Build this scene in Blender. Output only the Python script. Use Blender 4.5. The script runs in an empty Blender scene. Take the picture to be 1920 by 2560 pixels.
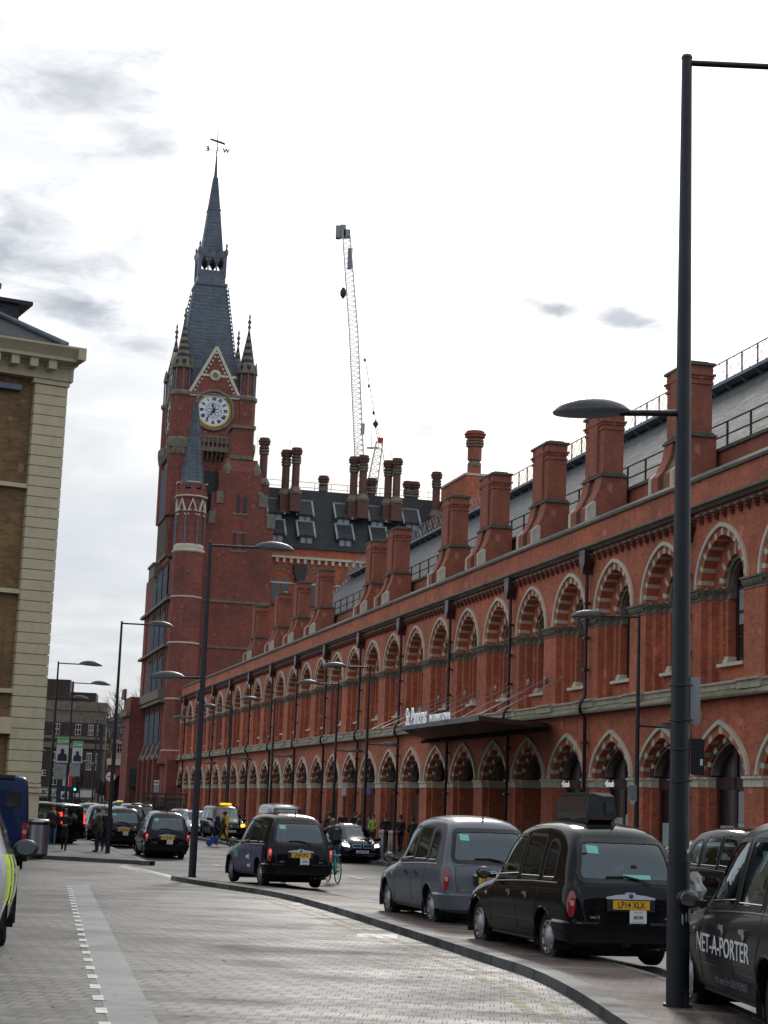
import bpy, bmesh, random
from math import *
from mathutils import Vector, Matrix
from mathutils.bvhtree import BVHTree
random.seed(7)
SC = bpy.context.scene
COL = SC.collection
PI = pi
# ---------------------------------------------------------------- camera model (used to set real positions)
F = 4400.; PT = radians(9.48); RO = radians(2.2); CH = 1.65
_f = Vector((0, cos(PT), sin(PT))); _u = Vector((0, -sin(PT), cos(PT))); _r = Vector((1, 0, 0))
CR = _r*cos(RO)+_u*sin(RO); CU = -_r*sin(RO)+_u*cos(RO)
def gz(y):
    if y < 70: return -0.0098*max(y, -20)
    return -.686+.126*min(1, (y-70)/40)
def gy(px, Y, h=.5):              # x of a thing standing at distance Y in picture column px
    z = gz(Y)+h-CH; k = (px-960)/F
    return (k*(Y*_f.y+z*_f.z)-Y*CR.y-z*CR.z)/CR.x
def ray(px, py): return _f+CR*((px-960)/F)+CU*((1280-py)/F)
def G(px, py):                       # a point of the ground
    q = ray(px, py); t = 20
    for i in range(80): t = (gz(t*q.y)-CH)/q.z
    return t*q.x, t*q.y
PHI = radians(-13.8834); DF = 23.5
FV = Vector((sin(PHI), cos(PHI), 0)); RV = Vector((cos(PHI), -sin(PHI), 0))
FROT = PI/2-PHI                       # local x runs along the facade, local y towards the street
FORG = RV*DF
# ---------------------------------------------------------------- scene helpers
def tag(o, label=None, cat=None, group=None, kind=None):
    if label: o['label'] = label
    if cat: o['category'] = cat
    if group: o['group'] = group
    if kind: o['kind'] = kind
    return o
def thing(name, label, cat, loc=(0, 0, 0), rz=0, group=None, kind=None):
    o = bpy.data.objects.new(name, None); COL.objects.link(o)
    o.location = loc; o.rotation_euler = (0, 0, rz); o.empty_display_size = .3
    return tag(o, label, cat, group, kind)
def mesh_obj(name, me, parent=None, loc=None, rz=None):
    o = bpy.data.objects.new(name, me); COL.objects.link(o)
    if parent is not None: o.parent = parent
    if loc: o.location = loc
    if rz is not None: o.rotation_euler = (0, 0, rz)
    return o
def kids(o): return [c for c in bpy.data.objects if c.parent is o]
def copy_tree(o, parent=None, km=None):
    if km is None:
        km = {}
        for c in bpy.data.objects:
            if c.parent: km.setdefault(c.parent.name, []).append(c)
    c = o.copy(); COL.objects.link(c); c.parent = parent
    for ch in km.get(o.name, []): copy_tree(ch, c, km)
    return c
class MB:
    def __init__(s): s.v = []; s.f = []; s.m = []; s.sm = []
    def add(s, vs, fs, m=0, smooth=False):
        b = len(s.v); s.v += [tuple(v) for v in vs]
        for f in fs: s.f.append([b+i for i in f]); s.m.append(m); s.sm.append(smooth)
        return s
    def quad(s, a, b, c, d, m=0): return s.add([a, b, c, d], [(0, 1, 2, 3)], m)
    def box(s, x0, x1, y0, y1, z0, z1, m=0, M=None):
        vs = [(x, y, z) for z in (z0, z1) for y in (y0, y1) for x in (x0, x1)]
        if M: vs = [M @ Vector(v) for v in vs]
        return s.add(vs, [(0, 2, 3, 1), (4, 5, 7, 6), (0, 1, 5, 4), (2, 6, 7, 3), (0, 4, 6, 2), (1, 3, 7, 5)], m)
    def prism(s, pts, a, b, axis='z', m=0, smooth=False):   # pts 2D extruded from a to b along an axis
        n = len(pts)
        def P(p, t):
            return {'z': (p[0], p[1], t), 'y': (p[0], t, p[1]), 'x': (t, p[0], p[1])}[axis]
        vs = [P(p, a) for p in pts]+[P(p, b) for p in pts]
        s.add(vs, [tuple(range(n))[::-1], tuple(range(n, 2*n))], m)
        s.add(vs, [(i, (i+1) % n, n+(i+1) % n, n+i) for i in range(n)], m, smooth)
        return s
    def lathe(s, prof, c=(0, 0), n=16, m=0, smooth=True, a0=0, M=None):   # prof [(r,z)]
        vs = []
        for r, z in prof:
            for i in range(n):
                a = a0+2*PI*i/n; v = Vector((c[0]+r*cos(a), c[1]+r*sin(a), z)); vs.append(M @ v if M else v)
        fs = [(j*n+i, j*n+(i+1) % n, (j+1)*n+(i+1) % n, (j+1)*n+i) for j in range(len(prof)-1) for i in range(n)]
        s.add(vs, fs, m, smooth)
        s.add(vs[:n], [tuple(range(n))[::-1]], m); s.add(vs[-n:], [tuple(range(n))], m)
        return s
    def tube(s, pts, r, n=8, m=0, closed=False, r1=None):
        pts = [Vector(p) for p in pts]; L = len(pts); vs = []
        for k, p in enumerate(pts):
            a = pts[(k-1) % L] if (closed or k > 0) else p; b = pts[(k+1) % L] if (closed or k < L-1) else p
            d = (b-a).normalized(); h = Vector((0, 0, 1)) if abs(d.z) < .95 else Vector((1, 0, 0))
            x = d.cross(h).normalized(); y = x.cross(d)
            rr = r if r1 is None else r+(r1-r)*k/max(1, L-1)
            for i in range(n):
                t = 2*PI*i/n; vs.append(p+x*cos(t)*rr+y*sin(t)*rr)
        R = L if closed else L-1
        s.add(vs, [(j*n+i, j*n+(i+1) % n, ((j+1) % L)*n+(i+1) % n, ((j+1) % L)*n+i) for j in range(R) for i in range(n)], m, n > 5)
        if not closed:
            s.add(vs[:n], [tuple(range(n))[::-1]], m); s.add(vs[-n:], [tuple(range(n))], m)
        return s
    def mesh(s, name, mats):
        me = bpy.data.meshes.new(name); me.from_pydata(s.v, [], s.f)
        mats = mats if isinstance(mats, (list, tuple)) else [mats]
        for m in mats: me.materials.append(m)
        me.polygons.foreach_set('material_index', s.m); me.polygons.foreach_set('use_smooth', s.sm)
        bm = bmesh.new(); bm.from_mesh(me); bmesh.ops.recalc_face_normals(bm, faces=bm.faces); bm.to_mesh(me); bm.free()
        me.update(); return me
    def build(s, name, mats, parent=None, loc=None, rz=None): return mesh_obj(name, s.mesh(name, mats), parent, loc, rz)
def split_build(mb, name, mats, parent=None):
    "one object for every separate piece"
    par = list(range(len(mb.v)))
    def fd(i):
        while par[i] != i: par[i] = par[par[i]]; i = par[i]
        return i
    for f in mb.f:
        for k in f[1:]: par[fd(k)] = fd(f[0])
    gr = {}
    for f, m, s_ in zip(mb.f, mb.m, mb.sm): gr.setdefault(fd(f[0]), []).append((f, m, s_))
    # faces that were added as separate caps but touch the same place belong together
    keys = {}; out = {}
    for r_, fs in gr.items():
        pts = {tuple(round(c, 4) for c in mb.v[i]) for f, _, _ in fs for i in f}; hit = [k for k, P in keys.items() if P & pts]
        k0 = hit[0] if hit else r_; keys.setdefault(k0, set()).update(pts); out.setdefault(k0, []).extend(fs)
        for k in hit[1:]: keys[k0] |= keys.pop(k); out[k0] += out.pop(k)
    for fs in out.values():
        n = MB(); mp = {}
        for f, m, s_ in fs:
            for i in f:
                if i not in mp: mp[i] = len(n.v); n.v.append(mb.v[i])
            n.f.append([mp[i] for i in f]); n.m.append(m); n.sm.append(s_)
        n.build(name, mats, parent)
_tx = {}
def text_me(txt, size, ext, mat, sx=1., bold=0.0, align='CENTER'):
    key = (txt, size, ext, mat.name, sx, bold, align)
    if key in _tx: return _tx[key]
    cu = bpy.data.curves.new('lettering', 'FONT'); cu.body = txt; cu.size = size; cu.extrude = ext; cu.offset = bold
    cu.align_x = align; cu.align_y = 'CENTER'; cu.resolution_u = 3
    o = bpy.data.objects.new('lettering', cu); COL.objects.link(o)
    bpy.context.view_layer.update()
    me = bpy.data.meshes.new_from_object(o.evaluated_get(bpy.context.evaluated_depsgraph_get()))
    bpy.data.objects.remove(o); bpy.data.curves.remove(cu)
    me.transform(Matrix.Diagonal((sx, 1, 1, 1))); me.materials.clear(); me.materials.append(mat)
    _tx[key] = me; return me
def text(name, txt, size, mat, parent, M, ext=.004, sx=1., bold=0., align='CENTER'):
    o = bpy.data.objects.new(name, text_me(txt, size, ext, mat, sx, bold, align)); COL.objects.link(o)
    if parent is not None: o.parent = parent
    o.matrix_local = M; return o
def frame(origin, xdir, zdir):        # text lies in xy plane: x along xdir, y up, normal z
    x = Vector(xdir).normalized(); z = Vector(zdir).normalized(); y = z.cross(x)
    return Matrix(((x.x, y.x, z.x, origin[0]), (x.y, y.y, z.y, origin[1]), (x.z, y.z, z.z, origin[2]), (0, 0, 0, 1)))
# ---------------------------------------------------------------- materials
class NT:
    def __init__(s, nt): s.nt = nt
    def n(s, typ, **k):
        nd = s.nt.nodes.new(typ)
        for a, b in k.items():
            if a.startswith('_'): setattr(nd, a[1:], b)
            else:
                sock = nd.inputs[a.replace('__', ' ')] if not a.isdigit() else nd.inputs[int(a)]
                s.set(sock, b)
        return nd
    def set(s, sock, b):
        if isinstance(b, bpy.types.NodeSocket): s.nt.links.new(b, sock)
        elif isinstance(b, bpy.types.Node): s.nt.links.new(b.outputs[0], sock)
        else: sock.default_value = b
    def m(s, op, a, b=0., c=None, clamp=False):
        nd = s.nt.nodes.new('ShaderNodeMath'); nd.operation = op; nd.use_clamp = clamp
        s.set(nd.inputs[0], a); s.set(nd.inputs[1], b)
        if c is not None: s.set(nd.inputs[2], c)
        return nd.outputs[0]
    def mix(s, f, a, b):
        nd = s.nt.nodes.new('ShaderNodeMix'); nd.data_type = 'RGBA'
        s.set(nd.inputs[0], f); s.set(nd.inputs[6], a); s.set(nd.inputs[7], b); return nd.outputs[2]
    def ramp(s, f, lo, hi): return s.m('MULTIPLY', s.m('SUBTRACT', f, lo), 1./(hi-lo), clamp=True)
    def noise(s, vec, scale, detail=4, rough=.55):
        nd = s.nt.nodes.new('ShaderNodeTexNoise'); nd.inputs['Scale'].default_value = scale
        nd.inputs['Detail'].default_value = detail; nd.inputs['Roughness'].default_value = rough
        s.nt.links.new(vec, nd.inputs['Vector']); return nd.outputs[0]
    def mapv(s, vec, sc):
        nd = s.nt.nodes.new('ShaderNodeMapping'); nd.inputs['Scale'].default_value = sc; s.nt.links.new(vec, nd.inputs['Vector']); return nd.outputs[0]
def rgb(c): return (c[0], c[1], c[2], 1.)
def newmat(name, base=(.5, .5, .5), rough=.6, metal=0., coat=0., emit=None, es=0., spec=None):
    m = bpy.data.materials.new(name); m.use_nodes = True; nt = NT(m.node_tree)
    b = m.node_tree.nodes['Principled BSDF']
    b.inputs['Base Color'].default_value = rgb(base); b.inputs['Roughness'].default_value = rough
    b.inputs['Metallic'].default_value = metal; b.inputs['Coat Weight'].default_value = coat; b.inputs['Coat Roughness'].default_value = .04
    if spec is not None: b.inputs['Specular IOR Level'].default_value = spec
    if emit: b.inputs['Emission Color'].default_value = rgb(emit); b.inputs['Emission Strength'].default_value = es
    return m, nt, b
def simple(name, base, rough=.6, var=.25, scale=3., **k):     # colour with grime variation of its own
    m, nt, b = newmat(name, base, rough, **k)
    tc = nt.n('ShaderNodeTexCoord')
    f = nt.noise(tc.outputs['Object'], scale, 6, .65)
    f2 = nt.ramp(f, .3, .75)
    lo = tuple(c*(1-var) for c in base); hi = tuple(min(1, c*(1+var)) for c in base)
    nt.set(b.inputs['Base Color'], nt.mix(f2, rgb(lo), rgb(hi)))
    nt.set(b.inputs['Roughness'], nt.m('ADD', nt.m('MULTIPLY', f2, -.12), rough+.06, clamp=True))
    return m
def brick(name, c1, c2, mortar, bw=.225, bh=.075, patch=.35, soot=(.05, .04, .035), sootamt=.35, bump=.3, streak=.5):
    m, nt, b = newmat(name, c1, .85)
    tc = nt.n('ShaderNodeTexCoord'); sp = nt.n('ShaderNodeSeparateXYZ', Vector=tc.outputs['Object'])
    ve = nt.n('ShaderNodeCombineXYZ', X=nt.m('ADD', sp.outputs[0], sp.outputs[1]), Y=sp.outputs[2])
    br = nt.n('ShaderNodeTexBrick', Vector=ve.outputs[0], Color1=rgb(c1), Color2=rgb(c2), Mortar=rgb(mortar))
    br.inputs['Scale'].default_value = 1; br.inputs['Brick Width'].default_value = bw; br.inputs['Row Height'].default_value = bh
    br.inputs['Mortar Size'].default_value = .009; br.inputs['Bias'].default_value = -.1
    big = nt.noise(tc.outputs['Object'], .35, 5, .6); mid = nt.noise(ve.outputs[0], 2.2, 4, .7)
    vv = nt.noise(nt.mapv(tc.outputs['Object'], (1.3, 1.3, .12)), 1.2, 5, .65)
    col = nt.mix(nt.m('MULTIPLY', nt.ramp(mid, .35, .7), patch), br.outputs[0], rgb(tuple(min(1, c*1.5+.015) for c in c1)))
    col = nt.mix(nt.m('MULTIPLY', nt.ramp(big, .42, .72), sootamt), col, rgb(soot))
    col = nt.mix(nt.m('MULTIPLY', nt.ramp(vv, .52, .78), streak), col, rgb(tuple(c*.45 for c in c1)))
    spk = nt.noise(ve.outputs[0], 1.7, 2, .3)
    col = nt.mix(nt.m('MULTIPLY', nt.ramp(spk, .69, .72), .55), col, rgb(tuple(min(1, c*1.25+.10) for c in c1)))
    oi = nt.n('ShaderNodeObjectInfo'); col = nt.mix(nt.m('MULTIPLY', oi.outputs['Random'], .28), col, rgb(tuple(c*.6 for c in c1)))
    nt.set(b.inputs['Base Color'], col)
    bp = nt.n('ShaderNodeBump', Height=nt.m('ADD', br.outputs[1], nt.m('MULTIPLY', mid, -1.))); bp.inputs['Strength'].default_value = bump; bp.inputs['Distance'].default_value = .01
    nt.set(b.inputs['Normal'], bp.outputs[0]); return m
def stone(name, base, dirt=(.09, .085, .07), amt=.6, joint=None, rough=.8, moss=None):
    m, nt, b = newmat(name, base, rough); tc = nt.n('ShaderNodeTexCoord')
    f = nt.noise(tc.outputs['Object'], 1.6, 7, .7); g = nt.noise(nt.mapv(tc.outputs['Object'], (3, 3, .5)), 1.5, 5, .6)
    col = nt.mix(nt.m('MULTIPLY', nt.ramp(f, .42, .72), amt), rgb(base), rgb(dirt))
    col = nt.mix(nt.m('MULTIPLY', nt.ramp(g, .5, .75), amt*.8), col, rgb(dirt))
    if moss: col = nt.mix(nt.ramp(nt.noise(tc.outputs['Object'], .6, 5, .6), .42, .55), col, rgb(moss))
    oi = nt.n('ShaderNodeObjectInfo'); col = nt.mix(nt.m('MULTIPLY', oi.outputs['Random'], .35), col, rgb(tuple(c*.55 for c in base)))
    if joint:
        sp = nt.n('ShaderNodeSeparateXYZ', Vector=tc.outputs['Object'])
        j = nt.m('LESS_THAN', nt.m('FRACT', nt.m('DIVIDE', nt.m('ADD', sp.outputs[0], sp.outputs[1]), joint)), .02/joint)
        col = nt.mix(nt.m('MULTIPLY', j, .7), col, rgb(dirt))
    nt.set(b.inputs['Base Color'], col)
    bp = nt.n('ShaderNodeBump', Height=f); bp.inputs['Strength'].default_value = .3; bp.inputs['Distance'].default_value = .03
    nt.set(b.inputs['Normal'], bp.outputs[0]); return m
def slate(name, c1, c2, w=.35, h=.22, rough=.35, ax='xz'):
    m, nt, b = newmat(name, c1, rough); tc = nt.n('ShaderNodeTexCoord'); sp = nt.n('ShaderNodeSeparateXYZ', Vector=tc.outputs['Object'])
    ve = nt.n('ShaderNodeCombineXYZ', X=nt.m('ADD', sp.outputs[0], sp.outputs[1]) if ax == 'sum' else sp.outputs['xyz'.index(ax[0])], Y=sp.outputs[2])
    br = nt.n('ShaderNodeTexBrick', Vector=ve.outputs[0], Color1=rgb(c1), Color2=rgb(c2), Mortar=rgb(tuple(c*.35 for c in c1)))
    br.inputs['Scale'].default_value = 1; br.inputs['Brick Width'].default_value = w; br.inputs['Row Height'].default_value = h; br.inputs['Mortar Size'].default_value = .012
    f = nt.noise(nt.mapv(ve.outputs[0], (.5, 3, 1)), 1.4, 6, .75); g = nt.noise(tc.outputs['Object'], .25, 4)
    col = nt.mix(nt.m('MULTIPLY', nt.ramp(f, .4, .7), .6), br.outputs[0], rgb(tuple(c*1.9+.01 for c in c2)))
    col = nt.mix(nt.m('MULTIPLY', nt.ramp(g, .45, .7), .5), col, rgb((.045, .05, .035)))
    nt.set(b.inputs['Base Color'], col); nt.set(b.inputs['Roughness'], nt.m('ADD', nt.m('MULTIPLY', f, .5), rough-.22))
    bp = nt.n('ShaderNodeBump', Height=nt.m('ADD', f, br.outputs[1])); bp.inputs['Strength'].default_value = .8; bp.inputs['Distance'].default_value = .04
    b.inputs['Specular IOR Level'].default_value = .3
    nt.set(b.inputs['Normal'], bp.outputs[0]); return m
M = {}
M['brick'] = brick('red_brick', (.60, .155, .070), (.33, .078, .042), (.30, .16, .11), sootamt=.5, patch=.5, streak=.65)
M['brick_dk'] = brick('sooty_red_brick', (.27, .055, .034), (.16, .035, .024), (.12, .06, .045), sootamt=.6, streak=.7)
M['brick_in'] = brick('shaded_infill_brick', (.085, .026, .02), (.05, .018, .014), (.05, .03, .025), sootamt=.6)  # darkened brick: the shade inside the lower arches is put into its colour
M['brick_ch'] = brick('chimney_brick', (.42, .115, .06), (.28, .075, .045), (.22, .12, .09), sootamt=.45)
M['brick_tw'] = brick('tower_brick', (.28, .078, .054), (.18, .05, .038), (.13, .06, .045), sootamt=.55, bw=.45, bh=.15, streak=.6, patch=.5)
M['brick_y'] = brick('yellow_stock_brick', (.27, .155, .06), (.10, .058, .026), (.22, .17, .12), sootamt=.55, patch=.45, bw=.32, bh=.11, streak=.7)
M['brick_far'] = brick('dark_brown_brick', (.055, .035, .027), (.04, .027, .021), (.09, .075, .065), patch=.15, sootamt=.4)
M['brick_pave'] = brick('pink_paver', (.24, .13, .105), (.15, .085, .07), (.05, .045, .04))
M['stone'] = stone('buff_stone', (.72, .66, .52), amt=.26)
M['stone_band'] = stone('weathered_stone_band', (.56, .50, .37), amt=.6, joint=1.1)
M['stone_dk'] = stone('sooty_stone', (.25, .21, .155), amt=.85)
M['stone_moss'] = stone('mossy_stone', (.36, .33, .23), amt=.6, joint=1.1, moss=(.15, .16, .06))
M['stone_cream'] = stone('cream_ashlar', (.64, .56, .38), (.30, .27, .2), amt=.28)
M['stone_cap'] = stone('dark_coping', (.14, .15, .11), (.03, .035, .03), amt=.8, joint=.9)
M['granite_shaft'] = simple('polished_granite', (.10, .05, .035), .35, .4, 8)
M['slate'] = slate('roof_slate', (.026, .029, .033), (.07, .074, .08), w=.5, h=.28, rough=.7)
M['slate_dk'] = slate('dark_tile', (.022, .024, .03), (.036, .036, .042), w=.4, h=.3, rough=.55, ax='sum')
M['slate_bl'] = slate('blue_slate', (.085, .105, .135), (.115, .14, .17), w=.5, h=.4, rough=.5, ax='sum')
M['lead'] = simple('lead_flashing', (.12, .14, .18), .4, .3, 2)
M['leadlight'] = simple('pale_lead_trim', (.30, .34, .38), .5, .3, 2)
M['iron'] = simple('maroon_cast_iron', (.042, .016, .018), .4, .4, 4)
M['frame'] = simple('maroon_window_frame', (.045, .012, .012), .5, .3, 3)
M['rail'] = simple('dark_railing', (.03, .033, .04), .5, .3, 4)
M['railpk'] = simple('pale_red_railing', (.30, .15, .13), .5, .3, 4)
M['black'] = simple('black_paint', (.008, .01, .014), .38, .3, 6)
M['pole'] = simple('lamp_pole_paint', (.012, .016, .022), .42, .35, 5)
M['glass'] = newmat('window_glass', (.02, .025, .03), .06, spec=.8)[0]
M['glass_dk'] = newmat('dark_tympanum_glass', (.008, .008, .009), .25)[0]
M['frost'] = simple('frosted_pane', (.42, .50, .48), .3, .15, .8)
M['blind'] = simple('grey_roller_blind', (.34, .36, .36), .7, .15, 1)
M['white'] = newmat('white_paint', (.8, .8, .8), .5)[0]
M['offwhite'] = simple('off_white_render', (.62, .62, .58), .7, .12, 1)
M['lettering_white'] = newmat('white_letter', (.85, .88, .92), .4, emit=(.8, .9, 1), es=.12)[0]
M['shopsign'] = newmat('lit_shop_letter', (.85, .85, .85), .4, emit=(1, 1, 1), es=.25)[0]
M['gold'] = newmat('gilt', (.62, .42, .06), .4, metal=.3)[0]
M['dial'] = newmat('dial_glass', (.78, .80, .86), .4)[0]
M['steel'] = simple('brushed_steel', (.33, .33, .34), .32, .2, 3, metal=.9)
M['galv'] = simple('galvanised_grey', (.30, .31, .33), .5, .2, 3)
M['yel'] = newmat('yellow_sign', (.75, .45, .02), .45)[0]
M['canopy'] = simple('canopy_metal', (.03, .037, .042), .4, .3, 2)
M['blue'] = newmat('sign_blue', (.02, .07, .35), .5)[0]
M['navy'] = newmat('sign_navy', (.008, .02, .07), .5)[0]
M['red'] = newmat('sign_red', (.55, .02, .02), .5)[0]
M['signtext'] = newmat('sign_dark_text', (.03, .03, .03), .6)[0]
M['green'] = newmat('banner_green', (.10, .42, .12), .6)[0]
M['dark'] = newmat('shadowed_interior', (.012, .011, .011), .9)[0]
M['crane_w'] = newmat('crane_white', (.62, .58, .62), .6)[0]
M['crane_r'] = newmat('crane_red', (.55, .05, .04), .6)[0]
M['bark'] = simple('bark', (.10, .085, .075), .9, .3, 5)
# ================================================================ STATION SIDE RANGE (local x along, y towards street)
station = thing('station_building', 'long red brick station range with two tiers of striped arches and a slate roof', 'station', (FORG.x, FORG.y, 0), FROT)
CS = [59.72+4.57*k for k in range(-4, 26)]
S0, S1 = CS[0]-2.285, CS[-1]+2.285
def arch(a, h, k, n=26):             # outline from (-a,0) over the apex to (a,0)
    out = []
    for i in range(n+1):
        t = -cos(PI*i/n); u = abs(t)
        out.append((a*t, h*((1-k)*sqrt(max(0, 1-u*u))+k*(1-u))))
    return out
def holed_wall(mb, c, half, a, h, k, z0, zs, zt, n, m=0, nn=26, side=-1):
    "wall plane at y=n for one bay with an arched hole (a,h) springing at zs; solid beside the hole from z0"
    A = arch(a, h, k, nn)
    if half > a+.001:
        mb.quad((c-half, n, z0), (c-a, n, z0), (c-a, n, zt), (c-half, n, zt), m)
        mb.quad((c+a, n, z0), (c+half, n, z0), (c+half, n, zt), (c+a, n, zt), m)
    for (x0, y0), (x1, y1) in zip(A, A[1:]):
        mb.quad((c+x0, n, zs+y0), (c+x1, n, zs+y1), (c+x1, n, zt), (c+x0, n, zt), m)
def ring(mb, a0, h0, a1, h1, k, zs, yf, yb, n, stripe, ms=0, mb_=1, foot=0.0, outer=False):
    "voussoir ring: inner outline a0,h0, outer a1,h1, face at yf, soffit back to yb"
    A = arch(a0, h0, k, n); B = arch(a1, h1, k, n)
    for i in range(n):
        m = ms if stripe(i, n) else mb_
        (x0, z0), (x1, z1) = A[i], A[i+1]; (X0, Z0), (X1, Z1) = B[i], B[i+1]
        mb.quad((x0, yf, zs+z0), (x1, yf, zs+z1), (X1, yf, zs+Z1), (X0, yf, zs+Z0), m)
        mb.quad((x0, yf, zs+z0), (x0, yb, zs+z0), (x1, yb, zs+z1), (x1, yf, zs+z1), m)
        if outer: mb.quad((X0, yf, zs+Z0), (X0, 0, zs+Z0), (X1, 0, zs+Z1), (X1, yf, zs+Z1), m)
    if foot:
        for sgn in (-1, 1):
            x0, x1 = sorted((sgn*a0, sgn*a1)); mb.box(x0, x1, yb, yf, zs-foot, zs, mb_)
def st3(i, n): return i % 3 == 1
def allst(i, n): return True
wall = MB()
for i, c in enumerate(CS):
    holed_wall(wall, c, 2.285, 1.80, 1.80, .12, 5.7, 8.93, 11.3, 0)        # upper tier
    holed_wall(wall, c, 2.285, 1.90, 1.52, .34, -1.6, 3.02, 5.4, 0)        # lower tier
    # pier returns below both springings are part of the piers
    wall.box(c-1.80, c-1.56, -.22, 0.0, 5.7, 8.93); wall.box(c+1.56, c+1.80, -.22, 0.0, 5.7, 8.93)
    wall.box(c-1.80, c-1.22, -.46, -.222, 5.7, 8.93); wall.box(c+1.22, c+1.80, -.46, -.222, 5.7, 8.93)
    wall.box(c-1.80, c-.93, -.62, -.462, 5.7, 8.93); wall.box(c+.93, c+1.80, -.62, -.462, 5.7, 8.93)
    wall.box(c-.93, c+.93, -.95, -.40, 5.7, 6.36)                          # apron under the window
    holed_wall(wall, c, 1.86, 1.17, 1.32, .12, 8.93, 8.93, 10.95, -.45)    # recessed tympanum
    wall.box(c-1.90, c-1.63, -.25, 0.0, -1.6, 2.62); wall.box(c+1.63, c+1.90, -.25, 0.0, -1.6, 2.62)
    wall.box(c-1.90, c-1.42, -1.1, -.252, -1.6, 2.62); wall.box(c+1.42, c+1.90, -1.1, -.252, -1.6, 2.62)
    holed_wall(wall, c, 1.9, 1.62, 1.24, .34, 2.94, 3.0, 4.9, -.252)
wall.quad((S0, 0, 11.3), (S1, 0, 11.3), (S1, 0, 12.55), (S0, 0, 12.55))
wall.quad((S0, 0, 5.39), (S1, 0, 5.39), (S1, 0, 5.71), (S0, 0, 5.71))
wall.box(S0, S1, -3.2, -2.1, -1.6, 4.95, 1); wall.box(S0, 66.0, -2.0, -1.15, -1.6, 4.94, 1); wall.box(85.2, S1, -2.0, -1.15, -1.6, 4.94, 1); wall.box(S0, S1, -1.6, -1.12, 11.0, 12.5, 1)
wall.box(S0-.3, S0, -20, 0, -1.6, 12.5); 
wall.build('wall', [M['brick'], M['dark']], station)
# trims running the whole length
t = MB()
t.prism([(0, 5.42), (.30, 5.36), (.30, 5.40), (.12, 5.56), (0, 5.60)], S0, S1, 'x', 1)
t.prism([(0, 5.60), (.10, 5.585), (.10, 5.74), (.16, 5.76), (.16, 5.82), (0, 5.86)], S0, S1, 'x', 0)
t.prism([(0, 5.30), (.34, 5.31), (.34, 5.358), (0, 5.41)], S0, S1, 'x', 2)
for c in CS:                                                         # the band steps forward at each pier
    t.prism([(0, 5.61), (.20, 5.54), (.20, 5.75), (.27, 5.78), (.27, 5.84), (0, 5.90)], c-2.285-.78, c-2.285+.78, 'x', 0)
t.build('stone_band', [M['stone_band'], M['stone_moss'], M['iron']], station)
t = MB()
t.prism([(0, 11.42), (.16, 11.44), (.24, 11.52), (.34, 11.56), (.34, 11.64), (.28, 11.67), (0, 11.72)], S0, S1, 'x', 0)
t.prism([(0, 11.30), (.10, 11.31), (.10, 11.41), (0, 11.418)], S0, S1, 'x', 1)
x = S0+.2
while x < S1:
    t.box(x, x+.26, .002, .22, 11.24, 11.30, 2); t.box(x+.03, x+.23, .002, .17, 11.12, 11.238, 1); t.box(x+.06, x+.2, .002, .10, 11.02, 11.118, 1)
    x += .571
t.build('cornice', [M['stone_dk'], M['brick_dk'], M['stone_dk']], station)
t = MB(); t.prism([(-.35, 12.56), (.08, 12.50), (.08, 12.60), (-.12, 12.78), (-.40, 12.84)], S0, S1, 'x'); t.build('coping', M['stone_cap'], station)
# lean-to, inner parapet and main roof
t = MB(); t.prism([(-.36, 12.60), (-.36, 12.74), (-2.45, 13.55), (-2.45, 12.9)], S0, S1, 'x'); t.build('lean_to_roof', M['lead'], station)
RE = 142.
t = MB(); t.box(S0, RE, -2.75, -2.45, 12.9, 14.36); t.build('inner_parapet', M['brick_ch'], station)
t = MB(); t.prism([(-2.85, 14.362), (-2.34, 14.362), (-2.34, 14.48), (-2.6, 14.58), (-2.85, 14.5)], S0, RE, 'x'); t.build('parapet_coping', M['stone_cap'], station)
t = MB(); t.prism([(-2.9, 14.1), (-2.9, 14.3), (-9.4, 20.55), (-9.6, 20.3), (-9.6, 14.1)], S0, RE, 'x'); t.build('slate_roof', M['slate'], station)
t = MB(); t.prism([(-9.0, 20.35), (-8.7, 20.45), (-8.7, 20.6), (-9.9, 20.6), (-9.9, 20.35)], S0, RE, 'x')
x = S0
while x < RE: t.prism([(-8.72, 20.44), (-9.3, 19.9), (-9.3, 20.44)], x, x+.12, 'x'); x += 1.5
t.build('roof_walkway', M['lead'], station)
t = MB()
for z in (20.62, 21.5): t.tube([(S0, -8.8, z), (RE, -8.8, z)], .03, 5)
x = S0
while x < RE-.1:
    t.box(x-.03, x+.03, -8.83, -8.77, 20.55, 21.52)
    for q in (0, .75):
        t.tube([(x+q, -8.8, 20.63), (x+q+.75, -8.8, 21.48)], .012, 3, 1); t.tube([(x+q, -8.8, 21.48), (x+q+.75, -8.8, 20.63)], .012, 3, 1)
    x += 1.5
t.build('ridge_railing', [M['railpk'], M['galv']], station)
t = MB()
for z in (14.98, 15.45): t.tube([(S0, -2.6, z), (RE, -2.6, z)], .03, 5)
x = S0
while x < RE: t.box(x-.035, x+.035, -2.63, -2.57, 14.56, 15.46); x += 1.85
t.build('parapet_railing', M['rail'], station)
# verge of glass louvres at the far end of the roof, rising with the gable
t = MB()
for k in range(22):
    f = k/22; y = -3.2-f*6; z = 14.6+f*6
    t.box(RE, RE+.25, y-.16, y, z-.3, z+.14)
t.build('gable_louvre', M['leadlight'], station)
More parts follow.
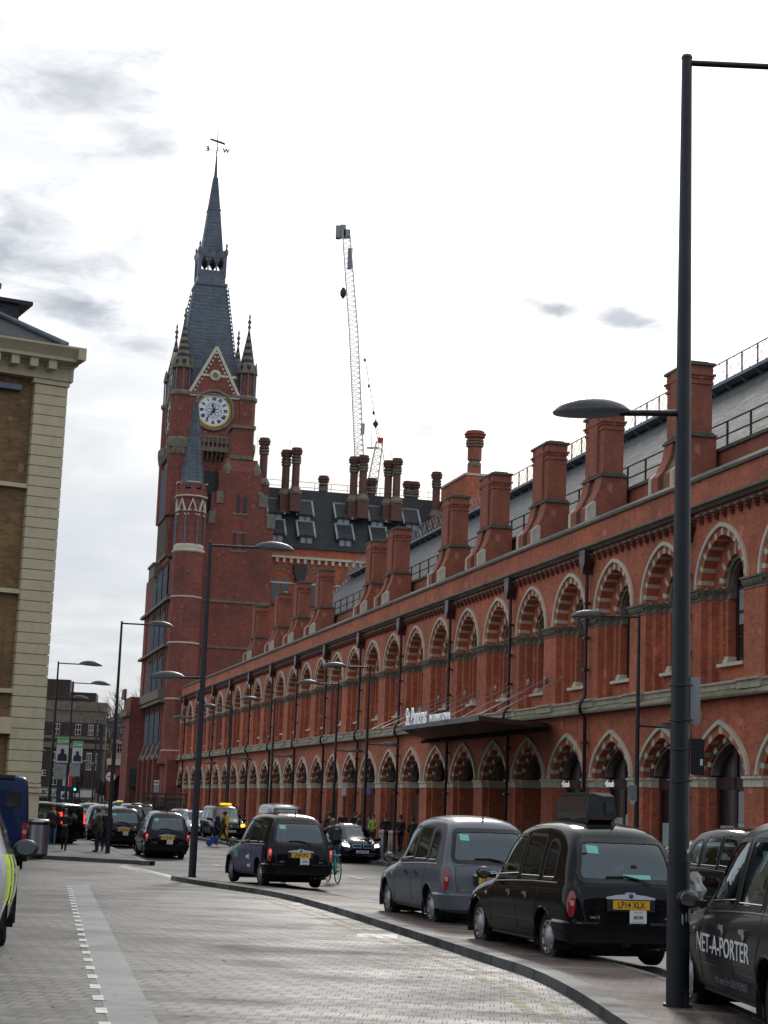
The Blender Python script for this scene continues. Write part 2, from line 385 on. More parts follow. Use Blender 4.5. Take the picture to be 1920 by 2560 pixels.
# arches, windows, sills, capitals : one of each, then copies
def bay_parts():
    P = []
    b = MB(); ring(b, 1.56, 1.56, 1.80, 1.80, .12, 8.93, .012, -.452, 33, st3)                       # outer voussoirs
    ring(b, 1.81, 1.815, 1.93, 1.95, .12, 8.93, .09, 0.0, 24, allst, 2, 2, outer=True)                   # hood mould
    P.append(('upper_arch', b.mesh('upper_arch', [M['stone'], M['brick'], M['stone']]), [], 0))
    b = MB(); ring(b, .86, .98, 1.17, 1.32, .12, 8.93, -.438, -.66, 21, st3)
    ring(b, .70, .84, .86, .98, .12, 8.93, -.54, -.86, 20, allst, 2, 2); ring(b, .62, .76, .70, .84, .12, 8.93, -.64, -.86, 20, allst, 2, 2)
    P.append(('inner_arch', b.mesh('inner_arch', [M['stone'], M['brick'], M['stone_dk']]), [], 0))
    # window
    b = MB(); A = arch(.93, .80, .12, 20)
    fr = MB()
    fr.box(-.93, -.55, -1.02, -.95, 6.50, 8.93); fr.box(.55, .93, -1.02, -.95, 6.50, 8.93)
    for z in (6.50, 7.30, 8.10, 8.86): fr.box(-.55, .55, -1.0, -.94, z, z+.07)
    ring(fr, .52, .66, .66, .78, .12, 8.93, -.94, -1.02, 16, allst, 0, 0)
    g = MB(); g.quad((-.55, -.985, 6.52), (.55, -.985, 6.52), (.55, -.985, 8.93), (-.55, -.985, 8.93), 0)
    T = arch(.62, .78, .12, 16); g.add([(0, -.985, 8.93)]+[(p[0], -.985, 8.93+p[1]) for p in T], [(0, i+1, i+2) for i in range(16)], 0)
    bl = MB(); bl.quad((-.5, -.975, 7.36), (.5, -.975, 7.36), (.5, -.975, 8.88), (-.5, -.975, 8.88))
    P.append(('window', fr.mesh('window', [M['frame']]), [('pane', g.mesh('pane', [M['glass']])), ('roller_blind', bl.mesh('roller_blind', [M['blind']]))], 0))
    b = MB(); b.box(-.93, .93, -.97, -.30, 6.362, 6.47); 
    for s in (-1, 1): b.box(*sorted((s*.93, s*.62)), -.96, -.52, 6.472, 6.62); b.box(*sorted((s*.93, s*.66)), -.96, -.56, 6.62, 6.72); b.box(*sorted((s*.93, s*.70)), -.95, -.60, 6.72, 8.55, 1)
    P.append(('window_sill', b.mesh('window_sill', [M['stone'], M['brick']]), [], 0))
    b = MB()                                                                                  # cap band over pier and jamb steps, centred on pier
    for s in (-1, 1):
        for (x0, x1, y) in ((0, .73, .0), (.73, 1.07, -.22), (1.07, 1.36, -.46), (1.36, 1.66, -.60)):
            a_, c_ = sorted((s*x0, s*x1)); yb = -.95
            b.box(a_, c_, yb, y+.03, 8.55, 8.60); b.box(a_, c_, yb, y+.015, 8.60, 8.76, 1); b.box(a_-.02, c_+.02, yb, y+.09, 8.80, 8.86); b.box(a_-.02, c_+.02, yb, y+.14, 8.862, 8.93)
            b.box(a_, c_, yb, y+.06, 8.76, 8.80, 1)
    for i in range(7):
        xx = -.6+i*.2; b.add([(xx-.09, .02, 8.62), (xx+.09, .02, 8.62), (xx+.1, .12, 8.8), (xx-.1, .12, 8.8), (xx, .09, 8.68)], [(0, 1, 4), (1, 2, 4), (2, 3, 4), (3, 0, 4)], 1)
    P.append(('capital', b.mesh('capital', [M['stone_dk'], M['stone_dk']]), [], -2.285))
    # lower tier
    b = MB(); ring(b, 1.63, 1.26, 1.90, 1.52, .34, 3.02, .014, -.25, 21, st3, foot=.08)
    ring(b, 1.90, 1.52, 2.06, 1.66, .34, 3.02, .10, 0.0, 24, allst, 2, 2, outer=True)
    for s in (-1, 1): b.lathe([(.02, 2.9), (.09, 2.95), (.10, 3.02), (.05, 3.08)], (s*1.98, .05), 8, 2)
    P.append(('lower_arch', b.mesh('lower_arch', [M['stone'], M['brick'], M['stone']]), [], 0))
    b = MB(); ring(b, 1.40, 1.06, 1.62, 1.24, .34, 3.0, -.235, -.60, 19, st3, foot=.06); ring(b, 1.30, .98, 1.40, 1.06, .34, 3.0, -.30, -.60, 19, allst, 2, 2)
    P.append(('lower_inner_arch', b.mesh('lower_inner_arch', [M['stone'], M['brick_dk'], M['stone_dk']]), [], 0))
    b = MB()
    for s in (-1, 1):
        for (x0, x1, y) in ((0, .66, 0), (.66, .87, -.25)):
            a_, c_ = sorted((s*x0, s*x1)); b.box(a_, c_, -1.12, y+.03, 2.62, 2.86); b.box(a_-.02, c_+.02, -1.12, y+.09, 2.862, 2.94)
    P.append(('impost', b.mesh('impost', [M['stone'], M['brick']]), [], -2.285))
    return P
BP = bay_parts(); first = {}
for i, c in enumerate(CS):
    for nm, me, subs, dx in BP:
        o = mesh_obj(nm, me, station, (c+dx, .14 if nm == 'window' else (.05 if nm == 'window_sill' else 0), 0))
        for sn, sm in subs:
            q = mesh_obj(sn, sm, o)
            if sn == 'roller_blind': fz = random.choice((.25, .5, .5, .75, 1.)); q.scale.z = fz; q.location.z = 8.88*(1-fz)
# infill of the lower tier
sf = MB()                                                   # shop front
sf.box(-1.42, 1.42, -.82, -.74, 2.56, 2.94); sf.box(-1.34, -1.16, -.82, -.74, -1.6, 2.56); sf.box(1.16, 1.34, -.82, -.74, -1.6, 2.56); sf.box(-.10, .10, -.82, -.74, -1.6, 4.0)
sf.box(-1.42, 1.42, -.82, -.74, -1.6, -.1); ring(sf, 1.08, .82, 1.22, .94, .34, 3.0, -.75, -.82, 16, allst, 0, 0)
shop_me = sf.mesh('shop_window', [M['frame']])
pg = MB(); pg.quad((-1.2, -.78, -.6), (1.2, -.78, -.6), (1.2, -.78, 2.6), (-1.2, -.78, 2.6))
T = arch(1.3, .98, .34, 16); pg.add([(0, -.785, 2.94)]+[(p[0], -.785, 2.96+p[1]) for p in T], [(0, k+1, k+2) for k in range(16)], 0)
pane_me = pg.mesh('pane', [M['glass_dk']])
fl = MB(); fl.quad((-1.14, -.77, -.1), (-.12, -.77, -.1), (-.12, -.77, 1.55), (-1.14, -.77, 1.55)); fl.quad((.12, -.77, -.1), (1.14, -.77, -.1), (1.14, -.77, 1.45), (.12, -.77, 1.45))
frost_me = fl.mesh('frosted_film', [M['frost']])
up = MB(); up.quad((-1.1, -.772, 1.56), (-.14, -.772, 1.56), (-.14, -.772, 2.5), (-1.1, -.772, 2.5)); blind_me = up.mesh('inner_blind', [M['blind']])
bi = MB(); bi.box(-1.42, 1.42, -.86, -.70, -1.6, 2.3); bi.box(-.12, .12, -.84, -.66, -1.6, 2.3)
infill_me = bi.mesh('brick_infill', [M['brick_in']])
cm = MB(); cm.lathe([(.19, -1.2), (.19, -.9), (.14, -.82), (.14, 2.2), (.13, 2.28), (.2, 2.5), (.23, 2.62)], (-1.38, -.28), 12, 0)
col_me = cm.mesh('shaft', [M['granite_shaft']])
ia = MB()                                                   # inner arcade of the entrance
for q in (0, 1):
    yy = -1.3-q*1.0
ring(ia, .95, .9, 1.25, 1.2, .3, 1.75, -1.55, -2.0, 15, st3, 0, 1)
ia.box(-1.5, -.95, -2.0, -1.5, 1.3, 1.75, 0); ia.box(.95, 1.5, -2.0, -1.5, 1.3, 1.75, 0); ia.box(-1.45, -1.0, -1.98, -1.52, -1.6, 1.3, 1); ia.box(1.0, 1.45, -1.98, -1.52, -1.6, 1.3, 1)
ia_me = ia.mesh('inner_arcade', [M['stone'], M['brick_dk'], M['stone']])
for i, c in enumerate(CS):
    if c < 66.5:
        o = mesh_obj('shop_window', shop_me, station, (c, .24, 0)); mesh_obj('pane', pane_me, o)
        if c < 56: mesh_obj('frosted_film', frost_me, o); mesh_obj('inner_blind', blind_me, o)
        else:
            o2 = mesh_obj('inner_blind', frost_me, o); o2.scale = (.86, 1, 1.15); o2.location.z = -.1
            text('shop_lettering', '\u2022iSmash', .33, M['shopsign'], o, frame((.30, -.30, 2.74), (-1, 0, 0), (0, 1, 0)), .006, .85, .004)
    elif 66.5 < c < 85:
        mesh_obj('inner_arcade', ia_me, station, (c, 0, 0))
        mesh_obj('shaft', col_me, station, (c, 0, 0))
    else:
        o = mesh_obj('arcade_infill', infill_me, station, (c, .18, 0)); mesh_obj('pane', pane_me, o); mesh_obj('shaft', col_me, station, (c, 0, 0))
# downpipes with hopper heads
dp = MB(); dp.tube([(0, .17, -1.3), (0, .17, 5.15), (0, .38, 5.4), (0, .38, 5.72), (0, .2, 5.95), (0, .2, 10.6)], .075, 8)
for z in (.5, 2.3, 4.2, 6.9, 8.1, 9.4): dp.box(-.11, .11, .06, .30, z, z+.09)
hd = MB(); hd.prism([(-.1, 10.55), (.1, 10.55), (.12, 10.72), (.28, 10.95), (.28, 11.45), (-.28, 11.45), (-.28, 10.95), (-.12, 10.72)], .02, .42, 'y')
dpm = dp.mesh('downpipe', [M['iron']]); hdm = hd.mesh('hopper_head', [M['iron']])
x = 52.87-9.14
while x < S1:
    o = mesh_obj('downpipe', dpm, station, (x, 0, 0)); mesh_obj('hopper_head', hdm, o); x += 9.14
# chimneys / buttress stacks standing behind the parapet
def stack():
    b = MB(); b.box(-1, 1, -.85, 0, 15.0, 16.75); b.box(-1.04, 1.04, -.89, .04, 16.75, 16.82); b.box(-1.0, 1.0, -.85, 0.0, 16.82, 16.95)
    b.box(-1.05, 1.05, -.90, .05, 16.95, 17.05); b.box(-1.1, 1.1, -.95, .1, 17.05, 17.12); b.box(-1.02, 1.02, -.87, .02, 17.12, 17.42); b.box(-.5, .5, -.93, .08, 15.0, 17.40)
    b.box(-1.10, 1.10, -.95, .10, 17.42, 17.52, 1); b.box(-.9, .9, -.75, -.1, 17.52, 17.60, 1)
    b.box(-1.14, 1.14, -1.0, .12, 14.84, 14.92, 1); b.box(-1.07, 1.07, -.92, .06, 14.92, 15.0, 1)
    b.prism([(-1.0, 12.7), (-1.0, 14.84), (.06, 14.84), (.16, 14.3), (.40, 13.8), (.62, 13.55), (.62, 12.7)], -1.05, -.30, 'x', 0); b.prism([(-1.0, 12.7), (-1.0, 14.84), (.06, 14.84), (.16, 14.3), (.40, 13.8), (.62, 13.55), (.62, 12.7)], .30, 1.05, 'x', 0)
    b.prism([(-1.0, 12.7), (-1.0, 14.8), (-.05, 14.8), (.05, 14.3), (.28, 13.8), (.48, 13.5), (.48, 12.7)], -.30, .30, 'x', 2)
    b.prism([(.30, 12.75), (.30, 13.78), (.42, 13.8), (.66, 13.56), (.66, 12.75)], .85, 1.08, 'x', 3); b.prism([(.30, 12.75), (.30, 13.78), (.42, 13.8), (.66, 13.56), (.66, 12.75)], -1.08, -.85, 'x', 3)
    return b.mesh('chimney_stack', [M['brick_ch'], M['stone_cap'], M['stone_cap'], M['stone']])
SM = stack()
for s in (46.5, 57.0, 65.3, 71.9, 79.7, 86.5, 98.0, 103.3, 118.2, 125.8, 133.3, 143.2):
    o = mesh_obj('chimney_stack', SM, station, (s, -1.25, 0))
# entrance canopy : a thing hung on the wall
can = thing('entrance_canopy', 'dark metal entrance canopy hung on steel cables over the station doorway', 'canopy', (FORG.x, FORG.y, 0), FROT)
b = MB(); b.add([(66.1, .15, 4.95), (84.2, .15, 4.95), (67.4, 5.8, 4.62), (57.2, 5.8, 4.62), (66.1, .15, 5.12), (84.2, .15, 5.12), (67.4, 5.8, 4.78), (57.2, 5.8, 4.78)],
                [(0, 1, 2, 3), (4, 5, 6, 7), (0, 1, 5, 4), (1, 2, 6, 5), (2, 3, 7, 6), (3, 0, 4, 7)]); b.build('roof_slab', M['canopy'], can)
b = MB()
for k in range(44):
    s = 66.2+k*.41; b.tube([(s, .16, 4.92), (s+.1, .45, 4.86)], .14, 6)
b.build('ribbed_edge', M['canopy'], can)
for k, (s, z) in enumerate([(82.4, 6.9), (78.0, 6.9), (73.4, 6.9), (69.0, 6.9), (66.9, 6.86)]):
    o = MB().tube([(s, .05, z), (s-9.2, 5.6, 4.85)], .018, 5).build('stay_cable', M['galv'], can)
    MB().lathe([(.12, -.03), (.16, 0), (.12, .03)], n=10, M=Matrix.Translation((s, .06, z)) @ Matrix.Rotation(PI/2, 4, 'X')).build('anchor_plate', M['galv'], o)
    MB().tube([(s-2.2, .05, z), (s-11.0, 5.6, 4.85)], .018, 5).build('stay_cable', M['galv'], can)
sg = thing('station_sign', 'large white raised station name letters standing on the front edge of the dark canopy', 'sign', (FORG.x, FORG.y, 0), FROT)
b = MB(); b.box(60.2, 67.2, 5.62, 5.66, 4.66, 4.70)
for s in (60.4, 62.5, 64.5, 66.9): b.box(s-.04, s+.04, 5.5, 5.62, 4.62, 4.85)
b.build('support_rail', M['galv'], sg)
text('big_lettering', 'St Pancras', 1.06, M['lettering_white'], sg, frame((65.45, 5.75, 5.02), (-1, 0, 0), (0, 1, 0)), .02, .68, .012)
text('small_lettering', 'INTERNATIONAL', .36, M['lettering_white'], sg, frame((62.15, 5.75, 4.92), (-1, 0, 0), (0, 1, 0)), .015, 1.0, .004)
# ================================================================ GROUND
def sheet(name, pts, dz, mat, kind='structure', step=None):
    "flat polygon following the fall of the street"
    bm = bmesh.new(); f = bm.faces.new([bm.verts.new((x, y, 0)) for x, y in pts])
    for yy in (0, 62): 
        bmesh.ops.bisect_plane(bm, geom=bm.verts[:]+bm.edges[:]+bm.faces[:], plane_co=(0, yy, 0), plane_no=(0, 1, 0))
    bmesh.ops.triangulate(bm, faces=bm.faces[:])
    for v in bm.verts: v.co.z = gz(v.co.y)+dz
    bmesh.ops.recalc_face_normals(bm, faces=bm.faces)
    for f in bm.faces:
        if f.normal.z < 0: f.normal_flip()
    me = bpy.data.meshes.new(name); bm.to_mesh(me); bm.free(); me.materials.append(mat)
    o = mesh_obj(name, me); tag(o, kind=kind); return o
def paving(name, rot, c1, c2, joint, bw, bh, rough, rv=.25, patch=((.22, .21, .19), (.045, .043, .042)), bumpd=.012, mort=.011, spec=.12):
    m, nt, b = newmat(name, c1, rough); g = nt.n('ShaderNodeNewGeometry')
    mp = nt.n('ShaderNodeMapping', Vector=g.outputs['Position']); mp.inputs['Rotation'].default_value = (0, 0, rot)
    br = nt.n('ShaderNodeTexBrick', Vector=mp.outputs[0], Color1=rgb(c1), Color2=rgb(c2), Mortar=rgb(joint))
    br.inputs['Scale'].default_value = 1; br.inputs['Brick Width'].default_value = bw; br.inputs['Row Height'].default_value = bh; br.inputs['Mortar Size'].default_value = mort
    br.inputs['Mortar Smooth'].default_value = .3
    f = nt.noise(g.outputs['Position'], .8, 6, .65); st = nt.noise(nt.mapv(mp.outputs[0], (.22, 1.5, 1)), 1.0, 6, .7); fine = nt.noise(g.outputs['Position'], 25, 4, .7)
    big = nt.noise(g.outputs['Position'], .16, 3, .5)
    col = nt.mix(nt.m('MULTIPLY', nt.ramp(st, .50, .62), .6), br.outputs[0], rgb(patch[0])); col = nt.mix(nt.m('MULTIPLY', nt.ramp(f, .48, .60), .75), col, rgb(patch[1]))
    col = nt.mix(nt.m('MULTIPLY', nt.ramp(big, .5, .65), .45), col, rgb(patch[1]))
    col = nt.mix(nt.m('MULTIPLY', nt.ramp(fine, .5, .8), .35), col, rgb(tuple(c*.4 for c in c1)))
    sp_ = nt.noise(g.outputs['Position'], 5.5, 2, .4); col = nt.mix(nt.m('MULTIPLY', nt.ramp(sp_, .72, .74), .6), col, rgb((.03, .03, .03)))
    pat = nt.noise(nt.mapv(g.outputs['Position'], (.5, .35, 1)), 1., 2, .3); col = nt.mix(nt.m('MULTIPLY', nt.ramp(pat, .58, .61), .30), col, rgb(tuple(c*.5 for c in c1)))
    nt.set(b.inputs['Base Color'], col)
    nt.set(b.inputs['Roughness'], nt.m('ADD', nt.m('MULTIPLY', nt.ramp(nt.m('ADD', nt.m('MULTIPLY', st, .6), nt.m('ADD', nt.m('MULTIPLY', big, .5), nt.m('MULTIPLY', f, .4))), .55, .92), rv*1.6), rough-rv*.75))
    bp = nt.n('ShaderNodeBump', Height=nt.m('SUBTRACT', nt.m('ADD', nt.m('MULTIPLY', fine, .35), nt.m('MULTIPLY', st, .6)), nt.m('MULTIPLY', br.outputs[1], 1.2))); bp.inputs['Strength'].default_value = .6; bp.inputs['Distance'].default_value = bumpd
    nt.set(b.inputs['Normal'], bp.outputs[0]); b.inputs['Specular IOR Level'].default_value = spec; return m
def asphalt(name, base, rough=.62):
    m, nt, b = newmat(name, base, rough); g = nt.n('ShaderNodeNewGeometry')
    f = nt.noise(g.outputs['Position'], .35, 6, .65); st = nt.noise(nt.mapv(g.outputs['Position'], (1.6, .18, 1)), 1., 5, .6); fine = nt.noise(g.outputs['Position'], 40, 3, .7)
    col = nt.mix(nt.ramp(f, .4, .66), rgb(base), rgb(tuple(c*.55 for c in base))); col = nt.mix(nt.m('MULTIPLY', nt.ramp(st, .45, .7), .6), col, rgb(tuple(c*1.5 for c in base)))
    col = nt.mix(nt.m('MULTIPLY', fine, .5), col, rgb(tuple(c*.5 for c in base)))
    nt.set(b.inputs['Base Color'], col); nt.set(b.inputs['Roughness'], nt.m('ADD', nt.m('MULTIPLY', f, .35), rough-.2))
    bp = nt.n('ShaderNodeBump', Height=nt.m('ADD', fine, nt.m('MULTIPLY', f, .4))); bp.inputs['Strength'].default_value = .5; bp.inputs['Distance'].default_value = .01
    nt.set(b.inputs['Normal'], bp.outputs[0]); b.inputs['Specular IOR Level'].default_value = .16; return m
M['asphalt'] = asphalt('worn_asphalt', (.040, .040, .044), .64)
M['setts'] = paving('granite_setts', radians(4), (.105, .10, .094), (.048, .047, .046), (.008, .010, .010), .20, .28, .54, mort=.022, spec=.20)
M['slabs'] = paving('grey_slab_paving', radians(20), (.07, .07, .074), (.05, .05, .053), (.06, .06, .06), .6, .4, .6, .2)
M['pinkpave'] = paving('pink_clay_paver', radians(12), (.17, .118, .10), (.095, .072, .063), (.05, .045, .04), .21, .075, .6, .2, ((.30, .26, .22), (.13, .10, .09)))
M['granband'] = paving('granite_band', radians(10), (.21, .21, .21), (.175, .175, .177), (.12, .12, .12), 1.2, .9, .52, .2, ((.30, .30, .29), (.15, .15, .148)), .006, .006)
M['kerb'] = paving('kerb_granite', radians(12), (.17, .165, .158), (.10, .098, .094), (.012, .012, .012), 9., .92, .6, .2, mort=.02)
M['roadpaint'] = simple('worn_road_paint', (.42, .42, .40), .6, .35, 4)
M['block_white'] = simple('white_marker_block', (.48, .47, .44), .6, .3, 6)
sheet('ground', [(-900, -60), (900, -60), (900, 1500), (-900, 1500)], -.012, M['asphalt'])
LE = [G(*q) for q in ((427, 2200), (500, 2213), (600, 2228), (700, 2245), (820, 2277), (1000, 2335), (1200, 2402), (1320, 2442), (1420, 2492), (1522, 2560))]+[(2.2, 12), (2.0, 6), (1.6, -4)]
def smooth(P, n=4):
    out = []
    for i in range(len(P)-1):
        p0 = P[max(0, i-1)]; p1 = P[i]; p2 = P[i+1]; p3 = P[min(len(P)-1, i+2)]
        for k in range(n):
            t = k/n; out.append(tuple(.5*((2*p1[j])+(-p0[j]+p2[j])*t+(2*p0[j]-5*p1[j]+4*p2[j]-p3[j])*t*t+(-p0[j]+3*p1[j]-3*p2[j]+p3[j])*t**3) for j in (0, 1)))
    return out+[P[-1]]
LS = smooth(LE); k1 = G(373.7, 2163); FA = [(-40, 66), G(0, 2142), k1]; FB = [k1, G(322, 2142), G(270, 2121), G(222, 2108), G(176, 2099), (-24, 122), (-38, 170), (-52, 215)]
def offs(P, d):
    out = []
    for i, p in enumerate(P):
        a = P[max(0, i-1)]; b = P[min(len(P)-1, i+1)]; t = Vector((b[0]-a[0], b[1]-a[1])).normalized()
        dd = d[i] if isinstance(d, list) else d
        out.append((p[0]-t.y*dd, p[1]+t.x*dd))
    return out
W = [min(1.38, .30+.085*i) for i in range(len(LS))]
RS = offs(LS, W)
# plaza of setts
sheet('plaza_paving', [(-60, -30), (1.6, -30)]+LS[::-1]+[G(299, 2163), FA[2], FA[1], (-60, 74)], .0, M['setts'])
bnd = [G(175, 2215), G(220, 2212), G(395, 2560), G(270, 2560)]
def ext(a, b, t): return (a[0]+(b[0]-a[0])*t, a[1]+(b[1]-a[1])*t)
sheet('granite_band', [bnd[0], bnd[1], ext(bnd[1], bnd[2], 1.6), ext(bnd[0], bnd[3], 1.6)], .004, M['granband'])
sheet('channel_strip', [G(299, 2163), G(312, 2161), G(440, 2198), G(424, 2200)], .005, M['granband'])
# kerbed strip of pink pavers with the big lamp
def kerb(name, P, w, h, mat, closed=False):
    I = offs(P, w); mb = MB(); n = len(P)
    for i in range(n-1):
        a, b2, c, d = P[i], P[i+1], I[i+1], I[i]
        z = [gz(p[1]) for p in (a, b2, c, d)]
        L_ = (a[0], a[1], z[0]-.02), (b2[0], b2[1], z[1]-.02), (b2[0], b2[1], z[1]+h), (a[0], a[1], z[0]+h)
        mb.quad(*L_); mb.quad((a[0], a[1], z[0]+h), (b2[0], b2[1], z[1]+h), (c[0], c[1], z[2]+h), (d[0], d[1], z[3]+h)); mb.quad((d[0], d[1], z[3]-.02), (c[0], c[1], z[2]-.02), (c[0], c[1], z[2]+h), (d[0], d[1], z[3]+h))
    mb.quad((P[0][0], P[0][1], gz(P[0][1])-.02), (I[0][0], I[0][1], gz(I[0][1])-.02), (I[0][0], I[0][1], gz(I[0][1])+h), (P[0][0], P[0][1], gz(P[0][1])+h))
    o = mb.build(name, mat); tag(o, kind='structure'); return o
kerb('kerb', LS, .26, .11, M['kerb']); kerb('kerb', offs(RS, -.12), .12, .10, M['kerb'])
sheet('kerb_strip', offs(LS, .25)+offs(RS, -.11)[::-1], .095, M['pinkpave'])
# pavement where people walk
sheet('pavement', [(-40.2, 66.2), (FA[1][0], FA[1][1]+.2), (k1[0]-.2, k1[1]+.2)]+[(x-.2, y) for x, y in FB[1:]]+[(-130, 235), (-90, 90)], .12, M['slabs'])
kerb('kerb', FA, .3, .135, M['kerb']); kerb('kerb', FB, .3, .13, M['kerb'])
# pavement along the station
def sp_(s, n): p = FV*s+RV*(DF-n); return (p.x, p.y)
sheet('station_pavement', [sp_(20, 6.2), sp_(75, 6.2), sp_(90, 8.5), sp_(175, 9.5), sp_(230, 10), sp_(230, -14), sp_(20, -3)], .11, M['slabs'])
kerb('kerb', [sp_(230, 10.2), sp_(175, 9.7), sp_(90, 8.7), sp_(75, 6.4), sp_(20, 6.4)], .3, .125, M['kerb'])
# painted marks and marker blocks
mk = MB()
def strip(mb, a, b, w, dz=.004):
    a, b = Vector((a[0], a[1], 0)), Vector((b[0], b[1], 0)); d = (b-a).normalized(); n = Vector((-d.y, d.x, 0))*w/2
    vs = [(p.x, p.y, gz(p.y)+dz) for p in (a-n, b-n, b+n, a+n)]; mb.add(vs, [(0, 1, 2, 3)])
strip(mk, (-1.09, 41.92), (.22, 36.6), .12); strip(mk, (.22, 36.6), (3.3, 22), .12)
o = mk.build('edge_line', M['roadpaint']); tag(o, kind='structure')
mk = MB()
for i in range(11):
    a = Vector(sp_(54+i*7.5, 13.6)).to_3d(); strip(mk, a, a+FV*2.6, .14)
o = mk.build('lane_marking', M['roadpaint']); tag(o, kind='structure')
mk = MB(); a = Vector(G(545, 2142)).to_3d(); mk.add([(p.x, p.y, gz(p.y)+.004) for p in (a+FV*-3, a+FV*-3+RV*2.2, a+FV*1.5)], [(0, 1, 2)])
strip(mk, G(312, 2166), G(440, 2196), .5); strip(mk, G(870, 2190), G(905, 2198), .12); strip(mk, G(560, 2160), G(700, 2175), .1)
o = mk.build('arrow_marking', M['roadpaint']); tag(o, kind='structure')
B0 = Vector(G(172, 2216)).to_3d(); B1 = Vector(G(262, 2560)).to_3d(); mk = MB(); d = (B1-B0).normalized(); nn = Vector((-d.y, d.x, 0))
Ltot = (B1-B0).length*1.3; t_ = 0
while t_ < Ltot:
    c = B0+d*t_; vs = [c-nn*.05, c+d*.42-nn*.05, c+d*.42+nn*.05, c+nn*.05]
    mk.add([(v.x, v.y, gz(v.y)+.005) for v in vs], [(0, 1, 2, 3)]); t_ += 1.05
o = mk.build('marker_blocks', M['block_white']); tag(o, kind='structure')
m, nt, b = newmat('faded_yellow_paint', (.36, .30, .12), .7); g = nt.n('ShaderNodeNewGeometry')
tr = nt.n('ShaderNodeBsdfTransparent'); mx = nt.n('ShaderNodeMixShader'); out_ = [n for n in nt.nt.nodes if n.type == 'OUTPUT_MATERIAL'][0]
nt.set(mx.inputs[0], nt.m('MULTIPLY', nt.ramp(nt.noise(g.outputs['Position'], 3.5, 7, .75), .46, .60), .8)); nt.nt.links.new(tr.outputs[0], mx.inputs[1]); nt.nt.links.new(b.outputs[0], mx.inputs[2]); nt.nt.links.new(mx.outputs[0], out_.inputs[0])
for d0, d1 in ((-.30, -.42), (-.55, -.67)):
    A_ = offs(LS, d0); B_ = offs(LS, d1); mk = MB()
    for i in range(8, len(LS)-1): mk.add([(p[0], p[1], gz(p[1])+.005) for p in (A_[i], A_[i+1], B_[i+1], B_[i])], [(0, 1, 2, 3)])
    o = mk.build('faded_yellow_line', m); tag(o, kind='structure')
mk = MB(); rnd = random.Random(11)
M['stain'] = newmat('oil_stain', (.012, .012, .012), .45)[0]; M['gum'] = newmat('old_gum', (.02, .02, .02), .8)[0]
for k in range(170):
    x, y = rnd.uniform(-9, 1.4), rnd.uniform(13, 45); r_ = rnd.uniform(.012, .03)
    if x < LS[-1][0]-.4: mk.add([(x+r_*cos(a), y+r_*1.0*sin(a), gz(y)+.0045) for a in [PI*i/4 for i in range(8)]], [tuple(range(8))])
o = mk.build('chewing_gum', M['gum']); tag(o, kind='stuff', label='dark spots of old chewing gum on the paving', cat='gum')
# drain covers and paint smears: thin iron grilles
mk = MB()
for px, py in ((985, 2342), (800, 2262)):
    x, y = G(px, py); x -= .25; mk.add([(x-.3, y-.35, gz(y)+.004), (x+.3, y-.35, gz(y)+.004), (x+.3, y+.35, gz(y)+.004), (x-.3, y+.35, gz(y)+.004)], [(0, 1, 2, 3)])
o = mk.build('drain_cover', M['rail']); tag(o, kind='structure')
# ================================================================ CLOCK TOWER AND HOTEL (facade frame: x = along, y = towards street)
tower = thing('clock_tower', 'tall red brick clock tower with slate spire, pinnacles and a white dial', 'clock tower', (FORG.x, FORG.y, 0), FROT)
TS, TE = 186., 194.8                       # tower from front face to back face
NC = -2.95                                 # centre line of the tower
b = MB()
b.box(TS, TE, -7.1, 1.15, -2, 45.3)
b.box(TS+.4, TE-.4, -6.6, .7, 45.3, 46.2)
b.build('shaft', M['brick_tw'], tower)
# string courses round the shaft
b = MB()
for z, p, h in ((39.7, .25, .3), (38.9, .45, .25), (31.6, .2, .3), (27.0, .25, .3), (22.0, .15, .2), (44.9, .2, .3)):
    b.box(TS-p, TE+p, -7.1-p, 1.15+p, z, z+h)
for k in range(16):                        # corbel table under the belfry stage
    n = -6.9+k*.53; b.box(TS-.42, TS-.002, n, n+.26, 38.2, 38.88); 
    s = TS+.2+k*.53; b.box(s, s+.26, 1.152, 1.55, 38.2, 38.88)
for k in range(9):
    s = TS+.6+k*.95; b.box(s, s+.3, 1.152, 1.34, 27.3, 31.4); b.box(s, s+.3, 1.152, 1.34, 13.5, 21.9)
split_build(b, 'string_course', M['stone_dk'], tower)
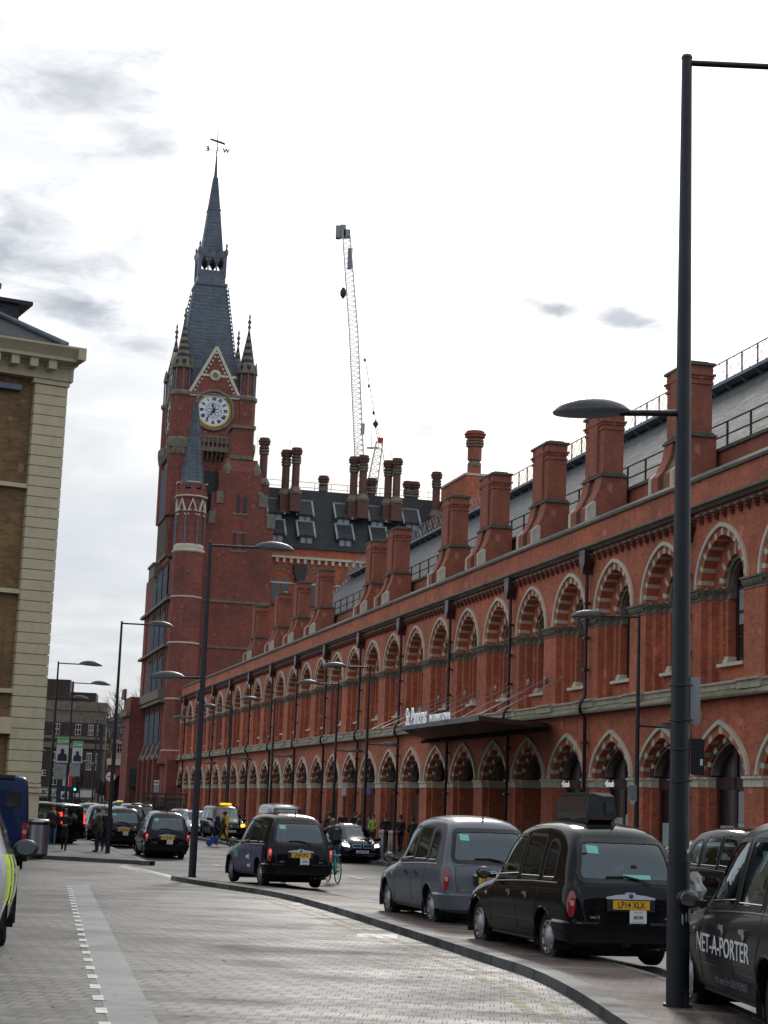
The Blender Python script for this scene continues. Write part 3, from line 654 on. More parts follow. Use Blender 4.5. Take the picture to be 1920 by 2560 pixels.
# gables with dial on the two faces we could see, plain twins behind
def gable(mb, m0=0, m1=1):
    mb.prism([(-2.6, 45.0), (2.6, 45.0), (0, 49.9)], -.35, .0, 'y', m0)
    for s in (-1, 1):
        a = Vector((s*2.85, 0, 44.8)); t = Vector((0, 0, 50.4)); d = (t-a).normalized(); nrm = Vector((-d.z, 0, d.x))*.16
        mb.add([a-nrm+Vector((0, .12, 0)), a+nrm+Vector((0, .12, 0)), t+nrm+Vector((0, .12, 0)), t-nrm+Vector((0, .12, 0)),
                a-nrm+Vector((0, -.4, 0)), a+nrm+Vector((0, -.4, 0)), t+nrm+Vector((0, -.4, 0)), t-nrm+Vector((0, -.4, 0))],
               [(0, 1, 2, 3), (4, 5, 6, 7), (0, 1, 5, 4), (1, 2, 6, 5), (2, 3, 7, 6), (3, 0, 4, 7)], m1)
        for k in range(12):
            q = a+(t-a)*((k+.8)/13.); mb.box(q.x-s*.33-.09, q.x-s*.33+.09, .0, .1, q.z-.28, q.z-.08, m1)
    mb.lathe([(.62, -.05), (.62, .1), (.45, .14)], n=10, m=m1, M=Matrix.Translation((0, 0, 47.2)) @ Matrix.Rotation(-PI/2, 4, 'X'))
    mb.lathe([(.34, .0), (.34, .16)], n=8, m=2, M=Matrix.Translation((0, 0, 47.2)) @ Matrix.Rotation(-PI/2, 4, 'X'))
    mb.box(-2.3, -.64, .0, .07, 47.05, 47.3, m1); mb.box(.64, 1.6, .0, .07, 47.05, 47.3, m1); mb.box(-3.3, 3.3, 0, .1, 44.75, 45.0, m1)
gm = MB(); gable(gm); gme = gm.mesh('gable', [M['brick_tw'], M['stone'], M['stone_dk']])
cx_, cy_ = (TS+TE)/2, NC
for loc, rz in (((TS-.06, cy_, 0), PI/2), ((cx_, 1.2, 0), 0), ((TE+.06, cy_, 0), -PI/2), ((cx_, -7.15, 0), PI)):
    o = mesh_obj('gable', gme, tower, loc, rz)
    r = MB(); r.prism([(-2.7, 44.9), (2.7, 44.9), (0, 50.0)], -3.4, -.36, 'y'); r.build('gable_roof', M['slate_bl'], o)
def clock(loc, rz):
    c = thing('clock_dial', None, None, loc, rz); c.parent = tower
    R = Matrix.Rotation(-PI/2, 4, 'X')
    MB().lathe([(2.30, -.1), (2.30, .18), (2.18, .26), (2.02, .22), (2.02, .0)], n=48, M=R).build('stone_surround', M['stone_dk'], c)
    MB().lathe([(1.98, -.05), (1.98, .09), (1.70, .10), (1.70, .02)], n=48, M=R).build('gilt_ring', M['gold'], c)
    MB().lathe([(1.69, -.05), (1.69, .085)], n=48, M=R).build('dial', M['dial'], c)
    b = MB()
    for k in range(60):
        a = 2*PI*k/60; b.box(1.76, 1.92, .101, .115, -.03, .03, M=Matrix.Rotation(a, 4, 'Y'))
    for k in range(8):                      # the petal tracery at the centre
        A = 2*PI*k/8; pts = [Vector((cos(t)*.30+.45, .095, sin(t)*.17)) for t in [2*PI*i/12 for i in range(12)]]
        b.tube([Matrix.Rotation(A, 4, 'Y') @ p for p in pts], .022, 4, closed=True)
    b.tube([(cos(2*PI*i/24)*.86, .095, sin(2*PI*i/24)*.86) for i in range(24)], .02, 4, closed=True)
    b.build('tracery', M['black'], c)
    RN = ['XII', 'I', 'II', 'III', 'IIII', 'V', 'VI', 'VII', 'VIII', 'IX', 'X', 'XI']
    for k, s in enumerate(RN):
        a = 2*PI*k/12; p = Vector((sin(a)*1.29, .10, cos(a)*1.29)); up = Vector((sin(a), 0, cos(a))); xd = up.cross(Vector((0, 1, 0)))
        text('numeral', s, .52, M['black'], c, frame(p, -xd if False else xd*-1*-1, (0, 1, 0)), .01, .72, .03)
    for nm, a, L_, w in (('hour_hand', radians(-11), .78, .10), ('minute_hand', radians(217), 1.35, .07)):
        b = MB(); b.prism([(-w, -.3), (w, -.3), (w*.6, L_*.7), (w*1.5, L_*.78), (0, L_), (-w*1.5, L_*.78), (-w*.6, L_*.7)], .12, .15, 'y')
        o = b.build(nm, M['black'], c); o.rotation_euler = (0, a, 0); o.scale.x = 1
    for o in kids(c):
        if o.name.startswith(('hour', 'minute')): o.rotation_euler.y = -o.rotation_euler.y
    return c
clock((TS-.02, NC-.02, 43.3), PI/2); clock((cx_, 1.17, 43.3), 0)
# four corner turrets with banded cones
def pinn():
    P = []
    b = MB(); b.lathe([(1.12, 31.5), (1.12, 45.0)], n=10, m=0, smooth=False)
    b.lathe([(.25, 36.2), (.55, 37.2), (1.2, 38.3), (1.35, 39.2), (1.35, 39.9), (1.12, 40.1)], n=10, m=1, smooth=False); b.lathe([(.86, 45.0), (.86, 48.4)], n=8, m=0, smooth=False)
    b.lathe([(1.12, 44.6), (1.3, 44.8), (1.3, 45.1), (1.05, 45.3)], n=12, m=1, smooth=False)
    for k in range(8):
        a = 2*PI*k/8; x, y = 1.0*cos(a), 1.0*sin(a); b.tube([(x, y, 45.2), (x, y, 47.8)], .09, 6, 2)
        b.prism([(-.36, 47.8), (.36, 47.8), (0, 49.0)], .88, 1.14, 'x', 1) if False else None
        R = Matrix.Rotation(a+PI/8, 4, 'Z')
        b.add([R @ Vector(v) for v in ((1.0, -.40, 47.8), (1.0, .40, 47.8), (.95, 0, 49.1), (1.12, -.40, 47.8), (1.12, .40, 47.8), (1.05, 0, 49.1))], [(3, 4, 5), (0, 1, 2), (0, 3, 5, 2), (1, 4, 5, 2), (0, 1, 4, 3)], 1)
    b.lathe([(1.0, 47.75), (1.15, 47.8), (1.15, 48.05), (.9, 48.2)], n=8, m=1, smooth=False, a0=PI/8)
    z = 48.3; k = 0
    while z < 52.9:
        r0 = .92*(53.3-z)/5.1; r1 = .92*(53.3-min(52.95, z+.38))/5.1
        b.lathe([(r0+.015*(k % 2), z), (r1+.015*(k % 2), min(52.95, z+.379))], n=8, m=1 if k % 2 else 4, smooth=False); z += .38; k += 1
    b.lathe([(.07, 52.9), (.2, 53.2), (.08, 53.5), (.24, 53.8), (.07, 54.1), (.12, 54.4), (.02, 54.8)], n=8, m=1)
    return b.mesh('corner_turret', [M['brick_tw'], M['stone_dk'], M['lead'], M['stone'], M['slate_dk']])
pm = pinn()
for s in (TS+.75, TE-.75):
    for n in (.55, -6.55): mesh_obj('corner_turret', pm, tower, (s, n, 0))
# spire
Z = [(45.4, 3.5), (51.4, 2.62), (58.1, 1.70)]
SX, SY = cx_-.1, -2.35
b = MB()
def sq(mb, z0, r0, z1, r1, m=0, cx=SX, cy=SY):
    v = [(cx+sx*r, cy+sy*r, z) for z, r in ((z0, r0), (z1, r1)) for sx, sy in ((-1, -1), (1, -1), (1, 1), (-1, 1))]
    mb.add(v, [(0, 1, 5, 4), (1, 2, 6, 5), (2, 3, 7, 6), (3, 0, 4, 7), (0, 1, 2, 3), (4, 5, 6, 7)], m)
for (z0, r0), (z1, r1) in zip(Z, Z[1:]): sq(b, z0, r0, z1, r1)
b.build('lower_roof', M['slate_bl'], tower)
b = MB()
for sx, sy in ((-1, -1), (1, -1), (1, 1), (-1, 1)):      # ladder-like hip crestings
    for k in range(24):
        f = k/24; z = 47+f*10.9; r = 3.1-(3.1-1.64)*f; b.box(SX+sx*(r+.12)-.07, SX+sx*(r+.12)+.07, SY+sy*(r+.12)-.07, SY+sy*(r+.12)+.07, z, z+.22)
    b.tube([(SX+sx*3.32, SY+sy*3.32, 47), (SX+sx*1.85, SY+sy*1.85, 58.0)], .05, 4)
b.build('hip_cresting', M['lead'], tower)
b = MB(); sq(b, 56.9, 1.8, 57.2, 1.8, 0); sq(b, 57.2, 1.55, 58.1, 1.52, 0)
for sx, sy in ((-1, -1), (1, -1), (1, 1), (-1, 1)): b.box(SX+sx*1.4-.18, SX+sx*1.4+.18, SY+sy*1.4-.18, SY+sy*1.4+.18, 58.0, 60.6); b.lathe([(.2, 60.6), (.25, 61), (.08, 61.4), (.15, 61.7), (0.02, 62)], (SX+sx*1.5, SY+sy*1.5), 6)
for k in (-.47, .47):
    for sg in (-1, 1): b.box(SX+sg*1.42-.08, SX+sg*1.42+.08, SY+k-.08, SY+k+.08, 58.1, 60.0); b.box(SX+k-.08, SX+k+.08, SY+sg*1.42-.08, SY+sg*1.42+.08, 58.1, 60.0)
for sg in (-1, 1):
    for k in (-.94, 0, .94):
        for (px, py, hor) in ((sg*1.42, k, 0), (k, sg*1.42, 1)):
            for s2 in (-1, 1):
                if hor: b.prism([(SX+px+s2*.47, 59.5), (SX+px+s2*.47, 60.2), (SX+px, 60.2)], SY+py-.08, SY+py+.08, 'y')
                else: b.prism([(SY+py+s2*.47, 59.5), (SY+py+s2*.47, 60.2), (SY+py, 60.2)], SX+px-.08, SX+px+.08, 'x')
            if hor: b.prism([(SX+px-.45, 60.5), (SX+px+.45, 60.5), (SX+px, 61.3)], SY+py-.2, SY+py+.2, 'y')
            else: b.prism([(SY+py-.45, 60.5), (SY+py+.45, 60.5), (SY+py, 61.3)], SX+px-.2, SX+px+.2, 'x')
sq(b, 60.2, 1.58, 60.55, 1.62, 0)
sq(b, 58.0, 1.36, 58.75, 1.36, 0); b.build('lantern', M['lead'], tower, (0, 0, 1.2))
b = MB(); sq(b, 60.5, 1.22, 66.0, .68); sq(b, 66.0, .74, 66.15, .72); sq(b, 66.15, .66, 70.0, .26); b.tube([(SX, SY, 69.9), (SX, SY, 73.0)], .2, 8, r1=.06); b.build('spire', M['slate_bl'], tower, (0, 0, 1.2))
b = MB(); b.tube([(SX, SY, 72.9), (SX, SY, 75.6)], .05, 6); b.tube([(SX, SY-1.0, 73.3), (SX, SY+1.0, 73.3)], .035, 5); b.tube([(SX-1, SY, 73.3), (SX+1, SY, 73.3)], .035, 5)
b.prism([(-.9, 74.2), (-.55, 74.35), (.5, 74.25), (.85, 74.05), (.55, 74.5), (-.4, 74.62), (-.9, 74.75)], SX-.03, SX+.03, 'x') if False else b.add([(SX, SY+v[0], v[1]) for v in ((-.9, 74.05), (.85, 74.45), (.8, 74.65), (-.5, 74.4), (-.85, 74.3))]+[(SX+.06, SY+v[0], v[1]) for v in ((-.9, 74.05), (.85, 74.45), (.8, 74.65), (-.5, 74.4), (-.85, 74.3))], [(0, 1, 2, 3, 4), (5, 6, 7, 8, 9), (0, 1, 6, 5), (1, 2, 7, 6), (2, 3, 8, 7), (3, 4, 9, 8), (4, 0, 5, 9)])
wv = b.build('weather_vane', M['rail'], tower, (0, 0, 1.2))
text('letter', 'E', .7, M['rail'], wv, frame((SX, SY+1.05, 73.35), (0, 1, 0), (1, 0, 0)), .05, 1, .03); text('letter', 'W', .7, M['rail'], wv, frame((SX, SY-1.05, 73.35), (0, 1, 0), (1, 0, 0)), .05, 1, .03)
# balcony below the dial
b = MB(); b.box(TS-1.0, TS-.05, -4.6, -1.5, 38.6, 39.1); b.box(TS-1.0, TS-.85, -4.6, -1.5, 40.1, 40.35)
for k in range(7): n = -4.5+k*.48; b.box(TS-.98, TS-.86, n, n+.16, 39.1, 40.1); b.prism([(TS-.9, 38.6), (TS-.05, 38.6), (TS-.05, 37.5)], n, n+.18, 'y')
b.build('balcony', M['stone_dk'], tower)
# tall traceried windows on the street face
wb = MB()
for z0, z1 in ((28.0, 37.0), (14.5, 21.0)):
    pass
tw = MB(); tw.box(-.38, .38, .05, .12, 0, 5.4); T = arch(.38, .7, .2, 8)
tw.add([(0, .12, 5.4)]+[(p[0], .12, 5.4+p[1]) for p in T], [(0, k+1, k+2) for k in range(8)])
for s in (-.42, 0, .42): tw.tube([(s, .2, -.1), (s, .2, 5.5)], .06, 6, 1)
tw.box(-.55, .55, .0, .3, -.35, -.1, 2)
twm = tw.mesh('lancet_window', [M['glass_dk'], M['lead'], M['stone_dk']])
for z in (31.9, 14.8): 
    for k in range(5): mesh_obj('lancet_window', twm, tower, (TS+1.6+k*1.35, 1.15, z))
b = MB(); b.box(TE-4.5, TE+.4, 1.152, 1.95, 25.3, 26.6); b.prism([(1.152, 23.6), (1.152, 25.3), (1.9, 25.3)], TE-4.3, TE+.3, 'x'); b.box(TE-4.6, TE+.5, 1.152, 2.1, 26.6, 26.85)
b.build('bay_balcony', M['stone_dk'], tower)
# ---------------- hotel body
hotel = thing('hotel_building', 'red brick gothic hotel wing with steep dormered roof and tall chimneys', 'hotel', (FORG.x, FORG.y, 0), FROT)
HS = 179.5
b = MB()
b.box(HS, TS-.05, -9.0, -.2, -2, 31.0); b.box(HS, TS-.05, -8.1, -2.3, 31.0, 33.2); b.box(HS, TS-.05, -7.5, -3.0, 33.2, 35.6)
b.prism([(HS, 35.6), (HS+6.45, 35.6), (HS+6.45, 37.0), (HS+.5, 37.0)], -7.1, -3.7, 'y'); b.box(HS+.5, HS+3, -6.5, -4.3, 37.0, 40.3)
b.box(176.2, HS+16, -1.8, 1.1, -2, 5.4); b.box(178.4, TE+8, -1.8, .9, 5.4, 26.0); b.box(HS+9, TE+8, -1.0, 1.2, 12, 26)
b.build('gable_wall', M['brick_tw'], hotel)
b = MB()
for n, z in ((-9.0, 31.0), (-8.1, 33.2)): b.box(HS-.12, HS+.6, n-.15, n+.75, z-1.2, z+.1); b.box(HS-.1, HS+.6, n+.3, n+.95, z+.1, z+.35)
for n, z in ((-2.3, 31.1), (-3.0, 33.3)): b.box(HS-.12, HS+.6, n-.55, n+.15, z-1.2, z+.1)
b.box(HS+.3, HS+3.2, -6.7, -4.1, 40.3, 40.65); b.box(HS+.35, HS+3.1, -6.6, -4.2, 37.0, 37.4)
for n in (-7.0, -3.9): b.lathe([(.5, 35.3), (.45, 36.0), (.15, 36.7)], (HS+.4, n), 8)
b.box(HS-.12, HS+6, -9.05, -1.7, 21.75, 21.95); b.box(HS-.12, HS+6, -9.05, -1.7, 17.0, 17.2)
b.box(HS-.06, HS, -6.2, -4.6, 31.0, 31.2); b.box(HS-.06, HS, -6.3, -4.5, 27.1, 27.3); b.box(HS-.06, HS, -6.2, -4.6, 29.0, 29.25)
split_build(b, 'coping_stone', M['stone_dk'], hotel)
sl = MB(); sl.box(-.14, .14, -.08, .0, 0, 1.5); sl.prism([(-.14, 1.5), (.14, 1.5), (0, 1.9)], -.08, 0, 'y'); slm = sl.mesh('slit_window', M['glass_dk'])
for n, z in ((-5.9, 31.3), (-5.2, 31.3), (-5.9, 27.35), (-5.0, 27.35)): mesh_obj('slit_window', slm, hotel, (HS-.01, n, z), -PI/2)
# corner stair turret with its own small spire
b = MB(); b.lathe([(1.6, -1.2), (1.6, 4.8), (2.05, 5.0), (1.75, 6.3), (1.6, 6.5), (1.6, 26.5)], (178.9, -.15), 8, 0, False, PI/8)
b.lathe([(1.45, 26.6), (1.45, 32.2)], (178.9, -.15), 8, 0, False, PI/8); b.lathe([(1.66, 32.3), (1.66, 33.0)], (178.9, -.15), 8, 0, False, PI/8)
for k in range(8):
    a = PI/4*k; R = Matrix.Translation((178.9, -.15, 0)) @ Matrix.Rotation(a, 4, 'Z'); b.box(1.35, 1.54, -.28, .28, 33.0, 33.7, 0, R)
tt = b.build('stair_turret', M['brick_tw'], hotel)
b = MB(); 
for z, r, h in ((26.5, 1.75, .35), (26.85, 1.62, .5), (32.2, 1.78, .2), (21.8, 1.70, .2), (17.1, 1.70, .2), (11.4, 1.7, .2), (6.2, 1.75, .2)): b.lathe([(r-.1, z), (r, z+h*.3), (r, z+h*.8), (r-.1, z+h)], (178.9, -.15), 8, 0, False, PI/8)
for k in range(8):
    a = PI/4*k; R = Matrix.Translation((178.9, -.15, 0)) @ Matrix.Rotation(a, 4, 'Z')
    b.tube([R @ Vector((1.42*cos(PI/8)+.16, 1.5*sin(PI/8), 27.3)), R @ Vector((1.42*cos(PI/8)+.16, 1.5*sin(PI/8), 30.3))], .09, 6, 1)
    for (w_, z0, z1) in ((.52, 30.7, 32.1),):
        for sg in (-1, 1): b.add([R @ Vector(v) for v in ((1.56, sg*w_, z0), (1.56, sg*(w_-.14), z0), (1.56, 0, z1-.3), (1.56, 0, z1), (1.38, sg*w_, z0), (1.38, sg*(w_-.14), z0), (1.38, 0, z1-.3), (1.38, 0, z1))], [(0, 1, 2, 3), (4, 5, 6, 7), (0, 4, 7, 3), (1, 5, 6, 2)])
    for j in range(7):
        t_ = PI*j/6; 
        if j % 2 == 0: b.box(1.38, 1.5, -.42*cos(t_)-.08, -.42*cos(t_)+.08, 30.4+.5*sin(t_)-.08, 30.4+.5*sin(t_)+.08, 0, R)
    b.box(1.3, 1.58, -.62, .62, 33.68, 33.8, 0, R) if k % 2 == 0 else None
split_build(b, 'turret_trim', [M['stone'], M['lead']], tt)
b = MB(); b.lathe([(1.38, 33.2), (1.2, 34.0), (.16, 42.3), (.22, 42.35), (.22, 42.5), (.1, 42.6), (.05, 43.2), (.02, 44.6)], (178.9, -.15), 8, 0, False, PI/8)
for k in range(8):
    a = PI/8+PI/4*k; b.tube([(178.9+1.22*cos(a), -.15+1.22*sin(a), 34.0), (178.9+.17*cos(a), -.15+.17*sin(a), 42.3)], .05, 4)
b.build('turret_spire', M['slate_bl'], tt)
b = MB(); b.prism([(-3.2, 31.0), (-.6, 31.0), (-.9, 35.5), (-3.2, 35.5)], HS+.6, TS-.1, 'x'); b.build('side_roof', M['slate_dk'], hotel)
# street front below: buttresses, windows
b = MB()
for s in (181.5, 186, 190.5, 195, 199.5):
    b.box(s-.45, s+.45, .9, 1.9, -2, 5.6); b.prism([(.9, 5.6), (1.9, 5.6), (1.3, 7.4), (.9, 7.4)], s-.5, s+.5, 'x', 1); b.box(s-.3, s+.3, .9, 1.4, 7.4, 22.5)
b.box(196, 203, .9, 3.0, -2, 12.5); 
b.build('buttress', [M['brick_tw'], M['stone_dk']], hotel)
b = MB()
for z, p, h in ((5.5, .25, .5), (11.2, .45, .35), (16.9, .3, .25), (21.7, .3, .3), (11.6, .6, .9)): b.box(179.5, 203.2, 1.3, 1.45+p, z, z+h)
b.box(195.8, 203.2, 3.0, 3.4, 10.4, 10.9); b.box(200.8, 203.2, 3.0, 3.3, 12.5, 13.6)
b.build('front_cornice', M['stone_dk'], hotel)
tw2 = MB(); tw2.box(-.62, .62, .02, .08, 0, 3.0); T = arch(.62, 1.0, .25, 10)
tw2.add([(0, .085, 3.0)]+[(p[0], .085, 3.0+p[1]) for p in T], [(0, k+1, k+2) for k in range(10)]); ring(tw2, .62, 1.0, .85, 1.25, .25, 3.0, .16, .0, 15, st3, 2, 3)
for s in (-.62, 0, .62): tw2.tube([(s, .14, -.1), (s, .14, 3.1)], .07, 6, 1)
tw2m = tw2.mesh('gothic_window', [M['glass_dk'], M['lead'], M['stone_dk'], M['brick_dk']])
for z in (.6, 7.2, 12.7, 17.4, 22.3):
    for s in (183.75, 188.2, 192.7): mesh_obj('gothic_window', tw2m, hotel, (s-.85, 1.3, z)); mesh_obj('gothic_window', tw2m, hotel, (s+.85, 1.3, z))
b = MB(); b.box(180.3, 203, .9, 1.28, -2, 26.0); b.build('front_wall', M['brick_tw'], hotel)
# wing with dormers
WS = 188.0
b = MB(); b.box(WS, WS+11, -31, -7.15, -2, 29.2); b.build('wing_wall', M['brick'], hotel)
b = MB(); b.box(WS-.35, WS, -31, -9.0, 28.0, 28.25); 
for k in range(28): b.box(WS-.28, WS, -9.4-k*.78-.3, -9.4-k*.78, 27.5, 28.0, 0)
b.box(WS-.1, WS+.02, -31, -9, 25.2, 25.4)
b.build('wing_cornice', M['stone'], hotel)
b = MB(); b.prism([(WS-.25, 29.2), (WS+11.2, 29.2), (WS+7.4, 36.4), (WS+3.6, 36.4)], -31, -7.15, 'y'); b.build('wing_roof', M['slate_dk'], hotel)
def ang_t(f): return WS-.25+3.85*f, 29.2+7.2*f
dm = MB()                                       # dormer: sloping roof, pale lead trim, window
def dorm(z0):
    b = MB(); x, _ = ang_t((z0-29.2)/7.2)
    return x
def dormer(w_, h_, rf):
    b = MB(); b.box(-w_, w_, -.3, .0, 0, h_, 1)                 # face
    b.add([(-w_-.2, .25, h_-.05), (w_+.2, .25, h_-.05), (w_+.2, -1.22, h_+rf), (-w_-.2, -1.22, h_+rf), (-w_-.2, .25, h_+.1), (w_+.2, .25, h_+.1), (w_+.2, -1.22, h_+rf+.12), (-w_-.2, -1.22, h_+rf+.12)], [(0, 1, 2, 3), (4, 5, 6, 7), (0, 1, 5, 4), (1, 2, 6, 5), (2, 3, 7, 6), (3, 0, 4, 7)], 0)
    for s in (-1, 1): b.add([(s*(w_+.24)-.1, .30, h_+.1), (s*(w_+.24)+.1, .30, h_+.1), (s*(w_+.24)+.1, -1.22, h_+rf+.16), (s*(w_+.24)-.1, -1.22, h_+rf+.16), (s*(w_+.24)-.1, .30, h_-.1), (s*(w_+.24)+.1, .30, h_-.1)], [(0, 1, 2, 3), (0, 1, 5, 4)], 2)
    b.box(-w_-.3, w_+.3, -1.30, -1.16, h_+rf, h_+rf+.2, 2)
    b.box(-w_, -w_+.01, -2.0, 0, 0, h_, 1); b.box(w_-.01, w_, -2, 0, 0, h_, 1); b.box(-w_-.05, w_+.05, -.2, .12, -.1, 0, 2)
    return b
d1 = dormer(.72, 1.15, 1.75); d1m = d1.mesh('dormer', [M['slate_dk'], M['lead'], M['leadlight']])
wn = MB()
for k in (-.36, .36): wn.box(k-.26, k+.26, .0, .04, .12, .8); T = arch(.26, .26, 0, 8); wn.add([(k, .04, .8)]+[(k+p[0], .04, .8+p[1]) for p in T], [(0, j+1, j+2) for j in range(8)])
wnm = wn.mesh('dormer_pane', [M['blind']])
for n in (-11.0, -14.3, -18.7, -22.6, -26.6):
    for z in (29.45, 32.0):
        x = ang_t((z-29.2)/7.2)[0]+.25
        o = mesh_obj('dormer', d1m, hotel, (x, n, z), PI/2); mesh_obj('dormer_pane', wnm, o)
w2 = MB(); ring(w2, 1.35, 1.35, 1.75, 1.75, 0, 25.3, .12, -.1, 21, st3, 0, 1); w2.add([(0, .02, 25.3)]+[(p[0], .02, 25.3+p[1]) for p in arch(1.35, 1.35, 0, 14)], [(0, j+1, j+2) for j in range(14)], 1)
ring(w2, 1.75, 1.75, 1.88, 1.88, 0, 25.3, .2, 0, 20, allst, 0, 0)
for k in (-.55, .55): w2.box(k-.42, k+.42, .0, .06, 23.2, 25.3, 2); w2.add([(k, .06, 25.3)]+[(k+p[0], .06, 25.3+p[1]) for p in arch(.42, .5, .1, 8)], [(0, j+1, j+2) for j in range(8)], 2)
w2.box(-1.3, 1.3, .0, .25, 22.9, 23.15, 0); w2m = w2.mesh('arched_window', [M['stone_dk'], M['brick'], M['glass']])
for n in (-11.6, -15.9, -20.2, -24.5): mesh_obj('arched_window', w2m, hotel, (WS, n, 0), PI/2)
lit = MB().box(-.12, .12, .07, .10, 23.6, 24.3).build('lit_lamp', newmat('warm_lamp', (1, .6, .1), .5, emit=(1, .55, .1), es=1.6)[0], hotel, (WS, -12.3, 0), PI/2)
MB().box(WS-.3, WS, -13.9, -13.5, 10, 25.5).prism([(-14.1, 25.5), (-13.3, 25.5), (-13.0, 26.5), (-13.0, 27.4), (-14.4, 27.4), (-14.4, 26.5)], WS-.6, WS, 'x').build('rainwater_pipe', M['iron'], hotel)
b = MB()
for z in (36.7, 37.3): b.tube([(WS+3.6, -10.0, z), (WS+3.6, -31, z)], .03, 4)
for k in range(12): b.tube([(WS+3.6, -10-k*1.9, 36.3), (WS+3.6, -10-k*1.9, 37.3)], .03, 4)
b.build('roof_rail', M['leadlight'], hotel)
# tall clustered chimneys
def chim(h, r=.52):
    b = MB(); b.box(-.62, .62, -.62, .62, 0, 2.0, 0); b.lathe([(.78, 2.0), (.78, 2.3), (.5, 2.8)], n=8, m=1, smooth=False, a0=PI/8)
    b.lathe([(r*.84, 2.7), (r*.84, h-1.6)], n=8, m=0, smooth=False, a0=PI/8)
    for z, rr, m in ((h-1.75, 1.05, 1), (h-1.45, 1.1, 1), (h-1.15, 1.05, 0), (h-.7, 1.22, 0), (h-.42, 1.3, 0), (h-.18, 1.1, 0)): b.lathe([(r*rr, z), (r*rr, z+.2)], n=8, m=m, smooth=False, a0=PI/8)
    b.lathe([(r*.9, h-1.0), (r*.98, h)], n=8, m=0, smooth=False, a0=PI/8)
    return b
M['brick_chm'] = brick('brown_chimney_brick', (.19, .085, .065), (.13, .06, .048), (.12, .08, .06), sootamt=.6)
cmA = chim(7.2).mesh('tall_chimney', [M['brick_chm'], M['stone_dk']])
for s, n, z in ((WS+1.2, -13.0, 33.4), (WS+1.9, -12.0, 33.2), (184.5, -8.5, 33.2), (WS+1.2, -20.7, 33.2), (WS+1.9, -19.8, 33.1), (WS+1.2, -24.6, 33.2), (WS+1.9, -23.8, 33.0), (WS+6, -9.9, 31.2), (WS+6, -17.2, 31.4),
                (WS+6, -22.0, 31.4), (WS+6, -22.9, 31.6), (WS+6, -27.2, 31.6), (WS+6, -28.0, 31.6), (WS+.6, -29.1, 31.9)): mesh_obj('tall_chimney', cmA, hotel, (s, n, z))
b = MB(); b.box(WS-4, WS+6, -35.5, -31, 20, 36.0); b.box(WS-4, WS+6, -34.2, -31.2, 36.0, 38.2); b.build('end_gable', M['brick'], hotel)
MB().box(WS-4.1, WS+6.1, -31.15, -30.2, 33.0, 35.0).box(WS-4.1, WS+6, -34.4, -31.05, 38.2, 38.45).build('end_coping', M['stone'], hotel)
b = chim(6.0, .95); mesh_obj('tall_chimney', b.mesh('broad_chimney', [M['brick_ch'], M['stone_dk']]), hotel, (WS-2, -32.7, 37.6))
for n, z in ((-12.3, 40.5), (-20, 40.4), (-24, 40.2), (-28, 39.0), (-8.6, 40.6)): MB().tube([(WS+1.6, n, z-.4), (WS+1.6, n, z+1.3)], .02, 3).build('lightning_rod', M['rail'], hotel)
# ================================================================ OTHER BUILDINGS, CRANES, TREE
# corner building on the left: its end wall runs away to the right
LB = thing('corner_building', 'yellow brick corner building with cream quoined pilaster and heavy cornice', 'building', (-12.45, 66.0, gz(66)), radians(28)-PI+PI)
LB.rotation_euler = (0, 0, radians(27))      # local x to the right and away; wall faces -y
b = MB(); b.box(-20, -.15, .1, 16, -.5, 19.0); b.build('wall', M['brick_y'], LB)
b = MB(); b.box(-20, -3.1, -.35, .1, -.3, 18.6); b.build('brick_pier', M['brick_y'], LB)
b = MB(); z = 2.9; k = 0
b.box(-1.22, .05, -.22, .3, -.2, 2.3); b.box(-1.30, .12, -.3, .3, 2.3, 2.46); b.box(-1.26, .08, -.26, .3, 2.5, 2.62)
b.box(-1.15, .02, -.15, 16.0, 2.3, 17.6)
z = 2.66
while z < 17.6:
    b.box(-1.2, .07, -.21, 16.02, z, z+.36); z += .395
b.box(-1.3, .12, -.28, 16.05, 17.66, 17.85)
b.build('quoin_pilaster', M['stone_cream'], LB)
b = MB(); prof = [(.1, 17.85), (-.35, 17.85), (-.35, 18.3), (-.42, 18.35), (-.42, 18.42), (-.95, 18.5), (-.95, 18.62), (-1.1, 18.8), (-1.25, 18.95), (-1.25, 19.02), (.1, 19.15)]
b.prism(prof, -20, .1, 'x')
b.prism([(.1+max(0, .1-p[0])*.27, p[1]) if p[0] < .1 else (.0, p[1]) for p in prof], -.35, 16, 'y')
b.box(.1, .40, -1.25, -.352, 18.55, 19.02)
for k in range(24): b.box(-.6-k*.72-.3, -.6-k*.72, -.85, -.42, 18.15, 18.5); b.box(.15, .30, .3+k*.66, .6+k*.66, 18.15, 18.5)
b.build('cornice', M['stone_cream'], LB)
b = MB()
for z in (13.6, 9.6, 5.9): b.box(-3.1, -1.2, -.12, .12, z, z+.16); b.box(-20, -3.1, -.45, -.33, z+.05, z+.2)
b.box(-3.3, -1.2, -.3, .1, 4.4, 5.0); b.box(-20, -3.0, -.5, .1, 5.0, 5.5); b.box(-20, -3.1, -.55, -.3, 3.0, 3.3)
b.build('string_band', M['stone_cream'], LB)
MB().box(-2.9, -1.7, -.2, .1, 17.3, 17.5).build('vent_grille', M['lead'], LB)
b = MB(); b.add([(-20, -.6, 19.15), (-.2, -.6, 19.15), (-.2, 16, 19.15), (-20, 16, 19.15), (-17, 5, 22.8), (-6.2, 5, 22.8), (-6.2, 12, 22.8), (-17, 12, 22.8)], [(0, 1, 5, 4), (1, 2, 6, 5), (2, 3, 7, 6), (3, 0, 4, 7), (4, 5, 6, 7), (0, 1, 2, 3)]); b.build('roof', M['slate_dk'], LB)
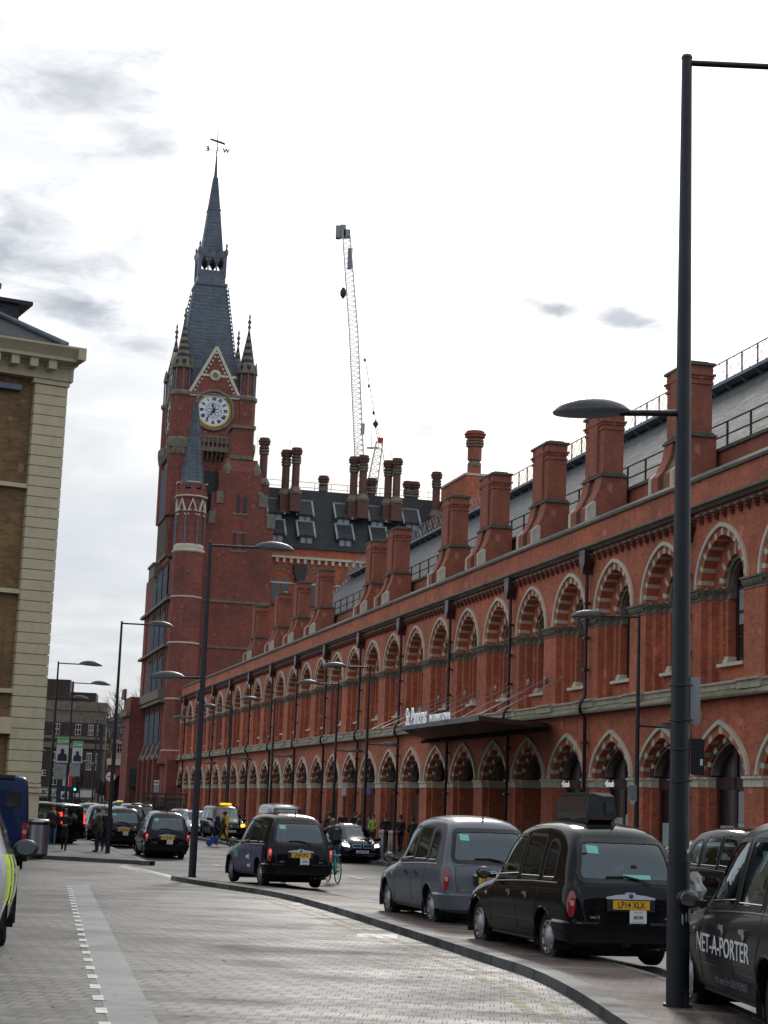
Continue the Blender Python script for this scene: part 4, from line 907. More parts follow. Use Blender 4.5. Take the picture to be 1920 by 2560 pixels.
MB().tube([(-.2, -.62, 19.2), (-6.2, 5, 22.85)], .14, 6).build('hip_lead', M['lead'], LB)
MB().box(-4.6, -2.9, .2, 1.5, 19.1, 21.2).box(-4.8, -2.7, .1, 1.6, 21.2, 21.4).build('parapet_block', M['brick_y'], LB)
MB().box(-2.4, -1.2, 3.0, 5, 20.6, 21.5).box(-2.6, -.7, 2.8, 5.2, 21.5, 21.65).build('dormer', M['slate_dk'], LB)
# far corner block with the gym letters
GY = thing('far_corner_building', 'dark brown brick corner block with a pale rounded parapet and bank shopfront', 'building', (-36.0, 236, gz(236)), radians(6))
b = MB(); b.box(-24, -.2, 0, 12, 0, 11.6); b.lathe([(1.6, 0), (1.6, 11.6)], (-1.55, 1.55), 24, 0); b.box(-24, -5, 1, 9, 14, 17.3) ; b.box(-14, -1.6, 3, 9, 14, 15.8); b.build('wall', M['brick_far'], GY)
b = MB(); b.box(-24, -1.2, -.15, .4, 13.2, 14.4); b.box(-1.2, .05, 1.2, 12, 13.2, 14.4); b.lathe([(1.75, 13.2), (1.75, 14.4)], (-1.55, 1.55), 24, 0); b.box(-24, -1.2, -.12, .4, 9.4, 9.8); b.lathe([(1.8, 9.4), (1.8, 9.8)], (-1.55, 1.55), 24, 0); b.box(-24, -1.2, -.2, .4, 8.2, 8.9); b.lathe([(1.85, 8.2), (1.85, 8.9)], (-1.55, 1.55), 24, 0); b.build('parapet', M['stone_dk'], GY)
b = MB(); b.box(-24, -1.2, .0, 1, 11.6, 13.2); b.lathe([(1.6, 11.6), (1.6, 13.2)], (-1.55, 1.55), 24, 0); b.build('attic', M['stone_dk'], GY)
wm = MB().box(-.5, .5, -.1, .05, 0, 1).mesh('window', [M['offwhite']]); wp = MB()
for k in (-.24, .24): wp.box(k-.18, k+.18, -.13, -.1, .06, .46); wp.box(k-.18, k+.18, -.13, -.1, .54, .94)
wpm = wp.mesh('pane', [M['glass']])
for x in (-3.5, -6.3, -9.1, -11.9, -14.7):
    for z, h, w_ in ((9.95, 1.45, .9), (5.4, 2.3, 1.0), (2.3+1.0, 1.9, 1.1)):
        if z < 4 and x > -4: pass
        o = mesh_obj('window', wm, GY, (x, 0, z)); o.scale = (w_*.85, 1, h); mesh_obj('pane', wpm, o)
for a in (-70, -30):
    for z, h in ((9.95, 1.45), (5.4, 2.3)):
        o = mesh_obj('window', wm, GY, (-1.55+1.62*sin(radians(a+60)), 1.55-1.62*cos(radians(a+60)), z), radians(a+60)); o.scale = (.7, 1, h); mesh_obj('pane', wpm, o)
text('wall_lettering', 'GYM HOUSE', 1.15, M['offwhite'], GY, frame((-11.6, -.12, 4.78), (1, 0, 0), (0, -1, 0)), .05, 1.35, .0)
b = MB(); b.box(-24, -.5, -.4, .2, 0, 3.0); b.lathe([(1.95, 0), (1.95, 3.0)], (-1.55, 1.55), 24, 0); b.build('shopfront', M['stone_dk'], GY)
MB().box(-11, -.9, -.52, -.4, 1.85, 2.75).build('fascia', M['offwhite'], GY)
text('fascia_lettering', 'HSBC UK', .85, M['signtext'], GY, frame((-7.0, -.55, 2.3), (1, 0, 0), (0, -1, 0)), .01, .95, .02)
b = MB(); b.add([(-9.9, -.56, 1.95), (-9.9, -.56, 2.65), (-9.4, -.56, 2.3), (-8.5, -.56, 1.95), (-8.5, -.56, 2.65), (-9.0, -.56, 2.3)], [(0, 1, 2), (3, 4, 5)]); b.build('bank_emblem', M['red'], GY)
for x in (-10, -7.4, -4.8, -2.6): MB().box(x-.9, x+.9, -.46, -.4, .1, 1.6).build('shop_window', M['glass_dk'], GY)
MB().box(-6.2, -4.8, -.5, -.46, .9, 1.5).build('screen', M['frost'], GY)
MB().box(-4.6, -3.5, -.9, -.2, 3.1, 5.0).build('red_board', M['red'], GY)
# shop with a red fascia left of it
RS_ = thing('fast_food_shop', 'dark shop front with red fascia and round portrait sign beside the corner block', 'shop', (-50.5, 205, gz(205)), radians(5))
MB().box(-8, 4.0, 0, 6, 0, 4.2).build('wall', M['black'], RS_); MB().box(-8, 4.2, -.3, 0, 2.4, 3.6).build('fascia', M['red'], RS_)
MB().lathe([(.75, 0), (.75, .1)], n=20, M=Matrix.Translation((3.0, -.32, 3.0)) @ Matrix.Rotation(PI/2, 4, 'X')).build('round_sign', M['offwhite'], RS_)
b = MB(); b.prism([(-3.0, 4.2), (3.4, 4.2), (-.5, 7.4), (-3, 7.8)], 0, 5, 'y'); b.build('gable', M['black'], RS_)
# terrace of houses, each its own
hs = [(-38.6, 250, 2.9, 11.9, 'brick_y', 'narrow yellow brick terraced house next to the rounded corner block'), (-36.7, 251, 2.7, 12.2, 'white', 'white rendered terraced house with dormers and a row of chimney pots'), (-33.8, 254, 3.4, 11.6, 'brick_y', 'yellow brick terraced house farther right, half behind the low station entrance')]
for x, y, w_, h, mt, lb in hs:
    H_ = thing('terraced_house', lb, 'house', (x, y, gz(y)), 0)
    MB().box(-w_/2, w_/2, 0, 9, 0, h-1.8).build('wall', M[mt] if mt != 'white' else M['offwhite'], H_)
    rf = MB().prism([(0, h-1.8), (9, h-1.8), (6, h+.6), (2.2, h+.6)], -w_/2, w_/2, 'x').build('roof', M['slate_dk'], H_)
    MB().box(-w_/2, w_/2, -.2, 0, h-2.0, h-1.75).build('cornice', M['stone_dk'], H_)
    ch = MB().box(-w_/2+.1, w_/2-.1, 3, 4, h, h+1.1).build('chimney', M['brick_far'], rf)
    pots = MB()
    for k in range(6): pots.lathe([(.14, h+1.1), (.1, h+1.7)], (-w_/2+.4+k*(w_-.8)/5, 3.5), 6)
    pots.build('chimney_pot', M['brick_ch'], rf)
    for k in (-.25, .25):
        for z in (h-3.9, h-6.2): o = mesh_obj('window', wm, H_, (k*w_, 0, z)); o.scale = (.75, 1, 1.3); mesh_obj('pane', wpm, o)
        o = mesh_obj('window', wm, H_, (k*w_, .3, h-1.65)); o.scale = (.75, 1, 1.0); mesh_obj('pane', wpm, o)
    MB().box(-w_/2+.1, w_/2-.1, -.12, .0, 0, 2.6).build('shopfront', M['black'], H_)
EN = thing('entrance_pavilion', 'small red arched station entrance pavilion at the foot of the tower', 'building', (-31.6, 222, gz(222)), radians(-4)); EN.scale = (.5, 1, 1.3)
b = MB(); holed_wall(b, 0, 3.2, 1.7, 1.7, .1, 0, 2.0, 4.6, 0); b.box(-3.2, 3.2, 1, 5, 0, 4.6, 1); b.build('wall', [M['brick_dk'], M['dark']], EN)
b = MB(); b.box(-3.4, 3.4, -.4, 5, 4.6, 5.2); b.build('parapet', M['stone'], EN); b = MB(); ring(b, 1.7, 1.7, 2.1, 2.1, .1, 2.0, .02, -.4, 15, allst, 0, 0); b.build('arch_ring', M['brick_ch'], EN)
# cranes
def truss(mb, p0, p1, w0, w1, nseg, m=0):
    p0, p1 = Vector(p0), Vector(p1); d = (p1-p0).normalized(); x = d.cross(Vector((0, 1, 0))).normalized(); y = d.cross(x)
    R_ = []
    for k in range(nseg+1):
        f = k/nseg; c = p0+(p1-p0)*f; w_ = (w0+(w1-w0)*f)/2; R_.append([c+x*a*w_+y*b_*w_ for a, b_ in ((-1, -1), (1, -1), (1, 1), (-1, 1))])
    for k in range(nseg):
        for i in range(4):
            mb.tube([R_[k][i], R_[k+1][i]], .09, 4, m); mb.tube([R_[k][i], R_[k+1][(i+1) % 4]], .042, 3, m); mb.tube([R_[k][i], R_[k][(i+1) % 4]], .042, 3, m)
CY = 270
def W(px, py, Y=CY):
    q = ray(px, py); t = Y/q.y; return Vector((t*q.x, Y, CH+t*q.z))
CR1 = thing('tower_crane', 'tall pale lattice crane jib with hanging hook block, the left of two', 'crane', (W(890, 1150).x, CY, gz(CY)), 0)
o_ = CR1.location
b = MB(); truss(b, W(899, 1165)-o_, W(884, 830)-o_, 1.35, 1.35, 26); truss(b, W(884, 830)-o_, W(866, 590)-o_, 1.35, 1.2, 19); truss(b, Vector((.4, 0, 0)), W(899, 1165)-o_, 1.7, 1.5, 18); b.build('lattice_jib', M['crane_w'], CR1)
b = MB(); 
for px, py, sx, sz in ((846, 581, .5, 1.0), (858, 579, .5, 1.0), (868, 585, .6, .6)): p = W(px, py)-o_; b.box(p.x-sx/1.2, p.x+sx/1.2, -.6, .6, p.z-sz, p.z+sz)
p = W(874, 640)-o_; q = W(877, 672)-o_
b.box(p.x-.3, p.x+.45, -.5, .3, q.z, p.z+1.2)
p = W(902, 1072)-o_; b.box(p.x, p.x+.6, -.5, .5, p.z-.8, p.z+.8)
b.build('counterweight', M['galv'], CR1)
b = MB(); p = W(858, 733)-o_; b.lathe([(.1, -.9), (.45, -.4), (.5, .3), (.2, .9)], (p.x, p.y), 8, M=Matrix.Translation((0, 0, p.z))); b.tube([p, W(853, 600)-o_], .02, 3); b.build('hook_block', M['rail'], CR1)
CR2 = thing('luffing_crane', 'shorter lattice crane with red tip and a long sloping hoist rope, the right of two', 'crane', (W(930, 1200).x, CY, gz(CY)), 0)
o_ = CR2.location
b = MB(); truss(b, W(928, 1230)-o_, W(949, 1105)-o_, 1.6, 1.0, 7); truss(b, Vector((0, 0, 0)), W(928, 1230)-o_, 1.8, 1.6, 16); b.build('lattice_mast', M['crane_w'], CR2)
b = MB(); p = W(951, 1101)-o_; b.box(p.x-.45, p.x+.45, -.5, .5, p.z-.35, p.z+.35); b.build('red_tip', M['crane_r'], CR2)
b = MB()
for a, c in (((951, 1100), (940, 1062)), ((945, 1100), (937, 1062)), ((940, 1058), (914, 905)), ((953, 1105), (960, 1150)), ((960, 1150), (959, 1180)), ((928, 1085), (928, 1120))): b.tube([W(*a)-o_, W(*c)-o_], .045, 4)
for px, py, s in ((939, 1060, .5), (922, 965, .22), (934, 1032, .25), (912, 900, .25)): p = W(px, py)-o_; b.lathe([(.05, -s*1.3), (s, 0), (.05, s*1.3)], (p.x, p.y), 8, M=Matrix.Translation((0, 0, p.z)))
for px in (925, 940): p = W(px, 1120)-o_; b.box(p.x-.5, p.x+.5, -.4, .4, p.z-.05, p.z+.05)
b.build('hoist_rope', M['rail'], CR2)
# bare tree
def tree(loc, h, seed, label):
    rnd = random.Random(seed); T_ = thing('bare_tree', label, 'tree', loc); tr = MB(); tw_ = MB()
    def br(p, d, L_, r, dep):
        q = p+d*L_; (tr if dep < 2 else tw_).tube([p, p+(d*.5+Vector((rnd.uniform(-.05, .05), 0, .02)))*L_, q], r, 5 if dep < 3 else 3, r1=r*.65)
        if dep >= 6: return
        for k in range(3 if dep > 0 else 4):
            nd = (d+Vector((rnd.uniform(-.75, .75), rnd.uniform(-.75, .75), rnd.uniform(-.1, .5)))).normalized(); br(q, nd, L_*rnd.uniform(.6, .85), r*.62, dep+1)
    br(Vector((0, 0, 0)), Vector((0, 0, 1)), h*.28, h*.016, 0)
    tr.build('trunk', M['bark'], T_); tw_.build('crown', M['bark'], T_)
tree((W(352, 1900, 232).x, 232, gz(232)), 17, 3, 'leafless tree behind the roofs to the left of the clock tower')
for px, lb in ((302, 'left of two thin aerial masts on the terrace roofs'), (318, 'right of two thin aerial masts on the terrace roofs')):
    p = W(px, 1800, 256); t_ = W(px+2, 1742 if px < 310 else 1752, 256)
    A_ = thing('aerial_mast', lb, 'aerial', (p.x, 256, p.z)); MB().tube([(0, 0, -1.6), t_-p], .05, 4).tube([t_-p-Vector((.3, 0, .1)), t_-p+Vector((.4, 0, -.1))], .04, 3).build('mast', M['galv'], A_)
# ================================================================ VEHICLES
def paint(name, base, rough=.16, coat=1., metal=0.):
    m, nt, b = newmat(name, base, rough, metal, coat)
    tc = nt.n('ShaderNodeTexCoord'); f = nt.noise(tc.outputs['Object'], 2.5, 6, .7)
    sp = nt.n('ShaderNodeSeparateXYZ', Vector=tc.outputs['Object'])
    dirt = nt.m('MULTIPLY', nt.ramp(nt.m('MULTIPLY', sp.outputs[2], -1.), -.62, -.22), nt.m('ADD', .2, nt.m('MULTIPLY', f, .7)), clamp=True)   # road dirt thrown on the sills
    nt.set(b.inputs['Base Color'], nt.mix(nt.m('MULTIPLY', dirt, .6), rgb(base), rgb((.05, .046, .042))))
    nt.set(b.inputs['Roughness'], nt.m('ADD', nt.m('ADD', nt.m('MULTIPLY', f, .10), rough-.10), nt.m('MULTIPLY', dirt, .4)))
    nt.set(b.inputs['Coat Weight'], nt.m('MULTIPLY', nt.m('SUBTRACT', 1., dirt), coat*.30)); b.inputs['Specular IOR Level'].default_value = .10
    return m
P_BLACK = paint('black_cab_paint', (.004, .004, .0055)); P_GREY = paint('slate_grey_paint', (.135, .145, .17), .22, .8, .1)
P_NAVY = paint('midnight_paint', (.012, .013, .022)); P_WHITE = paint('white_car_paint', (.55, .56, .6)); P_SILVER = paint('silver_paint', (.32, .34, .37), .3, .8, .4)
P_BLUE = paint('dark_blue_van_paint', (.010, .022, .075), .3, .5); P_WRAP = paint('advert_wrap', (.10, .10, .17), .35, .4)
P_CHAR = paint('charcoal_satin_paint', (.030, .029, .030), .3, .6)
M['tyre'] = simple('tyre_rubber', (.012, .012, .012), .8, .3, 6); M['plastic'] = simple('black_plastic', (.010, .010, .011), .45, .3, 5)
M['rubber'] = newmat('window_seal', (.006, .006, .006), .35)[0]
M['hub'] = simple('silver_hubcap', (.42, .42, .43), .32, .2, 6, metal=.7); M['chrome'] = newmat('chrome', (.7, .7, .72), .12, 1.)[0]
M['silverp'] = newmat('silver_handle_paint', (.68, .70, .78), .25, .2)[0]
def glassmat(name, tint, alpha, rough=.02):
    m = bpy.data.materials.new(name); m.use_nodes = True; nt = NT(m.node_tree); m.node_tree.nodes.clear()
    tr = nt.n('ShaderNodeBsdfTransparent', Color=rgb(tint)); gl = nt.n('ShaderNodeBsdfGlossy', Color=rgb((.8, .9, .95)), Roughness=rough)
    fr = nt.n('ShaderNodeFresnel', IOR=1.5)
    mx = nt.n('ShaderNodeMixShader'); nt.set(mx.inputs[0], nt.m('ADD', nt.m('MULTIPLY', fr, 1.0), alpha, clamp=True)); nt.nt.links.new(tr.outputs[0], mx.inputs[1]); nt.nt.links.new(gl.outputs[0], mx.inputs[2])
    o = nt.n('ShaderNodeOutputMaterial'); nt.nt.links.new(mx.outputs[0], o.inputs[0]); return m
M['carglass'] = glassmat('car_glass', (.62, .72, .72), .05); M['carglass_rear'] = glassmat('rear_screen_glass', (.62, .76, .78), .085, .02)
M['lampred'] = newmat('red_lamp_lens', (.32, .006, .010), .12, coat=1.)[0]; M['lampred_on'] = newmat('lit_brake_lamp', (.7, .02, .02), .2, emit=(1, .04, .02), es=1.7)[0]
M['lampclear'] = newmat('clear_lamp_lens', (.42, .33, .33), .15, coat=1.)[0]; M['lampwhite_on'] = newmat('lit_headlamp', (.9, .95, 1), .2, emit=(.85, .92, 1), es=2.2)[0]
M['amber'] = newmat('amber_lens', (.75, .28, .03), .2)[0]; M['amber_on'] = newmat('lit_indicator', (.9, .4, .03), .2, emit=(1, .42, .03), es=3.)[0]
M['taxi_on'] = newmat('lit_taxi_sign', (.9, .5, .02), .3, emit=(1, .5, .02), es=1.2)[0]
M['plate_y'] = newmat('yellow_number_plate', (.78, .42, .02), .35)[0]; M['plate_w'] = newmat('white_number_plate', (.75, .75, .72), .35)[0]
M['ink'] = newmat('plate_lettering', (.012, .012, .012), .5)[0]; M['seat'] = simple('seat_cloth', (.022, .026, .034), .8, .2, 5); M['seat_lt'] = simple('pale_trim', (.20, .22, .22), .8, .1, 5)
M['sticker'] = newmat('turquoise_sticker', (.22, .62, .55), .5)[0]; M['badgetxt'] = newmat('badge_silver', (.45, .45, .45), .3, .6)[0]
M['hivis'] = newmat('fluorescent_yellow', (.55, .72, .02), .45, emit=(.6, .8, 0), es=.06)[0]; M['polblue'] = newmat('police_blue', (.03, .06, .30), .4)[0]
def bsp(P, t):                                  # uniform cubic B-spline, clamped ends
    n = len(P); i = min(int(t), n-2); f = t-i
    g = lambda k: P[max(0, min(n-1, k))] if 0 <= k < n else (P[0]*2-P[1] if k < 0 else P[-1]*2-P[-2])
    a, b, c, d = g(i-1), g(i), g(i+1), g(i+2)
    return (a*(1-f)**3+b*(3*f**3-6*f*f+4)+c*(-3*f**3+3*f*f+3*f+1)+d*f**3)/6
def loft(st, nu, nv):
    "st: list of (x, z0, hl, zm, hm, zb, hb, zt, ht, crown). returns grid of points for the +y half"
    rows = []
    for (x, z0, hl, zm, hm, zb, hb, zt, ht, cr) in st:
        rows.append([Vector((x, 0, z0)), Vector((x, hl*.75, z0)), Vector((x, hl, z0+.03)), Vector((x, hl+.005, z0+.12)), Vector((x, hm, zm)), Vector((x, hm-.002, zm+(zb-zm)*.6)), Vector((x, hb+.012, zb-.03)), Vector((x, hb-.03, zb+.03)),
                     Vector((x, hb+(ht-hb)*.40, zb+(zt-zb)*.42)), Vector((x, hb+(ht-hb)*.75, zb+(zt-zb)*.74)), Vector((x, ht, zt-.10)), Vector((x, ht-.07, zt-.015)), Vector((x, ht*.5, zt+cr*.8)), Vector((x, 0, zt+cr))])
    m = len(rows[0]); n = len(rows); fine = []
    for j in range(m):
        col = [rows[i][j] for i in range(n)]; fine.append([bsp(col, (n-1)*k/nu) for k in range(nu+1)])
    out = []
    for k in range(nu+1):
        P = [fine[j][k] for j in range(m)]; r = [bsp(P, (m-1)*q/nv) for q in range(nv+1)]; r[0].y = 0; r[-1].y = 0; out.append(r)
    return out
def inpoly(p, poly):
    c = False; n = len(poly)
    for i in range(n):
        a, b = poly[i], poly[(i+1) % n]
        if (a[1] > p[1]) != (b[1] > p[1]) and p[0] < (b[0]-a[0])*(p[1]-a[1])/(b[1]-a[1])+a[0]: c = not c
    return c
def roundpoly(P, r=.06, n=4):
    out = []; L = len(P)
    for i in range(L):
        p, a, b = Vector(P[i]), Vector(P[i-1]), Vector(P[(i+1) % L]); ra = min(r, (a-p).length*.45); rb = min(r, (b-p).length*.45)
        A = p+(a-p).normalized()*ra; B = p+(b-p).normalized()*rb
        for k in range(n+1): t = k/n; out.append(tuple(A*(1-t)**2+p*2*t*(1-t)+B*t*t))
    return out
def dense(P, d=.06):
    out = []; L = len(P)
    for i in range(L):
        a, b = Vector(P[i]), Vector(P[(i+1) % L]); n = max(1, int((b-a).length/d))
        for k in range(n): out.append(tuple(a+(b-a)*k/n))
    return out
def scaled(P, s):                                # move the outline outwards by s metres
    n = len(P); ar = sum(P[i][0]*P[(i+1) % n][1]-P[(i+1) % n][0]*P[i][1] for i in range(n)); sg = 1 if ar > 0 else -1; out = []
    for i in range(n):
        t = Vector((P[(i+1) % n][0]-P[i-1][0], P[(i+1) % n][1]-P[i-1][1])); t = t.normalized() if t.length > 1e-6 else Vector((1, 0))
        out.append((P[i][0]+t.y*s*sg, P[i][1]-t.x*s*sg))
    return out
class Car:
    def __init__(s, st, L, nu=90, nv=40, wheels=(), wr=.36, aw=.60):
        s.L = L; g = loft(st, nu, nv); s.grid = g; V = []; Fc = []
        for sg in (1, -1):
            b = len(V)
            for r in g:
                for p in r: V.append(Vector((p.x, p.y*sg, p.z)))
            for i in range(nu):
                for j in range(nv):
                    q = [b+i*(nv+1)+j, b+(i+1)*(nv+1)+j, b+(i+1)*(nv+1)+j+1, b+i*(nv+1)+j+1]
                    Fc.append(q if sg > 0 else q[::-1])
        for i in (0, nu):                          # end caps
            a = [i*(nv+1)+j for j in range(nv+1)]; c = [(nu+1)*(nv+1)+i*(nv+1)+j for j in range(nv+1)]
            for j in range(nv): Fc.append([a[j], a[j+1], c[j+1], c[j]])
        s.V = V; s.F = Fc; s.bvh = BVHTree.FromPolygons(V, Fc); s.cut = []; s.wheels = wheels; s.wr = wr; s.aw = aw
    def cast(s, side, p):
        if side in 'LR': sg = 1 if side == 'L' else -1; h = s.bvh.ray_cast(Vector((p[0], sg*3, p[1])), Vector((0, -sg, 0)))
        elif side == 'B': h = s.bvh.ray_cast(Vector((-3, p[0], p[1])), Vector((1, 0, 0)))
        elif side == 'F': h = s.bvh.ray_cast(Vector((s.L+3, p[0], p[1])), Vector((-1, 0, 0)))
        else: h = s.bvh.ray_cast(Vector((p[0], p[1], 4)), Vector((0, 0, -1)))
        if h[0] is None: return None, None
        out = {'L': Vector((0, 1, 0)), 'R': Vector((0, -1, 0)), 'B': Vector((-1, 0, 0)), 'F': Vector((1, 0, 0)), 'T': Vector((0, 0, 1))}[side]
        n = h[1]; n = n if n.dot(out) > 0 else -n
        return h[0], n
    def patch(s, mb, side, P, off=.004, m=0, rings=5, thick=0., smooth=True):
        P = dense(P); cx = sum(p[0] for p in P)/len(P); cy = sum(p[1] for p in P)/len(P); vs = []; ok = True
        for k in range(rings+1):
            f = 1-k/rings*.985
            for p in P:
                h, n = s.cast(side, (cx+(p[0]-cx)*f, cy+(p[1]-cy)*f))
                if h is None: h, n = (vs[-1] if vs else Vector((0, 0, 1))), Vector((0, 0, 0))
                vs.append(h+n*(off if k or not thick else off))
        N = len(P); fs = [(k*N+i, k*N+(i+1) % N, (k+1)*N+(i+1) % N, (k+1)*N+i) for k in range(rings) for i in range(N)]+[tuple(rings*N+i for i in range(N))]
        mb.add(vs, fs, m, smooth)
        if thick:
            c0 = []
            for p in P:
                h, n = s.cast(side, p); h = h if h is not None else Vector((0, 0, 0)); c0.append(h-(n or Vector())*.01)
            mb.add(vs[:N]+c0, [(i, (i+1) % N, N+(i+1) % N, N+i) for i in range(N)], m)
    def band(s, mb, side, P, w0, w1, off=.006, m=0):   # ring following an outline
        P = dense(P); A = scaled(P, w1); B = scaled(P, -w0); vs = []
        for Q in (A, B):
            for p in Q:
                h, n = s.cast(side, p)
                if h is None: h, n = (vs[-1] if vs else Vector((0, 0, 1))), Vector()
                vs.append(h+n*off)
        N = len(P); mb.add(vs, [(i, (i+1) % N, N+(i+1) % N, N+i) for i in range(N)], m, True)
    def line(s, mb, side, pts, r=.004, m=0):
        out = []
        for a, b in zip(pts, pts[1:]):
            for k in range(6):
                t = k/6; h, n = s.cast(side, (a[0]+(b[0]-a[0])*t, a[1]+(b[1]-a[1])*t))
                if h is not None: out.append(h+n*.0005)
        h, n = s.cast(side, pts[-1])
        if h is not None: out.append(h+n*.0005)
        if len(out) > 1: mb.tube(out, r, 4, m)
    def body(s, name, mats, wrap=None, archr=.385):
        "shell with the window openings and wheel arches taken out"
        V = [v.copy() for v in s.V]; keep = []
        for v in V:
            for wx in s.wheels:
                if abs(v.y) > s.aw:
                    d = Vector((v.x-wx, v.z-s.wr)); 
                    if v.z > .15 and abs(d.length-archr) < .022: d = d.normalized()*archr; v.x = wx+d.x; v.z = s.wr+d.y
        for f in s.F:
            c = sum((V[i] for i in f), Vector())/len(f); nrm = (V[f[1]]-V[f[0]]).cross(V[f[2]]-V[f[0]])
            dead = False
            if abs(c.y) > s.aw-.05:
                for wx in s.wheels:
                    if Vector((c.x-wx, c.z-s.wr)).length < archr-.004: dead = True
            for side, P in s.cut:
                if side == 'L' and c.y > .25 and inpoly((c.x, c.z), P): dead = True
                if side == 'R' and c.y < -.25 and inpoly((c.x, c.z), P): dead = True
                if side == 'B' and c.x < s.L*.3 and inpoly((c.y, c.z), P): dead = True
                if side == 'F' and c.x > s.L*.4 and inpoly((c.y, c.z), P): dead = True
            if not dead: keep.append((f, 1 if wrap and wrap(c) else 0))
        mb = MB(); mb.v = [tuple(v) for v in V]
        for f, m in keep: mb.f.append(f); mb.m.append(m); mb.sm.append(True)
        me = bpy.data.meshes.new(name); me.from_pydata(mb.v, [], mb.f)
        for m in mats: me.materials.append(m)
        me.polygons.foreach_set('material_index', mb.m); me.polygons.foreach_set('use_smooth', mb.sm)
        bm = bmesh.new(); bm.from_mesh(me); bmesh.ops.remove_doubles(bm, verts=bm.verts, dist=.0005); bmesh.ops.delete(bm, geom=[v for v in bm.verts if not v.link_faces], context='VERTS'); bm.to_mesh(me); bm.free()
        return me
def wheel_me(r, w, style='cab'):
    "axis along y, outer face at +y"
    R = Matrix.Rotation(-PI/2, 4, 'X')
    b = MB(); b.lathe([(r*.60, -w), (r*.90, -w), (r*.98, -w*.8), (r, -w*.5), (r, -.03), (r*.98, -.012), (r*.9, .0), (r*.66, -.008), (r*.60, -.03)], n=28, M=R)
    t = b.mesh('tyre', [M['tyre']])
    b = MB()
    if style == 'cab':
        b.lathe([(r*.62, -.03), (r*.63, .002), (r*.58, .004), (r*.52, -.012), (r*.40, .0), (r*.30, .022), (r*.12, .034), (.01, .036)], n=28, M=R)
        for k in range(9):
            a = 2*PI*k/9; b.box(r*.50, r*.57, -.012, .004, -.022, .022, 1, Matrix.Rotation(a, 4, 'Y'))
    else:
        b.lathe([(r*.66, -.05), (r*.67, .0), (r*.62, .0), (r*.60, -.06)], n=28, M=R); b.lathe([(r*.60, -.10), (.02, -.10)], n=20, m=1, M=R); b.lathe([(r*.2, -.1), (r*.18, -.01), (.01, -.005)], n=14, M=R)
        for k in range(7):
            a = 2*PI*k/7; b.box(r*.12, r*.63, -.03, -.008, -.03, .03, 0, Matrix.Rotation(a, 4, 'Y'))
    return t, b.mesh('rim', [M['hub'], M['plastic']])
WH = {'cab': wheel_me(.345, .20), 'car': wheel_me(.325, .20, 'alloy'), 'van': wheel_me(.36, .22)}
def put_wheels(root, wx, track, style, wr):
    t, rm = WH[style]
    for x in wx:
        for sg in (1, -1):
            o = mesh_obj('wheel', t, root, (x, sg*track, wr), 0 if sg > 0 else PI); mesh_obj('rim', rm, o)
    b = MB()
    for x in wx: b.box(x-.05, x+.05, -track+.1, track-.1, wr-.05, wr+.05)
    b.build('axle', M['plastic'], root)
def plate(root, txt, M4, yellow=True, w=.52, h=.112):
    o = MB().box(-w/2, w/2, -h/2, h/2, 0, .006).build('number_plate', M['plate_y' if yellow else 'plate_w'], root); o.matrix_local = M4
    text('plate_lettering', txt, h*1.02, M['ink'], o, Matrix.Translation((0, -.002, .0075)), .001, .80, .0012)
    return o
# ------------------------------------------------------------- London style cab
# (x, z0, hl, zm, hm, zb, hb, zt, ht, crown)
CAB = [(-.01, .36, .60, .48, .72, .56, .70, .60, .60, .0), (.0, .30, .70, .52, .82, .68, .78, .82, .66, .0), (.02, .28, .74, .55, .86, .88, .82, .98, .68, .0), (.06, .27, .78, .58, .885, 1.00, .84, 1.06, .70, .005),
       (.13, .27, .80, .60, .895, 1.03, .855, 1.14, .70, .01), (.20, .27, .81, .60, .90, 1.05, .862, 1.36, .70, .015), (.28, .27, .82, .60, .90, 1.05, .865, 1.53, .69, .02), (.40, .27, .82, .60, .90, 1.05, .867, 1.66, .675, .03),
       (.60, .27, .82, .60, .90, 1.05, .867, 1.755, .65, .035), (.90, .26, .82, .60, .90, 1.045, .866, 1.80, .64, .04), (1.25, .25, .82, .60, .90, 1.035, .865, 1.825, .64, .04), (1.65, .25, .82, .60, .895, 1.02, .864, 1.83, .64, .04), (2.05, .25, .82, .60, .89, 1.00, .862, 1.82, .635, .04),
       (2.4, .25, .82, .60, .885, .985, .86, 1.79, .625, .04), (2.7, .25, .82, .60, .88, .97, .855, 1.72, .61, .035), (2.92, .25, .82, .60, .878, .965, .85, 1.56, .60, .03), (3.12, .25, .82, .60, .876, .96, .84, 1.36, .60, .03), (3.3, .25, .82, .60, .875, .955, .82, 1.17, .60, .03),
       (3.5, .25, .82, .60, .875, .95, .80, 1.06, .56, .035), (3.75, .26, .82, .60, .875, .92, .79, 1.03, .52, .04), (4.0, .27, .82, .58, .87, .88, .78, 1.00, .50, .04), (4.22, .27, .80, .56, .85, .83, .75, .96, .48, .035), (4.4, .28, .74, .52, .79, .76, .68, .88, .44, .03), (4.52, .30, .66, .48, .70, .66, .60, .76, .40, .02), (4.57, .34, .55, .44, .58, .56, .50, .62, .34, .01)]
cab = Car(CAB, 4.57, 150, 56, (.92, 3.80), .345)
SW = [roundpoly([(.60, 1.10), (1.06, 1.09), (1.06, 1.60), (.86, 1.60), (.66, 1.50)], .09), roundpoly([(1.20, 1.08), (1.94, 1.07), (1.94, 1.66), (1.24, 1.65)], .07), roundpoly([(2.06, 1.06), (2.98, 1.05), (2.74, 1.50), (2.52, 1.64), (2.06, 1.66)], .07)]
RW = roundpoly([(-.69, 1.10), (.69, 1.10), (.60, 1.58), (.52, 1.62), (-.52, 1.62), (-.60, 1.58)], .13, 6); FW = roundpoly([(-.74, 1.10), (.74, 1.10), (.60, 1.66), (-.60, 1.66)], .1)
